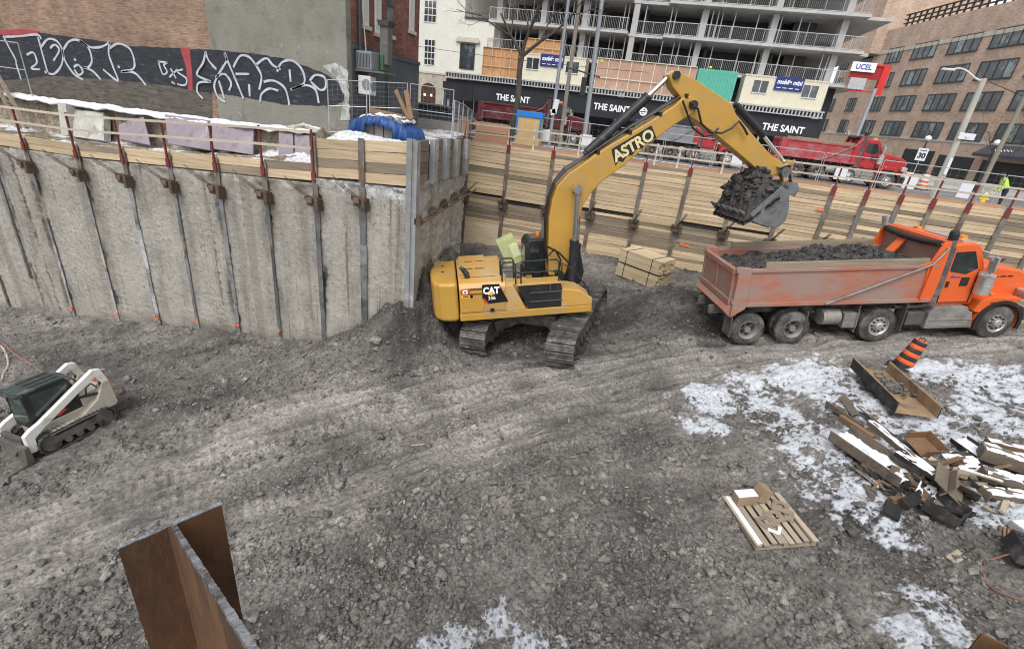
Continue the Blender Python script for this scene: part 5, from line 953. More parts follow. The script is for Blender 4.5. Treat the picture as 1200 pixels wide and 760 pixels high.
# ------------------------------------------------------------------ dump trucks
RUB = mat('dusty_tyre', (.035, .034, .033), .85, 0, .3, 3, (.15, .138, .125), 2.2, (.40, .68), .3, 40); RIM = mat('dusty_rim', (.20, .19, .175), .6, .2, .2, 4, (.10, .09, .085), 4, (.5, .66), .2, 40); ALU = mat('polished_alloy', (.55, .54, .52), .35, .7, .12, 4, (.28, .26, .23), 3, (.5, .7), .1, 40)
FRM = mat('dusty_chassis', (.07, .066, .062), .8, 0, .3, 3, (.15, .138, .125), 2, (.45, .65), .3, 40); ALUD = mat('dusty_aluminium', (.26, .245, .225), .55, .3, .15, 3, (.17, .155, .14), 2, (.45, .65), .15, 40)
def tyre_g(g, x, y0, y1, z, R_=.54, m=0):
    w = (y1-y0); ry = R_*.56; g.lathe([(0, ry), (0, ry+.02), (.02, R_*.8), (.05, R_*.965), (.09, R_), (w-.09, R_), (w-.05, R_*.965), (w-.02, R_*.8), (w, ry+.02), (w, ry), (0, ry)], (x, y0, z), (0, 1, 0), 36, m, caps=False)
    n = 44
    for k in range(n):
        a = 2*PI*k/n
        for yy in (.12, w-.12): g.box((x+math.sin(a)*(R_+.002), y0+yy, z+math.cos(a)*(R_+.002)), (.035, w*.36, .022), m, rot('Y', a), .8)
def make_truck(name, label, mw, pc, ax=(0, 1.42), tagx=4.12, steer=7.85, b0=-.55, b1=5.45, boxm=None, load=True, wood=True, detail=True, door_mark=True, cabm=None):
    boxm = boxm or pc; cabm = cabm or pc; t = thing(name, label, 'dump truck', mw=mw); sf = steer-7.85; R_ = .54
    for x in ax:
        for s_ in (-1, 1):
            g = G(); tyre_g(g, x, *sorted((s_*1.25, s_*.97)), R_, R_-.0); tyre_g(g, x, *sorted((s_*.93, s_*.66)), R_, R_); w = obj('wheel', g, RUB, t)
            g = G(); g.lathe([(-.02, .31), (-.05, .3), (.02, .24), (.12, .2), (.13, .1), (-.02, .1), (-.03, .0)] if s_ < 0 else [(-.02, .31), (-.05, .3), (.02, .24), (.12, .2), (.13, .1), (-.02, .1), (-.03, 0)], (x, s_*1.22, R_), (0, -s_, 0), 28, caps=False); g.cyl((x, s_*1.09, R_), (x, s_*1.25, R_), .1, .085, 16)
            [g.cyl((x+.165*math.cos(a), s_*1.13, R_+.165*math.sin(a)), (x+.165*math.cos(a), s_*1.09, R_+.165*math.sin(a)), .06, n=8, m=1) for a in np.linspace(0, 2*PI, 6)[:-1]]; obj('rim', g, [RIM, DARK], w)
        g = G(); g.cyl((x, -.65, R_), (x, .65, R_), .13, n=12); g.lathe([(-.25, .1), (-.2, .25), (0, .3), (.2, .25), (.25, .1)], (x, 0, R_), (0, 1, 0), 14); obj('axle', g, FRM, t)
    for x in ((tagx,) if tagx else ())+(steer,):
        Rr = .56 if x == tagx else .55; zc = Rr
        for s_ in (-1, 1):
            g = G(); tyre_g(g, x, *sorted((s_*1.24, s_*.86)), zc, Rr); w = obj('wheel', g, RUB, t)
            g = G(); g.lathe([(-.01, .315), (.0, .3), (.05, .27), (.03, .13), (-.04, .12), (-.06, .08), (-.06, .001)], (x, s_*1.23, zc), (0, -s_, 0), 28, caps=False)
            for k in range(10): a = 2*PI*k/10; g.cyl((x+.2*math.cos(a), s_*1.235, zc+.2*math.sin(a)), (x+.2*math.cos(a), s_*1.19, zc+.2*math.sin(a)), .032, n=8, m=1); g.cyl((x+.155*math.cos(a+.3), s_*1.235, zc+.155*math.sin(a+.3)), (x+.155*math.cos(a+.3), s_*1.2, zc+.155*math.sin(a+.3)), .014, n=6, m=0)
            obj('rim', g, [ALU, DARK], w)
        g = G(); g.beam((x, -.9, zc-.05), (x, .9, zc-.05), .14, .16); obj('axle', g, FRM, t)
    g = G(); [g.bb((-1.0, s_*.43-.05, .82), (8.9+sf, s_*.43+.05, 1.1)) for s_ in (-1, 1)]; [g.bb((x, -.38, .86), (x+.12, .38, 1.05)) for x in np.arange(-.6, 8.5+sf, 1.1)]; g.bb((b0+.1, -.55, 1.1), (b1-.2, -.35, 1.38)); g.bb((b0+.1, .35, 1.1), (b1-.2, .55, 1.38)); obj('chassis', g, FRM, t)
    # dump body
    g = G(); g.bb((b0, -1.18, 1.38), (b1, 1.18, 1.45)); g.bb((b1-.06, -1.2, 1.45), (b1, 1.2, 2.95))
    for s_ in (-1, 1): g.bb((b0, s_*1.16, 1.45), (b1-.05, s_*1.22, 2.42)); g.bb((b0, s_*1.14, 2.42), (b1-.1, s_*1.27, 2.53)); g.bb((b0, s_*1.15, 1.33), (b1-.05, s_*1.275, 1.46))
    bd = obj('dump_body', g, boxm, t, bevel=.015); bcol = boxm
    for s_ in (-1, 1):
        g = G(); g.prism([(b0-.1, 1.0), (b0+.32, 1.28), (b0+.32, 2.56), (b0-.06, 2.6)], (0, s_*1.19, 0), (1, 0, 0), (0, 0, 1), (0, s_, 0), -.06, .1); [g.box((b0-.08, s_*1.2, z), (.09, .16, .14)) for z in (1.5, 2.5)]; obj('corner_post', g, boxm, bd, bevel=.012)
        g = G(); g.prism([(b1-.75, 2.5), (b1-.35, 2.62), (b1-.15, 3.18), (b1+.05, 3.22), (b1+.12, 2.4), (b1+.02, 1.34), (b1-.3, 1.34), (b1-.42, 2.5)], (0, s_*1.19, 0), (1, 0, 0), (0, 0, 1), (0, s_, 0), 0, .07); g.beam((b1-.36, s_*1.27, 1.45), (b1-.3, s_*1.27, 2.5), .06, .1, up=(0, 1, 0)); obj('front_wing', g, cabm, bd, bevel=.012)
        if wood: g = G(); g.bb((b0+.75, s_*1.15, 2.535), (b1-.4, s_*1.23, 2.72)); obj('sideboard', g, WOODG, bd)
        g = G(); g.tube([(b0+2.75, s_*1.31, 1.38), (b1-.35, s_*1.31, 2.55), (b1-.02, s_*1.30, 3.02)], .032, 8); g.tube([(b1-.02, s_*1.30, 3.02), (b1-.12, s_*1.1, 3.12)], .03, 6); obj('tarp_arm', g, ALUD, bd)
    g = G(); g.bb((b0-.12, -1.12, 1.42), (b0-.05, 1.12, 2.42)); g.bb((b0-.17, -1.16, 2.36), (b0-.03, 1.16, 2.52)); g.bb((b0-.19, -1.16, 1.4), (b0-.04, 1.16, 1.56)); [g.bb((b0-.16, y-.05, 1.56), (b0-.12, y+.05, 2.36)) for y in (-1.08, 0, 1.08)]; obj('tailgate', g, boxm, bd, bevel=.012)
    g = G(); g.prism([(b0-.3, 1.2), (b0-.12, 1.4), (b0+.1, 1.4), (b0+.1, 1.02), (b0-.12, 1.0)], (0, -1.2, 0), (1, 0, 0), (0, 0, 1), (0, 1, 0), 0, 2.4); obj('rear_apron', g, boxm, bd, bevel=.01)
    g = G(); g.bb((b1-.08, -1.18, 2.95), (b1+.1, 1.18, 3.22)); g.bb((b1+.0, -1.2, 3.16), (b1+.3, 1.2, 3.22)); g.beam((b1-.65, .35, 2.2), (b1-.08, .35, 2.95), .3, .08); obj('headboard', g, cabm, bd, bevel=.012)
    g = G(); n = 14; g.tube([(b1-.16, -1.1+2.2*k/n, 3.13-.07*math.sin(PI*k/n)) for k in range(n+1)], [.085+.012*math.sin(k*2.2) for k in range(n+1)], 10); obj('rolled_tarp', g, mat('black_tarp', (.02, .021, .023), .6, bs=.5), bd)
    g = G()
    for s_ in (-1, 1):
        for x in (b0+.0, b0+2.35 if tagx else 2.3): g.bb((x-.02, s_*.72, .3), (x+.01, s_*1.25, 1.1))
        if tagx: g.bb((tagx-.75, s_*.8, .35), (tagx-.72, s_*1.22, 1.3)); g.bb((tagx+.72, s_*.8, .35), (tagx+.75, s_*1.22, 1.3))
    each('mudflap', g, FRM, t)
    for s_ in (-1, 1):
        if tagx: g = G(); g.cyl((2.35, s_*.95, .82), (2.9, s_*.95, .82), .26, n=20); [g.cyl((x, s_*.95, .82), (x+.03, s_*.95, .82), .27, n=20) for x in (2.45, 2.75)]; obj('air_tank', g, ALUD, t); g = G(); g.bb((2.98, min(s_*.75, s_*1.2), .5), (3.45, max(s_*.75, s_*1.2), 1.0)); obj('tool_box', g, ALUD, t, bevel=.02)
        g = G(); g.bb((5.0+sf, min(s_*.75, s_*1.15), .52), (5.55+sf, max(s_*.75, s_*1.15), .95)); obj('battery_box', g, FRM, t, bevel=.02)
        g = G(); g.prism([(5.6, .42), (5.6, .95), (5.75, 1.12), (6.75, 1.12), (6.85, .95), (6.95, .95), (7.1, .42)], (sf, min(s_*.7, s_*1.22), 0), (1, 0, 0), (0, 0, 1), (0, 1, 0), 0, .52); [g.bb((5.65+sf, min(s_*1.22, s_*1.25), z), (7.0+sf, max(s_*1.22, s_*1.25), z+.04)) for z in (.5, .7)]; obj('step_tank', g, ALUD, t, bevel=.02)
    # cab and hood
    g = G(); cp = [(5.72, 1.12), (5.72, 2.9), (5.86, 3.06), (6.5, 3.08), (6.72, 2.98), (7.02, 2.32), (7.02, 1.12)]; g.prism([(a+sf, b) for a, b in cp], (0, -1.0, 0), (1, 0, 0), (0, 0, 1), (0, 1, 0), 0, 2.0); cab = obj('cab', g, cabm, t, bevel=.05)
    g = G(); [g.prism([(5.98+sf, 2.22), (5.98+sf, 2.82), (6.55+sf, 2.84), (6.82+sf, 2.3), (6.5+sf, 2.12)], (0, s_*1.0, 0), (1, 0, 0), (0, 0, 1), (0, s_, 0), -.01, .008) for s_ in (-1, 1)]; each('door_window', g, GLASSD, cab)
    g = G(); g.prism([(6.76+sf, 2.88), (6.79+sf, 2.9), (7.04+sf, 2.36), (7.01+sf, 2.34)], (0, -.86, 0), (1, 0, 0), (0, 0, 1), (0, 1, 0), 0, 1.72); obj('windscreen', g, GLASSD, cab); g = G(); g.bb((5.7+sf, -.6, 2.3), (5.721+sf, .6, 2.8)); obj('rear_window', g, GLASSD, cab)
    for s_ in (-1, 1):
        g = G(); y0, y1 = sorted((s_*1.0, s_*1.022)); [g.bb((a+sf, y0, b), (c+sf, y1, d)) for a, b, c, d in ((5.9, 1.2, 5.92, 2.9), (6.86, 1.2, 6.88, 2.25), (5.9, 1.2, 6.88, 1.22))]; g.bb((5.99+sf, y0, 1.72), (6.08+sf, y1+.02, 1.9)); g.bb((6.42+sf, y0, 1.75), (6.66+sf, y1, 2.02)); dr_ = obj('door_trim', g, BLKM, cab)
    if door_mark:
        g = G(); g.prism([(6.05, 2.0), (6.12, 2.1), (6.15, 2.1), (6.13, 2.0)], (sf, -1.0, 0), (1, 0, 0), (0, 0, 1), (0, -1, 0), 0, .006); [g.bb((6.15+sf+k*.06, -1.006, 2.0), (6.19+sf+k*.06, -1.0, 2.05+.01*(k % 2))) for k in range(4)]; obj('blue_door_mark', g, mat('door_blue', (.03, .06, .4), .5), cab)
    g = G(); g.prism([(a+sf, b) for a, b in ((7.02, 1.2), (7.02, 2.3), (7.5, 2.28), (8.5, 2.12), (8.82, 1.95), (8.92, 1.6), (8.92, 1.0), (8.4, 1.0))], (0, -.72, 0), (1, 0, 0), (0, 0, 1), (0, 1, 0), 0, 1.44); hd = obj('hood', g, cabm, t, bevel=.07)
    g = G(); g.bb((8.9+sf, -.5, 1.05), (8.95+sf, .5, 1.9)); [g.bb((8.94+sf, -.48, z), (8.97+sf, .48, z+.03)) for z in np.arange(1.1, 1.9, .09)]; obj('grille', g, ALU, hd)
    g = G(); [g.bb((7.7+sf+k*.22, s_*.72-.012, 1.9), (7.86+sf+k*.22, s_*.72+.012, 1.94)) for k in range(3) for s_ in (-1, 1)]; obj('hood_vent', g, BLKM, hd)
    for s_ in (-1, 1):
        a_ = np.linspace(math.radians(-18), math.radians(198), 17); O_ = [(steer+.74*math.cos(a), .55+.74*math.sin(a)) for a in a_]; I_ = [(steer+.66*math.cos(a), .55+.66*math.sin(a)) for a in a_[::-1]]
        y0, y1 = sorted((s_*.7, s_*1.2)); g = G(); g.prism(O_+I_, (0, y0, 0), (1, 0, 0), (0, 0, 1), (0, 1, 0), 0, y1-y0); g.prism([(steer-.85, .95), (steer-.75, 1.28), (steer-.3, 1.42), (steer+.5, 1.36), (steer+.4, 1.2), (steer-.4, 1.24), (steer-.65, .9)], (0, y0, 0), (1, 0, 0), (0, 0, 1), (0, 1, 0), 0, y1-y0-.03); fd = obj('fender', g, cabm, t, bevel=.02)
        g = G(); y0, y1 = sorted((s_*1.2, s_*1.25)); g.prism([(steer+.75*math.cos(a), .55+.75*math.sin(a)) for a in a_]+[(steer+.64*math.cos(a), .55+.64*math.sin(a)) for a in a_[::-1]], (0, y0, 0), (1, 0, 0), (0, 0, 1), (0, 1, 0), 0, y1-y0); obj('fender_lip', g, BLKM, fd)
        g = G(); g.bb((8.55+sf, min(s_*.72, s_*1.1), 1.25), (8.9+sf, max(s_*.72, s_*1.1), 1.55)); obj('headlight', g, ALU, fd, bevel=.04); g = G(); g.box((7.55+sf, s_*1.0, 1.46), (.1, .08, .06)); obj('marker_lamp', g, mat('amber_lens', (.75, .25, .02), .25), fd)
        g = G(); g.cyl((6.98+sf, s_*1.2, 1.56), (6.98+sf, s_*1.2, 2.1), .2, n=24); g.cyl((6.98+sf, s_*1.2, 1.8), (6.98+sf, s_*1.2, 1.84), .21, n=24); g.cyl((6.98+sf, s_*1.2, 2.1), (6.98+sf, s_*1.2, 2.16), .215, n=24); g.tube([(6.98+sf, s_*1.2, 2.16), (6.98+sf, s_*1.2, 2.6)], .075, 14); g.cyl((6.98+sf, s_*1.2, 2.6), (6.98+sf, s_*1.2, 2.7), .13, n=16); g.tube([(6.98+sf, s_*1.2, 1.7), (7.05+sf, s_*.8, 1.7)], .06, 8); obj('air_cleaner', g, ALU, t)
        g = G(); g.tube([(6.75+sf, s_*1.0, 2.85), (6.95+sf, s_*1.3, 2.8), (6.95+sf, s_*1.3, 2.2), (6.85+sf, s_*1.02, 2.2)], .016, 6); g.bb((6.9+sf, min(s_*1.22, s_*1.42), 2.3), (6.96+sf, max(s_*1.22, s_*1.42), 2.72)); obj('wing_mirror', g, ALU, cab)
    g = G(); g.bb((8.95+sf, -1.15, .5), (9.08+sf, 1.15, .92)); obj('bumper', g, ALU, t, bevel=.04)
    g = G(); g.cyl((5.60+sf, -1.13, 1.2), (5.60+sf, -1.13, 3.25), .12, n=20, m=0); g.tube([(5.60+sf, -1.13, 3.25), (5.60+sf, -1.13, 3.42), (5.57+sf, -1.13, 3.52)], [.12, .125, .09], 16, 1); g.cyl((5.6+sf, -1.13, 1.55), (5.6+sf, -1.13, 3.0), .155, n=20, m=0); g.tube([(4.6+sf, -1.0, 1.1), (5.3+sf, -1.05, 1.12), (5.6+sf, -1.13, 1.22)], .06, 10); obj('exhaust_stack', g, [FRM, BLKM], t)
    g = G(); [g.bb((6.0+sf+.35*(k == 1), y-.09, 3.08), (6.16+sf+.35*(k == 1), y+.09, 3.22)) for k, y in ((0, .75), (1, -.55))]; each('beacon', g, mat('amber_lens', (.75, .25, .02), .25), cab); g = G(); g.bb((6.2+sf, -.85, 3.07), (6.5+sf, .6, 3.13)); obj('roof_visor', g, ALU, cab); g = G(); g.cyl((5.2+sf, 1.05, 3.22), (5.12+sf, 1.05, 3.55), .09, n=12); obj('far_exhaust', g, ALU, cab)
    if load:
        P = [(b0+.0, 2.15, 1.9), (b0+.4, 2.2, 1.9), (1.0, 2.3, 1.9), (2.2, 2.38, 1.9), (3.2, 2.46, 1.9), (4.0, 2.56, 1.9), (b1-.7, 2.5, 1.9), (b1-.08, 2.2, 1.9)]
        tag(lump_heap('soil_load', P, -1.155, 1.155, mw, DSOIL, .20, crown=.12, n=190, k=70, edge=False, nclod=900, csz=.05), 'dark lumpy soil filling the box of the '+load, 'soil', kind='stuff')
    return t
ORG = mat('orange_truck_paint', (.62, .105, .02), .42, 0, .06, 1, (.36, .17, .11), 1.0, (.58, .85), .05, 60, spec=.5, col3=(.30, .20, .15), s3=5, t3=(.66, .78))
ORGD = mat('orange_paint_under_dust', (.36, .10, .05), .6, 0, .12, 1.2, (.26, .18, .153), .75, (.31, .57), .1, 50, (.6, 1, 1.6), col3=(.45, .10, .04), s3=1.1, t3=(.62, .8))
p0 = hit(873, 404, lambda X, Y: -5.2+.1319*X+.0288*Y); p1 = np.array([12.0, 17.4, 0]); hd = np.array([p1[0]-p0[0], p1[1]-p0[1], 0]); hd /= np.linalg.norm(hd)
lft = np.array([-hd[1], hd[0], 0]); oo = p0+lft*1.24; oo[2] = -5.2+.1319*oo[0]+.0288*oo[1]-.02
TM = frame(oo, (hd[0], hd[1], 0), NRM)
make_truck('dump_truck', 'dusty orange tri-axle dump truck standing on the haul ramp in the pit', TM, ORG, boxm=ORGD, load='orange truck')
MAR = paint('maroon_paint', (.10, .012, .018), (.16, .06, .06), (.5, .8)); MARD = paint('dusty_maroon', (.12, .022, .028), (.20, .10, .10), (.45, .75)); REDT = paint('bright_red_paint', (.36, .016, .02), (.30, .09, .09), (.55, .85)); REDD = paint('dusty_red_paint', (.33, .035, .042), (.33, .15, .15), (.42, .72)); GRYB = mat('grey_dump_body', (.22, .225, .235), .5, .2, .12, 1.5, (.15, .145, .14), 1, (.5, .7))
def st(px, py, Y=34.9): p = aty(px, py, Y); return p[0]
xs_ = st(1035, 219)-1.24*0
make_truck('dump_truck', 'bright red dump truck with a dusty red box on the street', Matrix.Translation((xs_-6.35*.86, 35.9, -.13)) @ Matrix.Scale(.86, 4), REDD, ax=(.45, 1.8), tagx=3.9, steer=6.35, b0=-1.0, b1=4.0, cabm=REDT, load=False, wood=True, door_mark=False)
xm_ = st(850, 195); make_truck('dump_truck', 'red dump truck with a grey box behind the excavator boom', Matrix.Translation((xm_-6.0*.86, 35.9, -.13)) @ Matrix.Scale(.86, 4), REDT, ax=(.45, 1.8), tagx=3.6, steer=6.0, b0=-1.0, b1=3.65, boxm=GRYB, load=False, wood=False, door_mark=False)
xl_ = st(670, 172); make_truck('dump_truck', 'dark maroon dump truck on the street behind the bare tree', Matrix.Translation((xl_-6.4*.86, 35.9, -.13)) @ Matrix.Scale(.86, 4), MARD, ax=(.3, 1.65), tagx=None, steer=6.4, b0=-1.6, b1=4.05, cabm=MAR, load=False, wood=False, door_mark=False)
# ------------------------------------------------------------------ compact track loader
SKW = mat('dirty_white_paint', (.62, .61, .57), .5, 0, .06, 2, (.36, .33, .27), 1.6, (.52, .72), .08, 50, col3=(.25, .225, .19), s3=4, t3=(.62, .72)); SKB = mat('dusty_beige_panel', (.40, .37, .30), .65, 0, .15, 2, (.25, .225, .19), 2, (.48, .66), .1, 40)
def plane(X, Y): return -5.2+.1319*X+.0288*Y
a = hit(50, 545, plane); b_ = hit(126, 505, plane); fwd = a-b_; fwd[2] = 0; fwd /= np.linalg.norm(fwd); lf = np.array([-fwd[1], fwd[0], 0])
mid = (a+b_)/2; near = 1 if lf.dot(-mid) > 0 else -1; oo = mid-lf*near*.82; oo[2] = plane(oo[0], oo[1])+.02
SM = frame(oo, (fwd[0], fwd[1], 0), NRM) @ Matrix.Translation((-.25, 0, 0)) @ Matrix.Scale(.745, 4)
sk_ = thing('track_loader', 'small dirty white track loader with a black glass cab', 'track loader', mw=SM)
RUBT = mat('rubber_track', (.05, .05, .052), .7, 0, .25, 4, (.17, .16, .145), 2.5, (.5, .68), .3, 40)
for s_ in (-1, 1):
    y = .66*s_; g = track_shoes(-.78, .72, .34, .30, y, .36, 40, .03, .035, 1); tr = obj('track', g, RUBT, sk_); g = G(); g.bb((-.95, y-.1, .24), (.8, y+.1, .46)); [g.cyl((x, y-.14, .2), (x, y+.14, .2), .1, n=12) for x in np.linspace(-.65, .6, 5)]; [g.cyl((x, y-.14, .34), (x, y+.14, .34), .25, n=18) for x in (-.78, .72)]; obj('track_frame', g, MUD, tr)
    g = G(); ap = [(-1.30, 1.45), (-1.2, 1.92), (-1.0, 1.98), (-.2, 1.58), (.75, 1.08), (1.02, .98), (1.2, .86), (1.24, .3), (1.02, .28), (.98, .68), (.7, .86), (-.3, 1.38), (-.98, 1.72), (-1.1, 1.45)]; g.prism(ap, (0, y-.09, 0), (1, 0, 0), (0, 0, 1), (0, 1, 0), 0, .18); obj('lift_arm', g, SKW, sk_, bevel=.02)
    g = G(); g.prism([(-1.3, .62), (-1.3, 1.45), (-1.12, 1.5), (-.8, 1.0), (-.3, .72), (.6, .66), (.7, .55), (-1.2, .55)], (0, y-.17, 0), (1, 0, 0), (0, 0, 1), (0, 1, 0), 0, .3); obj('side_panel', g, SKB, sk_, bevel=.02)
    g = G(); g.tube([(-1.1, y+.02, 1.1), (-.3, y, 1.3)], .045, 8); g.tube([(-.98, y, .75), (-1.1, y, 1.5)], .05, 8); g.tube([(-1.0, y-.1*s_, 1.3), (-.9, y-.12*s_, 1.5), (-.72, y-.12*s_, 1.42), (-.65, y-.1*s_, 1.2)], .025, 6); obj('lift_cylinder', g, BLKM, sk_)
g = G(); g.bb((-1.25, -.5, .4), (.75, .5, .85)); g.bb((-1.28, -.5, .85), (-.5, .5, 1.25)); obj('body', g, SKB, sk_, bevel=.03)
g = G(); g.bb((-1.42, -.55, .5), (-1.28, .55, 1.3)); obj('rear_door', g, mat('red_rear_door', (.45, .06, .045), .5, 0, .15, 3), sk_, bevel=.03)
g = G(); g.prism([(-.5, .85), (-.55, 1.45), (-.42, 1.9), (-.3, 2.0), (.55, 2.02), (.72, 1.95), (.82, .8)], (0, -.47, 0), (1, 0, 0), (0, 0, 1), (0, 1, 0), 0, .94); cb = obj('cab', g, BLKM, sk_, bevel=.04)
g = G(); [g.prism([(-.38, 1.3), (-.32, 1.85), (.6, 1.88), (.66, 1.05), (.0, 1.1)], (0, s_*.47, 0), (1, 0, 0), (0, 0, 1), (0, s_, 0), 0, .008) for s_ in (-1, 1)]; g.prism([(.74, 1.85), (.76, 1.86), (.82, 1.0), (.80, 1.0)], (0, -.4, 0), (1, 0, 0), (0, 0, 1), (0, 1, 0), 0, .8); obj('cab_glass', g, mat('green_glass', (.02, .035, .03), .1, 0, .4, 1.5, (.10, .14, .12), 1.5, (.52, .66), bs=0, spec=.8), cb)
g = G(); g.bb((-.45, -.5, 2.0), (.85, .5, 2.06)); g.bb((.72, -.5, 1.94), (.92, .5, 2.02)); [g.bb((-.3, y-.05, 2.06), (.5, y+.05, 2.075), 1) for y in (-.3, 0, .3)]; obj('cab_roof', g, [mat('dark_green_roof', (.035, .05, .048), .4, 0, .3, 2, (.14, .15, .145), 1.5, (.5, .65)), BLKM], cb, bevel=.015)
g = G(); [g.beam((.78, s_*.44, .85), (.74, s_*.44, 1.95), .07, .07) for s_ in (-1, 1)]; each('cab_post', g, BLKM, cb)
g = G(); g.bb((1.12, -.55, .28), (1.24, .55, .75)); [g.beam((1.1, y, .7), (1.45, y, .3), .12, .12) for y in (-.45, .45)]; obj('coupler', g, FRM, sk_)
g = G(); g.prism([(1.25, .62), (1.25, .12), (1.35, .02), (1.95, .0), (1.95, .05), (1.45, .12), (1.36, .6)], (0, -.9, 0), (1, 0, 0), (0, 0, 1), (0, 1, 0), 0, 1.8); obj('bucket', g, MUD, sk_, bevel=.015)
x_, z_ = -.1, 1.25; g = G(); g.prism([(.0, 1.14), (.25, 1.03), (.3, 1.06), (.05, 1.18)], (0, near*.755, 0), (1, 0, 0), (0, 0, 1), (0, near, 0), 0, .006); obj('red_stripe', g, DECR, sk_)
# ------------------------------------------------------------------ parked car
CARP = mat('dark_car_paint', (.05, .058, .066), .3, .3, .1, 1, (.16, .16, .16), 1, (.6, .8), 0, 1, spec=.6)
def make_car(label, o, rz):
    M_ = Matrix.Translation(o) @ Matrix.Rotation(rz, 4, 'Z'); t = thing('parked_car', label, 'car', mw=M_)
    g = G(); g.prism([(-2.2, .35), (-2.28, .8), (-2.15, 1.0), (1.0, 1.0), (1.95, .92), (2.25, .75), (2.25, .35)], (0, -.9, 0), (1, 0, 0), (0, 0, 1), (0, 1, 0), 0, 1.8); b = obj('body', g, CARP, t, bevel=.08)
    g = G(); g.prism([(-2.1, 1.0), (-1.9, 1.55), (-1.5, 1.66), (.2, 1.66), (.45, 1.58), (1.1, 1.0)], (0, -.78, 0), (1, 0, 0), (0, 0, 1), (0, 1, 0), 0, 1.56); c = obj('roof', g, CARP, t, bevel=.06)
    g = G(); [g.prism(q, (0, s_*.78, 0), (1, 0, 0), (0, 0, 1), (0, s_, 0), 0, .01) for s_ in (-1, 1) for q in ([(-1.9, 1.05), (-1.75, 1.5), (-1.0, 1.56), (-1.0, 1.05)], [(-.92, 1.05), (-.92, 1.56), (.0, 1.56), (.0, 1.05)], [(.08, 1.05), (.08, 1.56), (.3, 1.52), (.85, 1.05)])]; g.prism([(.52, 1.54), (.54, 1.56), (1.06, 1.06), (1.04, 1.04)], (0, -.68, 0), (1, 0, 0), (0, 0, 1), (0, 1, 0), 0, 1.36); each('window', g, GLASSD, c)
    for x in (-1.4, 1.4):
        for s_ in (-1, 1): g = G(); tyre_g(g, x, *sorted((s_*.9, s_*.68)), .34, .34); w = obj('wheel', g, BLKM, t); g = G(); g.lathe([(0, .2), (.02, .18), (.02, 0)], (x, s_*.9, .34), (0, s_, 0), 18); obj('rim', g, ALU, w)
    g = G(); [g.box((2.2, s_*.7, .78), (.12, .3, .12)) for s_ in (-1, 1)]; each('headlight', g, ALU, b); return t
p = aty(518, 142, 33); make_car('dark grey car parked beyond the lot fence near the maroon dump truck', (p[0], 33.2, -.13), .25)
# ================================================================== STREET FURNITURE, TREES, PEOPLE
BARK = mat('grey_bark', (.075, .062, .052), .9, 0, .3, 4, (.12, .105, .09), 3, (.5, .65), .6, 20, (1, 1, .3)); WPOLE = mat('weathered_pole', (.24, .215, .18), .85, 0, .2, 2, bs=.3, stretch=(3, 3, .3)); SPOLE = mat('grey_steel_pole', (.30, .33, .36), .5, .4, .1, 2); CPOLE = mat('concrete_pole', (.40, .38, .34), .85, 0, .12, 2)
def bare_tree(label, base, fork, seed, th_=.17):
    r3 = random.Random(seed); t = thing('bare_tree', label, 'tree', base); b = np.array(base); f = np.array(fork); g = G()
    pts = [b+(f-b)*k/6+np.array([.09*math.sin(k*1.3+seed), .05*math.cos(k), 0]) for k in range(7)]; g.tube(pts, [th_*(1.25-.45*k/6) for k in range(7)], 10); obj('trunk', g, BARK, t, base); g = G()
    def grow(p, d, L, r, dep):
        n = 4; P = [p]; 
        for k in range(n): d = d+np.array([r3.uniform(-.2, .2), r3.uniform(-.2, .2), r3.uniform(-.05, .16)]); d /= np.linalg.norm(d); P.append(P[-1]+d*L/n)
        g.tube(P, [r*(1-.5*k/n) for k in range(n+1)], 6 if dep < 2 else 4)
        if dep >= 5 or r < .006: return
        for k in range(r3.choice((2, 3, 3))):
            a = r3.uniform(0, 2*PI); s = r3.uniform(.45, .85); u = np.cross(d, [.3, .2, 1]); u /= np.linalg.norm(u); w = np.cross(d, u); q = d+s*(math.cos(a)*u+math.sin(a)*w); grow(P[r3.choice((2, 3, 4))], q/np.linalg.norm(q), L*r3.uniform(.62, .82), r*.52, dep+1)
    top = pts[-1]
    for dx, dz, L in ((-.55, 1, 2.4), (.75, .75, 2.6), (.1, 1.1, 2.6)): d = np.array([dx, r3.uniform(-.3, .3), dz]); grow(top, d/np.linalg.norm(d), L, th_*.62, 0)
    obj('branches', g, BARK, t, base); return t
TY = 29.9; pb_, pf = aty(599, 158, TY), aty(613, 66, TY); bare_tree('bare dark street tree forking in front of the maroon truck', (pb_[0], TY, 0), tuple(pf), 4)
bare_tree('thin bare sapling before the tan brick block beside the small street lamp', (34.0, 62, 0), (34.2, 62, 2.3), 9, .09)
def pole(name, label, a, b, Y, r0, r1, m, top=None, extra=None):
    p, q = aty(*a, Y), aty(*b, Y); d = (q-p)/(q[2]-p[2]); B = p+d*(0-p[2]); T_ = p+d*((top or q[2])-p[2]); t = thing(name, label, 'pole', tuple(B)); g = G(); g.tube([B, B+(T_-B)*.5, T_], [r0, (r0+r1)/2, r1], 12); obj('shaft', g, m, t, tuple(B)); return t, B, T_
t, B, T_ = pole('street_pole', 'grey steel pole with a white bag tied on, next to the brown wooden pole', (646, 150), (662, 31.6), 29.6, .11, .08, SPOLE, 9)
g = G(); g.box((B[0]+.12, 29.45, 2.2), (.28, .12, .75), 0, rot('Y', .12)); g.box((B[0]+.02, 29.44, 1.9), (.3, .1, .3), 0, rot('Y', -.3)); obj('white_bag', g, SNOWM, t, tuple(B))
pole('utility_pole', 'thin brown wooden utility pole close beside the grey steel pole', (659, 147), (674, 40), 29.9, .12, .1, WPOLE, 9)
t, B, T_ = pole('street_pole', 'thick grey steel pole carrying a black signal arm and a yellow band', (685.5, 155), (703, 21), 29.5, .14, .1, SPOLE, 9.5)
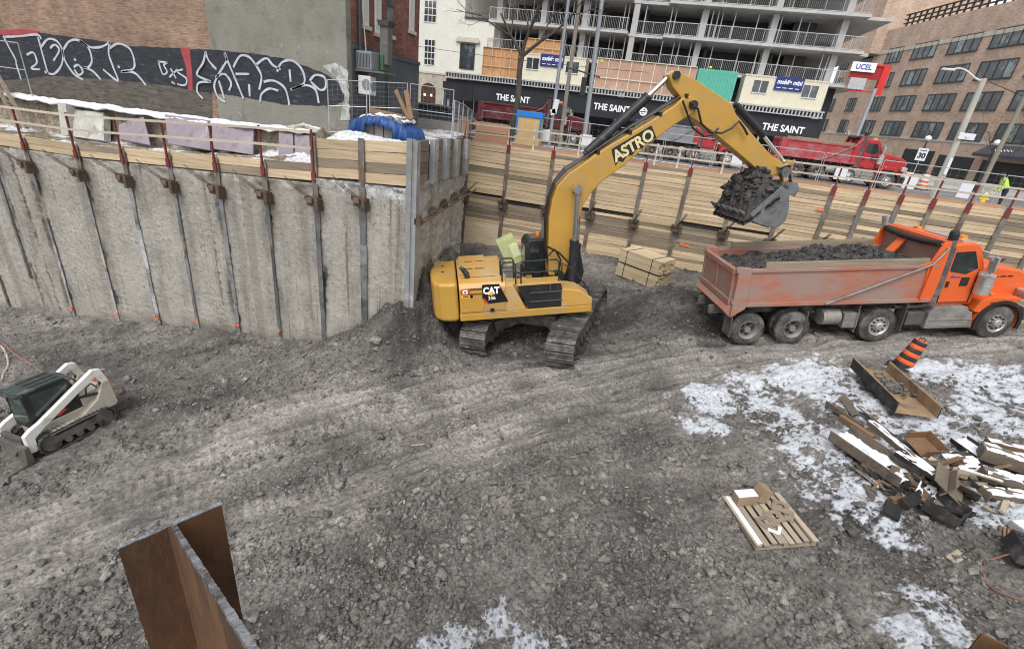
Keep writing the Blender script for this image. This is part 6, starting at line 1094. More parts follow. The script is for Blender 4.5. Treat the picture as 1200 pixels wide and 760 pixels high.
g = G(); g.tube([np.array([B[0]+.3, 29.5, 3.9]), np.array([B[0]-.9, 29.4, 4.1]), np.array([B[0]-1.6, 29.3, 4.2])], .04, 8); g.bb((B[0]-.65, 29.3, 2.9), (B[0]-.4, 29.55, 3.8)); obj('signal_arm', g, BLKM, t, tuple(B)); g = G(); g.cyl((B[0]+.24, 29.5, 4.6), (B[0]+.26, 29.5, 4.75), .13, n=12); obj('yellow_band', g, mat('yellow_tape', (.6, .5, .1), .5), t, tuple(B))
t, B, T_ = pole('street_lamp', 'tall pale street lamp with a white cobra head arm before the tan brick block', (1103, 208), (1150, 100), 30.5, .17, .12, CPOLE, 5.6)
e1, e2, e3 = aty(1140, 92, 30.5), aty(1132, 82, 30.5), aty(1116, 81.5, 30.5); g = G(); bz_ = lambda u: (1-u)**3*(T_-np.array([0, 0, .1]))+3*u*(1-u)**2*(T_+np.array([-.5, 0, -.15]))+3*u*u*(1-u)*(e2+np.array([.05, 0, .25]))+u**3*e3; g.tube([bz_(u) for u in np.linspace(0, 1, 14)], np.linspace(.05, .032, 14).tolist(), 8); ar_ = obj('arm', g, FRAMEW, t, tuple(B)); g = G(); g.box(e3+np.array([-.18, 0, -.02]), (.55, .2, .1)); obj('lamp_head', g, LIGHTG, ar_, tuple(B), bevel=.03)
c = aty(1133, 160, 30.3); g = G(); g.lathe([(0, .02), (.03, .1), (.05, .1)], c, (0, -1, 0), 4); g.box(c, (.7, .04, .3)); obj('street_sign', g, PAPER, t, tuple(B), bevel=.05); g = G(); g.box(np.array([B[0]-.05, 30.3, 1.6]), (.13, .02, .8), 0, rot('Y', .0)); obj('poster', g, PAPER, t, tuple(B))
t, B, T_ = pole('utility_pole', 'slim brown wooden pole standing by itself before the slate awning', (1156, 205), (1199, 118), 31, .11, .09, WPOLE, 6.2)
for (px, py, bx, by, lab) in ((1088, 162, 1083, 182, 'black street lamp with a white globe before the garage opening'), (1169, 167, 1162, 190, 'black street lamp with a white globe beside the slate awning')):
    p = aty(px, py, 44); t = thing('globe_lamp', lab, 'street lamp', (p[0], 44, 0)); o = (p[0], 44, 0); g = G(); g.tube([(p[0], 44, 0), (p[0], 44, p[2]-.15)], [.07, .045], 10); obj('post', g, BLKM, t, o); g = G(); g.lathe([(-.2, .04), (-.15, .15), (-.05, .21), (.06, .2), (.16, .1), (.19, .01)], p, (0, 0, 1), 18); obj('globe', g, mat('white_globe', (.75, .76, .74), .3), t, o)
    g = G(); g.tube([np.array([p[0]-.9, 44, 0]), np.array([p[0]-.6, 44, 2.8])], .03, 5) if False else g.cyl((p[0], 44, 0), (p[0], 44, .4), .16, n=10); obj('base', g, BLKM, t, o)
c = aty(1080, 181, 43); c[1] = 43; t = thing('road_sign', 'white speed sign reading 30 before the garage opening', 'road sign', (c[0], 43, 0)); o = (c[0], 43, 0); g = G(); g.bb((c[0]-.32, 42.95, c[2]-.42), (c[0]+.32, 42.98, c[2]+.42)); pn_ = obj('panel', g, PAPER, t, o); text('lettering', '30', .48, (c[0], 42.94, c[2]-.09), (1, 0, 0), (0, 0, 1), BLKM, pn_, o, .003, .02); g = G(); g.bb((c[0]-.22, 42.94, c[2]+.24), (c[0]+.22, 42.947, c[2]+.29)); obj('small_print', g, BLKM, pn_, o); g = G(); g.cyl((c[0], 43, 0), (c[0], 43, c[2]+.4), .03, n=8); obj('post', g, GALV, t, o)
# overhead cables
CAB = mat('cable_black', (.02, .02, .02), .6)
def cable(label, a, b, sag, r=.018, n=24, m=CAB, name='overhead_cable'):
    a, b = np.array(a, float), np.array(b, float); g = G(); g.tube([a+(b-a)*k/n-np.array([0, 0, sag*4*(k/n)*(1-k/n)]) for k in range(n+1)], r, 5); return tag(obj(name, g, m), label, 'cable')
cable('overhead cable running along the far pavement before the white town house', aty(300, 20, 44), aty(760, 85, 44), .5); cable('overhead cable crossing in front of the tan brick block from the lamp pole', aty(1160, 96, 30.5), aty(1320, 140, 40), .3)
# timber things by the street edge
def px_box(name, label, cat, x0, y0, x1, y1, Y, dep, mats_, parts): pass
x0, x1, z0, z1 = rect(607, 129, 630, 176, 26.7); oo = (x0, 26.7, 0); t = thing('plywood_booth', 'plywood booth edged in bright blue at the street rail', 'booth', oo); BLUP = mat('bright_blue_paint', (.02, .20, .58), .5, 0, .08, 3); PLYT = mat('tan_plywood', (.52, .36, .17), .75, 0, .14, 2)
g = G(); g.bb((x0, 26.7, .02), (x1, 27.3, z1-.3)); obj('body', g, PLYT, t, oo); g = G(); g.bb((x0-.05, 26.66, z1-.3), (x1+.05, 27.34, z1)); [g.bb((a, 26.66, .6), (a+.1, 26.70, z1-.3)) for a in (x0-.03, x1-.07)]; obj('blue_edging', g, BLUP, t, oo, bevel=.02)
x0, x1, z0, z1 = rect(558, 143, 594, 165, 26.5); g = G(); g.bb((x0, 26.5, 0), (x1, 26.56, max(z1, 1.0))); g.bb((x0, 26.45, .45), (x1, 26.499, .5), 1); tag(obj('plywood_hoarding', g, [PLYO, RUST], None, (x0, 26.5, 0)), 'orange plywood panel with a dark line at the corner of the street rail', 'plywood panel')
t = thing('timber_post_stack', 'upright orange timber posts at the inner corner of the pit', 'timber', (aty(541, 150, 26)[0], 26.4, 0)); o = t.location[:]
for k in range(3): g = G(); x = o[0]-.3+.27*k; g.beam((x, 26.4, 0), (x+.04, 26.4, .95+.1*(k % 2)), .2, .16, up=(0, 1, 0), t=rnd.uniform(.85, 1.1)); obj('post', g, ORW, t, o)
# jersey barrier and striped barrels
def jersey(label, o, L, rz): g = G(); g.prism([(-.3, 0), (.3, 0), (.3, .08), (.14, .3), (.09, .8), (-.09, .8), (-.14, .3), (-.3, .08)], (-L/2, 0, 0), (0, 1, 0), (0, 0, 1), (1, 0, 0), 0, L); ob = obj('concrete_barrier', g, CONCW, bevel=.02); ob.location = o; ob.rotation_euler = (0, 0, rz); return tag(ob, label, 'barrier')
p = aty(516, 152, 26.5); jersey('pale concrete barrier on the snow in front of the dark car', (p[0], 26.5, -.02), 2.6, .1); p = aty(1120, 212, 46); jersey('grey concrete barrier at the foot of the tan brick block', (p[0], 46, -.13), 6, -.4)
BAR_O = mat('barrel_orange', (.72, .13, .03), .5, 0, .12, 3, (.35, .16, .10), 2.5, (.55, .75)); BAR_K = mat('barrel_black', (.03, .03, .034), .5, 0, .3, 3, (.12, .11, .10), 2.5, (.5, .7)); BAR_W = mat('barrel_white', (.7, .7, .7), .4)
def barrel(label, mw, alt=BAR_K, h=1.0):
    t = thing('traffic_barrel', label, 'traffic barrel', mw=mw); g = G(); g.lathe([(0, .43), (.05, .43), (.07, .32), (.0, .3)], (0, 0, 0), (0, 0, 1), 24); obj('rubber_base', g, BAR_K, t)
    zs = np.linspace(.06, h, 8); g = G()
    for k in range(7): r0, r1 = .29-.012*k, .285-.012*k; g.lathe([(zs[k], r0), (zs[k]+.015, r0+.008), (zs[k+1]-.012, r1), (zs[k+1]-.002, r1-.018), (zs[k+1], r1-.016)], (0, 0, 0), (0, 0, 1), 28, k % 2)
    g.lathe([(h, .2), (h+.02, .19), (h-.02, .13), (h-.1, .12)], (0, 0, 0), (0, 0, 1), 24, 1); b = obj('drum', g, [alt, BAR_O], t, smooth=40)
    g = G(); g.tube([(-.1, 0, h), (-.1, 0, h+.09), (.1, 0, h+.09), (.1, 0, h)], .02, 6); obj('handle', g, BAR_K, b); return t
for px, lab in ((1066, 'orange and white striped barrel nearest the red truck hood'), (1087, 'orange and white striped barrel between the notice board and the lamp pole')): p = aty(px, 203, 40); barrel(lab, Matrix.Translation((p[0], 40, -.13)), BAR_W)
# people
def person(label, mw, top, legs, joints, helmet=None, hair=(.03, .02, .015), hands=True):
    """one continuous skinned body; joints: name -> (x, y, z) in metres, facing +x"""
    t = thing('person', label, 'person', mw=mw); J = joints; names = list(J); ed = [('pelvis', 'waist'), ('waist', 'chest'), ('chest', 'neck'), ('neck', 'head'), ('head', 'crown')]
    for s_ in 'lr': ed += [('chest', 'sh'+s_), ('sh'+s_, 'el'+s_), ('el'+s_, 'wr'+s_), ('wr'+s_, 'ha'+s_), ('pelvis', 'hi'+s_), ('hi'+s_, 'kn'+s_), ('kn'+s_, 'an'+s_), ('an'+s_, 'to'+s_)]
    rad = dict(pelvis=(.17, .14), waist=(.16, .12), chest=(.18, .13), neck=(.06, .06), head=(.095, .085), crown=(.075, .07), sh=.075, el=.055, wr=.038, ha=.045, hi=.1, kn=.068, an=.045, to=.045)
    me = bpy.data.meshes.new('body'); me.from_pydata([J[n] for n in names], [(names.index(a), names.index(b)) for a, b in ed], []); o = bpy.data.objects.new('body', me); S.collection.objects.link(o); md = o.modifiers.new('skin', 'SKIN'); sv = me.skin_vertices[0].data if me.skin_vertices else None
    if sv is None:
        bpy.context.view_layer.objects.active = o; bpy.ops.mesh.customdata_skin_add(); sv = me.skin_vertices[0].data
    for i, n in enumerate(names): r = rad.get(n, rad.get(n[:2])); sv[i].radius = r if isinstance(r, tuple) else (r, r); sv[i].use_root = n == 'pelvis'
    sb = o.modifiers.new('sub', 'SUBSURF'); sb.levels = sb.render_levels = 2; dg = bpy.context.evaluated_depsgraph_get(); m2 = bpy.data.meshes.new_from_object(o.evaluated_get(dg)); bpy.data.objects.remove(o)
    n = len(m2.polygons); cc = np.array([p.center[:] for p in m2.polygons]); SK = mat('skin', (.42, .26, .19), .6, 0, .05, 5); m2.materials.clear(); [m2.materials.append(m) for m in (top, legs, SK, BLKM)]
    P_ = {k: np.array(v) for k, v in J.items()}
    for i, p in enumerate(m2.polygons):
        c = cc[i]; d = {k: np.linalg.norm(c-v) for k, v in P_.items()}; k = min(d, key=d.get); p.material_index = 2 if k in ('head', 'crown', 'neck') or k[:2] == 'ha' else 3 if k[:2] in ('to', 'an') else 1 if k[:2] in ('hi', 'kn') or k == 'pelvis' else 0; p.use_smooth = True
    at = m2.attributes.new('tint', 'FLOAT', 'FACE'); at.data.foreach_set('value', np.ones(n, np.float32)); bdy = obj('body', m2, None, t)
    hd, cr = P_['head'], P_['crown']; u = cr-hd; u /= np.linalg.norm(u); fw_ = np.array([1, 0, 0])-u*u[0]; fw_ /= np.linalg.norm(fw_)
    if helmet: g = G(); g.lathe([(-.02, .16), (.0, .13), (.06, .12), (.11, .08), (.13, .01)], cr-u*.02, u, 20); obj('hard_hat', g, helmet, bdy, smooth=40)
    else: g = G(); g.lathe([(-.1, .105), (-.02, .108), (.06, .08), (.09, .02)], cr-u*.02-fw_*.015, u, 18); obj('hair', g, mat('dark_hair', hair, .8), bdy, smooth=40)
    g = G(); sd = np.cross(u, fw_); [g.cyl(hd+fw_*.085+sd*k*.035+u*.01, hd+fw_*.095+sd*k*.035+u*.01, .012, n=8, m=1) for k in (-1, 1)]; g.cyl(hd+fw_*.085-u*.02, hd+fw_*.115-u*.028, .014, .006, 8, 0); g.box(hd+fw_*.088-u*.06, (.01, .045, .01), 1); [g.cyl(hd+sd*k*.085, hd+sd*k*.1, .03, n=8, m=0) for k in (-1, 1)]; obj('face', g, [SK, BLKM], bdy)
    return t
def stand(lean=0.0, arm=0.0):
    c, s_ = math.cos(lean), math.sin(lean); W_ = lambda x, y, z: (x*c+(z-.95)*s_, y, .95+(z-.95)*c-x*s_) if z > .95 else (x, y, z)
    J = dict(pelvis=(0, 0, .95), waist=W_(0, 0, 1.12), chest=W_(0, 0, 1.36), neck=W_(.01, 0, 1.5), head=W_(.02, 0, 1.62), crown=W_(.02, 0, 1.7))
    for k, y in (('l', 1), ('r', -1)):
        J['sh'+k] = W_(0, .19*y, 1.42); J['el'+k] = W_(.05+arm*.2, .25*y, 1.14); J['wr'+k] = W_(.2+arm*.4, .22*y, .98+arm*.12); J['ha'+k] = W_(.26+arm*.45, .2*y, .96+arm*.1); J['hi'+k] = (0, .09*y, .88); J['kn'+k] = (.05*y, .1*y, .48); J['an'+k] = (.02*y-.02, .1*y, .09); J['to'+k] = (.12+.02*y, .11*y, .05)
    return J
HIV = mat('hi_vis_lime', (.45, .80, .04), .6, 0, .1, 5); NAVY = mat('navy_trousers', (.02, .025, .04), .8); HATY = mat('yellow_hard_hat', (.75, .62, .05), .35); HATW = mat('white_hard_hat', (.75, .75, .72), .35); ORV = mat('orange_vest', (.75, .18, .03), .6)
p = aty(1184, 213, 28.4); person('worker in a lime high visibility jacket leaning forward on the pavement by the yellow hydrant', Matrix.Translation((p[0], 28.4, 0)) @ Matrix.Rotation(PI*.95, 4, 'Z'), HIV, NAVY, stand(.55, .3), None)
p = aty(1056, 188, 39); person('worker with a white hard hat and lime vest beyond the red truck hood', Matrix.Translation((p[0], 39, -.13)) @ Matrix.Rotation(PI*.6, 4, 'Z'), HIV, NAVY, stand(0, .2), HATW)
p = aty(833, 78, YC+3.2); person('worker in a yellow hard hat peering over the roof of the teal container', Matrix.Translation((p[0], YC+3.2, p[2]-1.78)) @ Matrix.Rotation(-PI*.5, 4, 'Z'), HIV, NAVY, stand(.15, .5), HATY)
p = aty(1160, 219, 28.2); o = (p[0], 28.2, 0); t = thing('fire_hydrant', 'small yellow fire hydrant behind the rail near the leaning worker', 'hydrant', o); g = G(); g.lathe([(0, .14), (.05, .14), (.06, .1), (.5, .1), (.52, .13), (.56, .13), (.66, .05), (.7, .02)], o, (0, 0, 1), 18); obj('barrel', g, HATY, t, o, smooth=40); g = G(); [g.cyl(np.array(o)+[0, 0, .4], np.array(o)+[k*.18, 0, .4], .05, n=10) for k in (-1, 1)]; obj('outlet', g, HATY, t, o)
# ---- neighbour's lot: tarp over boards, leaning planks, concrete remains, boards against the bank
o = aty(456, 150, 15.6); oo = (o[0], 15.6, float(lot_z(np.array(o[0]), np.array(15.6)))); bz = oo[2]
def tarp():
    x0, x1 = aty(417, 150, 15.6)[0], aty(489, 150, 15.6)[0]; zt_ = aty(455, 138, 15.6)[2]; n, k = 60, 24; s_ = np.linspace(0, 1, n); w = np.linspace(0, 1, k); SS, WW = np.meshgrid(s_, w, indexing='ij')
    x = x0+(x1-x0)*SS+.05*pnoise(SS*9, WW*6, 3); hgt = (zt_-bz)*np.clip(np.sin(np.clip(SS*1.02+.03, 0, 1)*PI)**.32, 0, 1); z = bz+hgt-.12*np.maximum(0, .3-WW)*3*np.sin(SS*PI)*0+.05*pnoise(SS*14, WW*7, 5)+.04*pnoise(SS*30, WW*10, 6); y = 15.2+1.2*WW
    front = np.where((SS > .26) & (SS < .74), .0, 1); z0r = np.where(front[:, :1] > 0, bz+.02, z[:, :1]-.25-.06*np.sin(SS[:, :1]*40)); y0r = y[:, :1]-.12-.1*pnoise(SS[:, :1]*20, SS[:, :1], 9)
    P = np.stack([np.concatenate([x[:, :1], x], 1), np.concatenate([y0r, y], 1), np.concatenate([z0r, z], 1)], -1); g = G(); g.grid(P); return g
ob = obj('tarpaulin', tarp(), mat('blue_tarpaulin', (.013, .055, .19), .5, 0, .25, 3, (.025, .085, .27), 4, (.5, .7), .3, 25), None, oo, smooth=80); sm = ob.modifiers.new('thick', 'SOLIDIFY'); sm.thickness = .01; tag(ob, 'crumpled blue tarpaulin draped over boards on the snowy lot', 'tarpaulin')
x0, x1 = aty(432, 150, 15.6)[0], aty(476, 150, 15.6)[0]; g = G(); [g.bb((x0+(x1-x0)*k/4+.02, 15.35, bz-.1), (x0+(x1-x0)*(k+1)/4-.02, 15.9, bz+.72), 0, rnd.uniform(.7, 1.2)) for k in range(4)]; tag(obj('board_pile', g, mat('grey_panel_boards', (.19, .18, .165), .85, 0, .2, 2), None, (x0, 15.4, bz)), 'grey boards standing under the blue tarpaulin', 'boards')
n_ = 40; X_, Y_ = np.meshgrid(np.linspace(x0-.2, x1+.05, n_), np.linspace(15.35, 16.2, 16), indexing='ij'); Zs = aty(455, 137, 15.6)[2]+.02+.07*fbm(X_*3, Y_*4, 3, 6)-.12*((X_-(x0+x1)/2)/((x1-x0)/2))**2; g = G(); g.grid(np.stack([X_, Y_, Zs], -1)); ob = obj('snow', g, SNOWM, None, None, smooth=80); sm = ob.modifiers.new('thick', 'SOLIDIFY'); sm.thickness = .04; tag(ob, 'thin snow lying on top of the blue tarpaulin', 'snow', kind='stuff')
for (xa, ya, xb, yb, w, lab) in ((464, 106, 480, 141, .12, 'weathered plank leaning left over the blue tarpaulin'), (476, 106, 482, 140, .16, 'brown plank standing upright behind the blue tarpaulin'), (434, 129, 472, 137, .14, 'orange brown plank lying along the top of the blue tarpaulin')):
    a, b_ = aty(xa, ya, 16.3 if xa != 434 else 15.9), aty(xb, yb, 15.8); g = G(); g.beam(a, b_, w, .06, up=(0, 1, 0)); tag(obj('plank', g, mat('brown_plank', (.20, .12, .065), .85, 0, .2, 3), None, tuple(b_)), lab, 'plank')
VIOL = mat('violet_grey_panel', (.235, .20, .225), .75, 0, .16, 1.5, (.15, .135, .14), 2, (.5, .7), .15, 30, (1, 1, .5), col3=(.4, .37, .38), s3=1.2, t3=(.55, .75))
def quad_slab(name, label, cat, pts, Y0, Yt, th_, m): # picture corners bottom-left, bottom-right, top-right, top-left
    P = [aty(*pts[0], Y0), aty(*pts[1], Y0), aty(*pts[2], Yt), aty(*pts[3], Yt)]; n = np.cross(P[1]-P[0], P[3]-P[0]); n /= np.linalg.norm(n); g = G(); g.add(P+[q-n*th_ for q in P], [(0, 1, 2, 3), (7, 6, 5, 4), (0, 4, 5, 1), (1, 5, 6, 2), (2, 6, 7, 3), (3, 7, 4, 0)]); return tag(obj(name, g, m, None, tuple(P[0])), label, cat)
for pts, lab in (([(141, 163), (176, 170), (168, 136), (139, 146)], 'small tilted violet grey panel next to the broken pale concrete slab'), ([(197, 168), (246, 176), (246, 141), (193, 134)], 'wide violet grey panel against the dirt bank below the red graffiti stripe'),
                 ([(249, 174), (296, 181), (297, 150), (248, 142)], 'violet grey panel standing next to the widest one on the dirt bank'), ([(326, 190), (344, 193), (343, 157), (327, 154)], 'narrow violet grey panel near the rail end, before the last one'), ([(346, 193), (369, 196), (369, 160), (345, 157)], 'last violet grey panel beside the timber post of the wall')):
    quad_slab('wall_panel', lab, 'panel', pts, 14.0, 14.45, .06, VIOL)
quad_slab('concrete_remnant', 'broken pale grey concrete slab stuck in the dirt bank', 'concrete slab', [(86, 160), (122, 165), (121, 132), (84, 128)], 14.0, 14.45, .25, mat('pale_concrete', (.40, .40, .37), .9, 0, .2, 2, (.25, .24, .21), 2.5, (.5, .65), .5, 20)); quad_slab('concrete_stub', 'slim upright concrete stub on the dirt bank beside the broken slab', 'concrete post', [(72, 158), (80, 159), (77, 121), (67, 120)], 13.9, 14.2, .3, mat('pale_concrete', (.40, .40, .37), .9))
n_ = 170; X_ = np.linspace(-26, -10.6, n_); rows = []
for k, w in enumerate(np.linspace(-.25, .55, 14)): rows.append(np.stack([X_, 14.62+.12*fbm(X_*.8, 0*X_, 4, 41)+w+.06*pnoise(X_*2, X_*0+k, 4), np.interp(X_, [-40, -22, -16, -10.3], [-.05, .08, .16, .30])+.07+.06*fbm(X_*1.6, X_*0+w*3, 4, 6)-.25*np.maximum(0, -w)], -1))
g = G(); g.grid(np.stack(rows, 1)); me_ob = obj('snow', g, SNOWM, None, None, smooth=80); sm = me_ob.modifiers.new('thick', 'SOLIDIFY'); sm.thickness = .06; tag(me_ob, 'snow strip along the top of the dirt bank below the graffiti wall', 'snow', kind='stuff')
fence('tall open pipe frame standing on the lot by the wooden ladder', [tuple(aty(-30, 108, 14.9)*np.array([1, 1, 0])+np.array([0, 0, .0])), tuple(aty(37, 105, 14.9)*np.array([1, 1, 0])+np.array([0, 0, .0]))], 2.0, 3.4, 0)
g = G(); a, b_ = aty(-8, 78, 14.6), aty(32, 150, 13.6); g.beam(a, b_, .05, .12, up=(0, 1, 0)); a2, b2 = a+np.array([-.35, 0, -.05]), b_+np.array([-.4, 0, -.05]); g.beam(a2, b2, .05, .12, up=(0, 1, 0)); [g.beam(a+(b_-a)*k, a2+(b2-a2)*k, .05, .05) for k in np.linspace(.1, .9, 6)]; tag(obj('site_ladder', g, WOODG, None, tuple(b_)), 'weathered wooden ladder leaning on the lot by the open pipe frame', 'ladder')
# ================================================================== THINGS ON THE PIT FLOOR
# lumber: two strapped bundles
hl = hit(745, 331); ax_, bx_ = hit(717, 324), hit(757, 336); d = bx_-ax_; d[2] = 0; d /= np.linalg.norm(d); pz = float(gbase(hl[0], hl[1]))
LM = frame((hl[0]+.25, hl[1]+.45, pz-.02), (d[0], d[1], .02), (0, 0, 1)); LUM = mat('clean_lumber', (.56, .45, .29), .75, 0, .12, 2, (.44, .33, .2), 2.5, (.5, .7), .2, 30, (.5, 5, 5))
for k in range(2):
    t = thing('lumber_bundle', ('lower' if k == 0 else 'upper')+' of two strapped bundles of pale sawn lumber stacked by the timber wall', 'lumber', mw=LM @ Matrix.Translation((.06*k, -.05*k, .68*k))); g = G(); [g.bb((-1.1, y, 0), (1.1, y+.12, .07)) for y in (-.5, 0, .4)]; obj('bearer', g, WOODG, t); g = G()
    for r in range(6):
        for c in range(8): L = rnd.uniform(-.06, .06); g.bb((-1.1+L, -.6+c*.15, .075+r*.098), (1.1+L, -.6+c*.15+.142, .075+r*.098+.09), 0, rnd.uniform(.82, 1.1))
    bd_ = obj('boards', g, LUM, t); g = G(); [g.bb((x, -.612, .06), (x+.03, .612, .672)) for x in (-.7, .65)]; obj('strap', g, BLKM, t)
# leaning barrel
bb_ = hit(1056, 430); tt_ = np.array([.20, .03, .97]); barrel('black barrel with orange bands leaning on the snow below the truck', frame((bb_[0]+.05, bb_[1]+.1, bb_[2]-.04), (1, .1, -.5), tt_) @ Matrix.Scale(.80, 4), BAR_K, 1.12)
# pallet
pc = [hit(*p) for p in ((848, 592), (890, 657), (953, 636), (905, 577))]; o = np.mean(pc, 0); fx_ = (pc[1]-pc[0]+pc[2]-pc[3]); fy_ = (pc[3]-pc[0]+pc[2]-pc[1]); nn = np.cross(fx_, fy_); PMx = frame(o+np.array([0, 0, .05]), fx_, nn if nn[2] > 0 else -nn) @ Matrix.Scale(.93, 4); sy = 1 if nn[2] > 0 else -1
PAL = mat('pallet_wood', (.36, .30, .225), .85, 0, .2, 3, (.22, .185, .145), 3, (.5, .7), .3, 30, (.6, 4, 4))
t = thing('pallet', 'weathered wooden pallet with snow on one edge, lying on the clods', 'pallet', mw=PMx); g = G()
for y in (-.53, 0, .53): g.bb((-.6, y-.05, 0), (.6, y+.05, .10), 0, .8)
obj('bearer', g, PAL, t); g = G()
for k in range(8): y = -.55+k*.155; j0, j1 = rnd.uniform(-.02, .02), rnd.uniform(-.012, .012); g.beam((-.62+j0, y-j1, .113), (.62+j0, y+j1, .113), rnd.uniform(.095, .115), .022, 0, t=rnd.uniform(.65, 1.15))
for x in (-.55, .0, .55): g.bb((x-.05, -.58, -.022), (x+.05, .58, -.002), 0, .8)
obj('deck_board', g, PAL, t)
sy_ = -1 if (PMx.inverted() @ Vector(pc[0]))[1] < 0 else 1
g = G(); P = [[(-.6+1.2*i/30, sy_*(.56-.1*j/5)*1.0, .127+.012*(fbm(np.array(i*.6), np.array(j*.9), 3, 5)+.6)*(1 if 0 < j < 5 else 0)) for j in range(6)] for i in range(31)]; g.grid(P); obj('snow_edge', g, SNOWM, t)
def on_pal(name, label, cat, build): ob = build(); ob.matrix_basis = PMx @ Matrix.Translation((0, 0, .128)); tag(ob, label, cat)
def mk(f, m, nm, bev=.006):
    g = G(); f(g); return obj(nm, g, m, bevel=bev)
BRW = mat('brown_block', (.26, .185, .12), .85, 0, .15, 4)
on_pal('wood_block', 'snow topped wood block at the far corner of the pallet', 'wood block', lambda: mk(lambda g: (g.box((-.42, sy_*.26, .11), (.22, .42, .22)), g.box((-.42, sy_*.26, .225), (.2, .4, .02), 1)), [BRW, SNOWM], 'wood_block'))
on_pal('wood_block', 'bare brown wood block tilted against its snowy neighbour on the pallet', 'wood block', lambda: mk(lambda g: g.box((-.46, -sy_*.1, .16), (.26, .2, .3), 0, rot('X', sy_*.45)), BRW, 'wood_block'))
RPL = mat('tan_rusty_plate', (.25, .195, .14), .75, .1, .2, 4, (.15, .115, .09), 3, (.5, .68)); RPH = mat('plate_hole', (.02, .018, .016), .9)
def plate_h(x, y, rz, z=.0, w=.3): 
    def f(g):
        R_ = rot('Z', rz); n = 16; hole = [(.07*math.cos(a), .07*math.sin(a)) for a in np.linspace(0, 2*PI, n+1)[:-1]]; sq = []
        for a in np.linspace(0, 2*PI, n+1)[:-1]: k = w/2/max(abs(math.cos(a)), abs(math.sin(a))); sq.append((k*math.cos(a), k*math.sin(a)))
        V = [R_ @ np.array([*p, zz])+np.array([x, y, z]) for zz in (.02, 0) for p in sq+hole]; F_ = []
        for i in range(n): j = (i+1) % n; F_ += [(i, j, n+j, n+i), (2*n+i, 3*n+i, 3*n+j, 2*n+j), (i, 2*n+i, 2*n+j, j), (n+i, n+j, 3*n+j, 3*n+i)]
        g.add(V, F_)
    return f
for k, (x, y, rz, z, lab) in enumerate(((.12, .12, .3, .0, 'tan steel plate with a round hole on the pallet, nearest the snowy edge'), (.02, -.12, .25, .012, 'tan steel plate with a round hole overlapping its neighbour on the pallet'), (-.02, -.34, -.6, .0, 'tan steel plate with a round hole near the bare edge of the pallet'), (-.2, -.36, .9, .024, 'tan steel plate turned like a diamond behind the other plates on the pallet'))):
    on_pal('steel_plate', lab, 'steel plate', lambda x=x, y=y, rz=rz, z=z: mk(plate_h(x, sy_*y, rz, z), RPL, 'steel_plate', 0))
on_pal('steel_offcut', 'small snowy v shaped offcut at the front of the pallet plates', 'offcut', lambda: mk(lambda g: (g.beam((.3, sy_*.2, .02), (.42, sy_*.05, .02), .06, .03), g.beam((.42, sy_*.05, .02), (.28, -sy_*.05, .02), .06, .03, 0)), SNOWM, 'steel_offcut', 0))
# ---- scrap steel heap
RBR = mat('rust_brown_scrap', (.20, .115, .062), .8, .15, .3, 3, (.10, .07, .05), 2, (.48, .66), .3, 40, col3=(.30, .20, .11), s3=2.5, t3=(.58, .72)); SCR = mat('grey_brown_scrap', (.155, .125, .095), .85, .1, .25, 3, (.085, .075, .065), 2.5, (.5, .66), .4, 30, col3=(.22, .19, .15), s3=3, t3=(.6, .72)); DSC = mat('black_scrap', (.025, .024, .023), .6, .2, .4, 4, (.09, .08, .07), 3, (.52, .68), .3, 40)
def gh(p, dz=0): return np.array([p[0], p[1], float(gbase(p[0], p[1]))+dz])
def span(name, label, a, b, za, zb, build, mats_, roll=0.0, cat='scrap steel', bevel=.006):
    """long piece between two picture points on the ground, raised za / zb at its ends"""
    A, B = hit(*a), hit(*b); A[2] += za; B[2] += zb; d = B-A; L = np.linalg.norm(d); M_ = frame((A+B)/2, d, (0, 0, 1)) @ Matrix.Rotation(roll, 4, 'X'); g = G(); build(g, L); ob = obj(name, g, mats_, bevel=bevel); ob.matrix_basis = M_; return tag(ob, label, cat)
def chan(w, h, t_=.025, snow=0): 
    def f(g, L):
        g.box((0, 0, t_/2), (L, w, t_)); g.box((0, w/2-t_/2, h/2), (L, t_, h)); g.box((0, -w/2+t_/2, h/2), (L, t_, h))
        if snow:
            n, k = 50, 14; P = [[(-L/2*.98+L*.98*i/n, (-w/2+t_)+(w-2*t_)*j/k, t_+.004+max(-.01, snow*(.38+.75*float(fbm(np.array(i*.09), np.array(j*.22), 3, int(L*100) % 50)))*(min(1, (1-abs(2*j/k-1))*4+.3)))) for j in range(k+1)] for i in range(n+1)]; g.grid(P, 1)
    return f
def slab(w, h, snow=0):
    def f(g, L):
        g.box((0, 0, h/2), (L, w, h))
        if snow:
            n, k = 44, 10; P = [[(-L/2*.97+L*.97*i/n, -w/2*.97+w*.97*j/k, h+snow*max(-.25, .2+.9*float(fbm(np.array(i*.085), np.array(j*.2), 3, int(L*77) % 40)))) for j in range(k+1)] for i in range(n+1)]; g.grid(P, 1)
    return f
def ibeam(w, h, t_=.03): return lambda g, L: (g.box((0, 0, 0), (L, t_, h-2*t_)), g.box((0, 0, h/2-t_/2), (L, w, t_)), g.box((0, 0, -h/2+t_/2), (L, w, t_)))
span('steel_trough', 'large rusty open steel trough lying beside the leaning barrel', (1014, 440), (1068, 495), .34, .08, lambda g, L: (g.box((0, 0, 0), (L, .92, .03)), g.box((0, .45, .14), (L, .03, .30), 1), g.box((0, -.45, .14), (L, .03, .30), 1), g.box((0, .43, .14), (L, .012, .29)), g.box((0, .45, .292), (L, .05, .02)), g.box((0, -.45, .292), (L, .05, .02))), [mat('tan_rust_plate', (.27, .185, .11), .8, .1, .25, 3, (.16, .10, .06), 2, (.5, .68), .3, 40), DSC], .06)
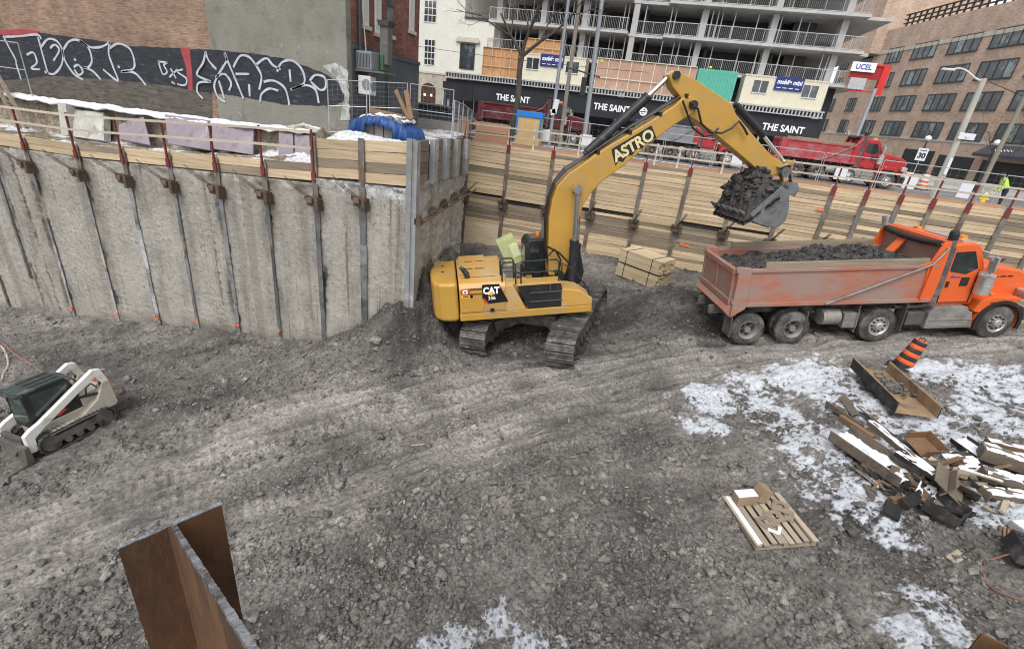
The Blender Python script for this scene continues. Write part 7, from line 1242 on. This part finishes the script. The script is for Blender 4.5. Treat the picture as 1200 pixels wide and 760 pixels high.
def muck(): pass
c = hit(1038, 462); vs, f_ = clod_variants(2, 6); V_, F_, n_ = [], [], 0
for k in range(130):
    v = vs[k % 6]*rnd.uniform(.03, .10)+np.array([c[0]+rnd.gauss(0, .17), c[1]+rnd.gauss(0, .26), c[2]+.27+rnd.uniform(0, .05)]); V_.append(v); F_.append(f_+n_); n_ += len(v)
tag(obj('soil_heap', mesh_np('soil_heap', np.vstack(V_), tris=np.vstack(F_), mats=[SOIL], smooth=False, attrs={'tone': ('POINT', np.full(n_, .95)), 'snow': ('POINT', np.zeros(n_))}), None), 'grey clods lying in the rusty steel trough', 'soil', kind='stuff')
span('steel_plate', 'flat brown plate leaning against the lower side of the rusty trough', (1008, 486), (1042, 512), .12, .1, slab(.5, .03), [SCR], -.5); span('steel_angle', 'narrow dark angle iron at the edge of the scrap heap nearest the open snow', (967, 480), (1012, 507), .12, .12, lambda g, L: (g.box((0, 0, 0), (L, .14, .02)), g.box((0, -.07, .07), (L, .02, .15))), [SCR], .2); span('steel_offcut', 'short grey offcut standing askew between the angle iron and the brown plate', (985, 470), (999, 492), .25, .05, slab(.16, .03), [SCR], .8)
span('gusset_plate', 'small triangular gusset plate with a bolt hole in front of the brown plate', (1012, 510), (1032, 518), .1, .08, lambda g, L: (g.prism([(-.3, -.2), (.35, -.2), (-.1, .25)], (0, 0, 0), (1, 0, 0), (0, .6, .8), (0, -.8, .6), 0, .02), g.lathe([(.021, .03), (.026, .03)], (-.05, -.02, -.03), (0, -.8, .6), 10, 1)), [SCR, DSC])
span('wide_flange_beam', 'wide channel filled with snow, the largest snowy piece of the scrap heap', (978, 519), (1062, 570), .12, .14, chan(.62, .24, .03, .10), [SCR, SNOWM], .12); span('steel_beam', 'long slim snow covered beam lying over the wide snowy channel', (1010, 512), (1084, 573), .36, .30, slab(.14, .12, .03), [SCR, SNOWM], .1); span('steel_beam', 'snow covered beam end pointing down to the black box', (1042, 548), (1088, 576), .34, .32, slab(.2, .1, .03), [DSC, SNOWM], .15)
span('timber_offcut', 'brown timber edge along the upper side of the wide snowy channel', (977, 506), (1015, 528), .3, .3, slab(.1, .16), [RBR], .2); span('steel_box', 'small open rusty box of angle iron beside the snowy channel', (1066, 530), (1092, 527), .1, .14, lambda g, L: (g.box((0, 0, 0), (L, .5, .02)), g.box((0, .25, .1), (L, .02, .2)), g.box((0, -.25, .1), (L, .02, .2)), g.box((L/2, 0, .1), (.02, .5, .2))), [RBR], .25); span('steel_plate', 'bent grey brown plate below the small rusty box', (1074, 553), (1092, 545), .08, .2, slab(.4, .03), [SCR], -.5)
span('beam_stub', 'short beam stub standing upright at the centre of the scrap heap', (1100, 590), (1104, 572), .05, .62, lambda g, L: (g.box((0, 0, 0), (L, .02, .3)), g.box((0, .15, 0), (L, .26, .025)), g.box((0, -.15, 0), (L, .26, .025))), [SCR], .5)
span('steel_bin', 'black open bin lying at the lower tip of the scrap heap', (1082, 596), (1122, 618), .1, .05, lambda g, L: (g.box((0, 0, 0), (L, .5, .02)), g.box((0, .25, .15), (L, .02, .32)), g.box((0, -.25, .1), (L, .02, .22)), g.box((L/2, 0, .13), (.02, .5, .28)), g.beam((-L/2, .0, .05), (L/2, .1, .2), .12, .03)), [DSC], -.15)
span('plywood_sheet', 'mud brown sheet standing between the black bin and the long timbers', (1118, 580), (1143, 592), .15, .1, slab(.75, .025), [SCR], -.75); span('wood_batten', 'thin pale batten lying across the mud brown sheet', (1113, 566), (1164, 578), .45, .2, slab(.07, .03, .012), [PAL, SNOWM])
span('timber_baulk', 'upper of three long parallel snowy timbers of the scrap heap', (1140, 541), (1225, 562), .12, .12, slab(.32, .26, .04), [SCR, SNOWM], .1); span('timber_baulk', 'middle of three long parallel snowy timbers of the scrap heap', (1143, 565), (1225, 583), .1, .1, slab(.28, .2, .04), [SCR, SNOWM], .12); span('timber_baulk', 'lowest of three long parallel snowy timbers of the scrap heap', (1147, 586), (1225, 588), .06, .06, slab(.24, .14, .035), [SCR, SNOWM], .1)
span('steel_sheet', 'snowy dark sheet tilted behind the long parallel timbers', (1112, 536), (1138, 560), .12, .15, slab(.55, .03, .03), [DSC, SNOWM], .25); span('steel_sheet', 'snowy sheet with a raised dark edge above the long parallel timbers', (1118, 523), (1150, 545), .15, .18, chan(.4, .1, .02, .04), [DSC, SNOWM], .2); span('timber_baulk', 'thin timber at the back of the scrap heap below the bare soil', (1150, 527), (1225, 538), .1, .1, slab(.18, .12, .02), [RBR, SNOWM])
span('wood_stake', 'short split wooden stake on the snow below the long parallel timbers', (1168, 607), (1175, 588), .1, .12, slab(.1, .05), [PAL], .3); span('timber_offcut', 'loose brown board at the foot of the wide snowy channel', (1046, 586), (1060, 600), .08, .05, slab(.22, .06), [RBR], .2); span('timber_offcut', 'small weathered board lying on the mud near the black bin', (1112, 660), (1127, 648), .03, .03, slab(.16, .03), [PAL])
span('timber_offcut', 'dark stub of timber beneath the end of the wide snowy channel', (1052, 600), (1075, 585), .05, .2, slab(.2, .1), [DSC], .4); span('steel_plate', 'dark plate sticking out below the snow covered beams', (1070, 578), (1094, 588), .2, .12, slab(.35, .02, .02), [DSC, SNOWM], .3); span('steel_angle', 'rusty angle iron crossing behind the beam stub', (1085, 560), (1120, 545), .2, .3, lambda g, L: (g.box((0, 0, 0), (L, .1, .015)), g.box((0, -.05, .05), (L, .015, .1))), [RBR])
g = G(); r4 = random.Random(12)
for k in range(150):
    x = r4.gauss(1085, 45); y = r4.gauss(566, 14)+(x-1085)*.05
    if x > 1190 or x < 1000: continue
    p = hit(x, y); L = r4.choice((.1, .15, .25, .4)); R_ = rot('Z', r4.uniform(0, 3.1)) @ rot('Y', r4.gauss(0, .3)) @ rot('X', r4.gauss(0, .5)); g.box(p+np.array([0, 0, r4.uniform(.0, .16)]), (L, r4.choice((.05, .1, .16, .25)), r4.choice((.015, .03, .06))), r4.choice((0, 0, 1, 2, 2, 3)), R_, r4.uniform(.7, 1.2))
tag(obj('scrap_debris', g, [SCR, RBR, DSC, PAL], None, None), 'tangle of small dark boards and scrap under the larger pieces of the scrap heap', 'scrap', kind='stuff')
# black crate, stakes, snowy block and cords at the right edge
bp = [hit(*p) for p in ((1168, 652), (1188, 684), (1212, 690), (1188, 630))]; o = hit(1193, 660); d = bp[1]-bp[0]; M_ = frame(o+np.array([.02, .0, .16]), d, (.15, -.1, 1)); t = thing('plastic_crate', 'black ribbed plastic crate tilted on the mud by the orange cord', 'crate', mw=M_); g = G(); g.box((0, 0, 0), (.44, .5, .03)); [g.box((s_*.22, 0, .13), (.025, .5, .28)) for s_ in (-1, 1)]; [g.box((0, s_*.25, .13), (.44, .025, .28)) for s_ in (-1, 1)]; obj('shell', g, BAR_K, t, bevel=.012); g = G(); g.box((0, .0, .275), (.46, .52, .02)); obj('lid', g, BAR_K, t, bevel=.008); g = G(); [g.box((x, 0, .292), (.05, .46, .018)) for x in (-.12, .0, .12)]; obj('rib', g, BLKM, t)
A = hit(1180, 632); g = G(); [g.beam(A+np.array([.05*k-.12, -.02*k, .03]), A+np.array([.05*k-.02, .22-.02*k, .10]), .035, .035, t=rnd.uniform(.7, 1.2)) for k in range(6)]; tag(obj('stake_bundle', g, RBR, None, tuple(A)), 'bundle of brown wooden stakes beside the black crate', 'stakes')
A = hit(1196, 624); g = G(); g.box(A+np.array([0, 0, .08]), (.3, .26, .16), 0, rot('Z', .4)); g.box(A+np.array([0, 0, .17]), (.29, .25, .03), 1, rot('Z', .4)); tag(obj('concrete_block', g, [CONCW, SNOWM], None, tuple(A), bevel=.02), 'snow capped concrete block behind the black crate', 'block')
def cord(label, pts, r, m, name='cord', lift=.03):
    C_ = []; P = [hit(*p)+np.array([0, 0, lift+dz_]) for p, dz_ in [((q[0], q[1]), q[2] if len(q) > 2 else 0) for q in pts]]
    for i in range(len(P)-1):
        p0, p1, p2, p3 = P[max(i-1, 0)], P[i], P[i+1], P[min(i+2, len(P)-1)]
        for k in range(8): u = k/8; C_.append(.5*(2*p1+(p2-p0)*u+(2*p0-5*p1+4*p2-p3)*u*u+(3*p1-3*p2+p3-p0)*u**3))
    C_.append(P[-1])
    for c in C_: c[2] = max(c[2], float(ghigh(np.array([c[0]]), np.array([c[1]]))[0][0])+r*.6)
    g = G(); g.tube(C_, r, 6); return tag(obj(name, g, m, None, None, smooth=60), label, 'cord')
cord('orange brown cord looping over the mud by the black crate', [(1220, 668), (1198, 664, .1), (1178, 660, .2), (1160, 657), (1147, 660), (1148, 672), (1156, 685), (1170, 695), (1190, 702), (1215, 708)], .014, mat('orange_brown_cord', (.20, .10, .065), .7)); cord('pale hose snaking over the mud beside the faded red cord', [(-20, 470), (-3, 455), (6, 440), (10, 428), (8, 416), (2, 407), (-8, 400)], .03, mat('pale_hose', (.38, .33, .27), .6)); cord('faded red cord running down to the track loader', [(-10, 396), (4, 403), (14, 412), (30, 424), (48, 436), (62, 444)], .022, mat('faded_red_cord', (.24, .12, .095), .7))
# ---- rusty steel columns in front
HR = mat('rusty_column', (.15, .074, .036), .78, .2, .35, 2.2, (.075, .042, .026), 1.7, (.44, .64), .3, 50, (1, 1, .4), col3=(.17, .095, .05), s3=2.2, t3=(.56, .74)); CUT = mat('torch_cut_steel', (.30, .31, .33), .45, .6, .3, 14, (.14, .13, .125), 10, (.45, .6), .9, 60)
Z1 = None
for z in np.arange(.9, -2.5, -.01):
    if np.linalg.norm(atz(138, 640, z)-atz(258, 589, z)) > .375: Z1 = z; break
a, b_ = atz(138, 640, Z1), atz(258, 589, Z1); ux = (b_-a)/np.linalg.norm(b_-a); c_ = (a+b_)/2; e = ray(298, 760); wp = EYE+e*((c_-EYE).dot(ux)/e.dot(ux)); vy = np.array([wp[0]-c_[0], wp[1]-c_[1], 0]); wd = np.linalg.norm(vy); vy /= wd; sl_ = (wp[2]-Z1)/wd; WD = wd*1.45
t = thing('steel_column', 'rusty wide flange steel column with a torch cut top, close to the viewer', 'steel column', tuple(c_)); oo = tuple(c_)
g = G(); g.prism([(-.19, -.011), (.19, -.011), (.19, .011), (.02, .011), (.008, .025), (-.008, .025), (-.02, .011), (-.19, .011)], c_, ux, vy, (0, 0, 1), -7.0, -.004); g.prism([(.02, -7), (WD, -7), (WD, WD*sl_-.012), (.02, .02*sl_-.012)], c_, vy, (0, 0, 1), ux, -.0075, .0075); g.prism([(-.19, WD), (.19, WD), (.19, WD+.022), (-.19, WD+.022)], c_, ux, vy, (0, 0, 1), -7.0, WD*sl_); obj('shaft', g, HR, t, oo)
g = G(); n = 90; z0_ = 0
for k in range(n):
    y0, y1 = WD*k/n+.012, WD*(k+1)/n+.012; w_ = .009+.002*rnd.random(); h_ = rnd.uniform(-.003, .002); g.prism([(y0, y0*sl_-.018-.012*rnd.random()), (y1, y1*sl_-.018-.012*rnd.random()), (y1, y1*sl_+h_), (y0, y0*sl_+h_)], c_, vy, (0, 0, 1), ux, -w_, w_)
g.prism([(-.192, -.012), (.192, -.012), (.192, .012), (-.192, .012)], c_, ux, vy, (0, 0, 1), -.006, .0); obj('cut_edge', g, CUT, t, oo); print('column', Z1, wd, sl_)
p = atz(1172, 752, -1.7); t2 = thing('steel_column', 'rusty steel column of which only the top corner shows', 'steel column', tuple(p)); oo = tuple(p); ux2 = np.array([.95, -.3, 0]); ux2 /= np.linalg.norm(ux2); vy2 = np.array([ux2[1], -ux2[0], 0]); g = G(); g.prism([(-.12, -.01), (.3, -.01), (.3, .01), (-.12, .01)], p, ux2, vy2, (0, 0, 1), -5, 0); g.prism([(.05, .01), (.065, .01), (.065, .3), (.05, .3)], p, ux2, vy2, (0, 0, 1), -5, -.001); g.prism([(-.12, .3), (.3, .3), (.3, .32), (-.12, .32)], p, ux2, vy2, (0, 0, 1), -5, 0); obj('shaft', g, HR, t2, oo)
# ---- wood splinters trodden into the track
g = G()
SP = [((645, 540), .3), ((640, 525), .2), ((580, 548), .25), ((490, 525), .3), ((445, 502), .25), ((620, 512), .25), ((632, 508), .3), ((600, 575), .2), ((500, 570), .2), ((565, 545), .18)]
for k in range(110):
    x, y = (SP[k][0] if k < len(SP) else (rnd.gauss(560, 130), rnd.gauss(520, 45))); p = hit(x, y); L = SP[k][1] if k < len(SP) else rnd.uniform(.05, .2); a = rnd.uniform(.6, 1.6)+rnd.gauss(0, .4); d = np.array([math.cos(a), math.sin(a), rnd.uniform(-.15, .2)]); z = float(ghigh(np.array([p[0]]), np.array([p[1]]))[0][0])+.015; q = np.array([p[0], p[1], z]); g.beam(q-d*L/2, q+d*L/2, rnd.uniform(.012, .035), .012, t=rnd.uniform(.6, 1.2))
tag(obj('wood_splinters', g, PAL, None, None), 'pale wood splinters trodden into the haul track', 'wood debris', kind='stuff')
COV = mat('pale_lime_cover', (.42, .46, .22), .6, 0, .15, 3, (.33, .35, .2), 2.5, (.5, .7))
g = G(); g.box((-.78, 1.72, 2.5), (.62, .55, .95), 0, rot('Y', -.38)); g.box((-.62, 1.44, 2.55), (.3, .02, .5), 1, rot('Y', -.38)); ob = obj('equipment_cover', g, [COV, mat('pale_lime_label', (.62, .66, .4), .5)], None, bevel=.07); ob.matrix_basis = EM; tag(ob, 'pale lime green cover beside the black excavator cab', 'cover')
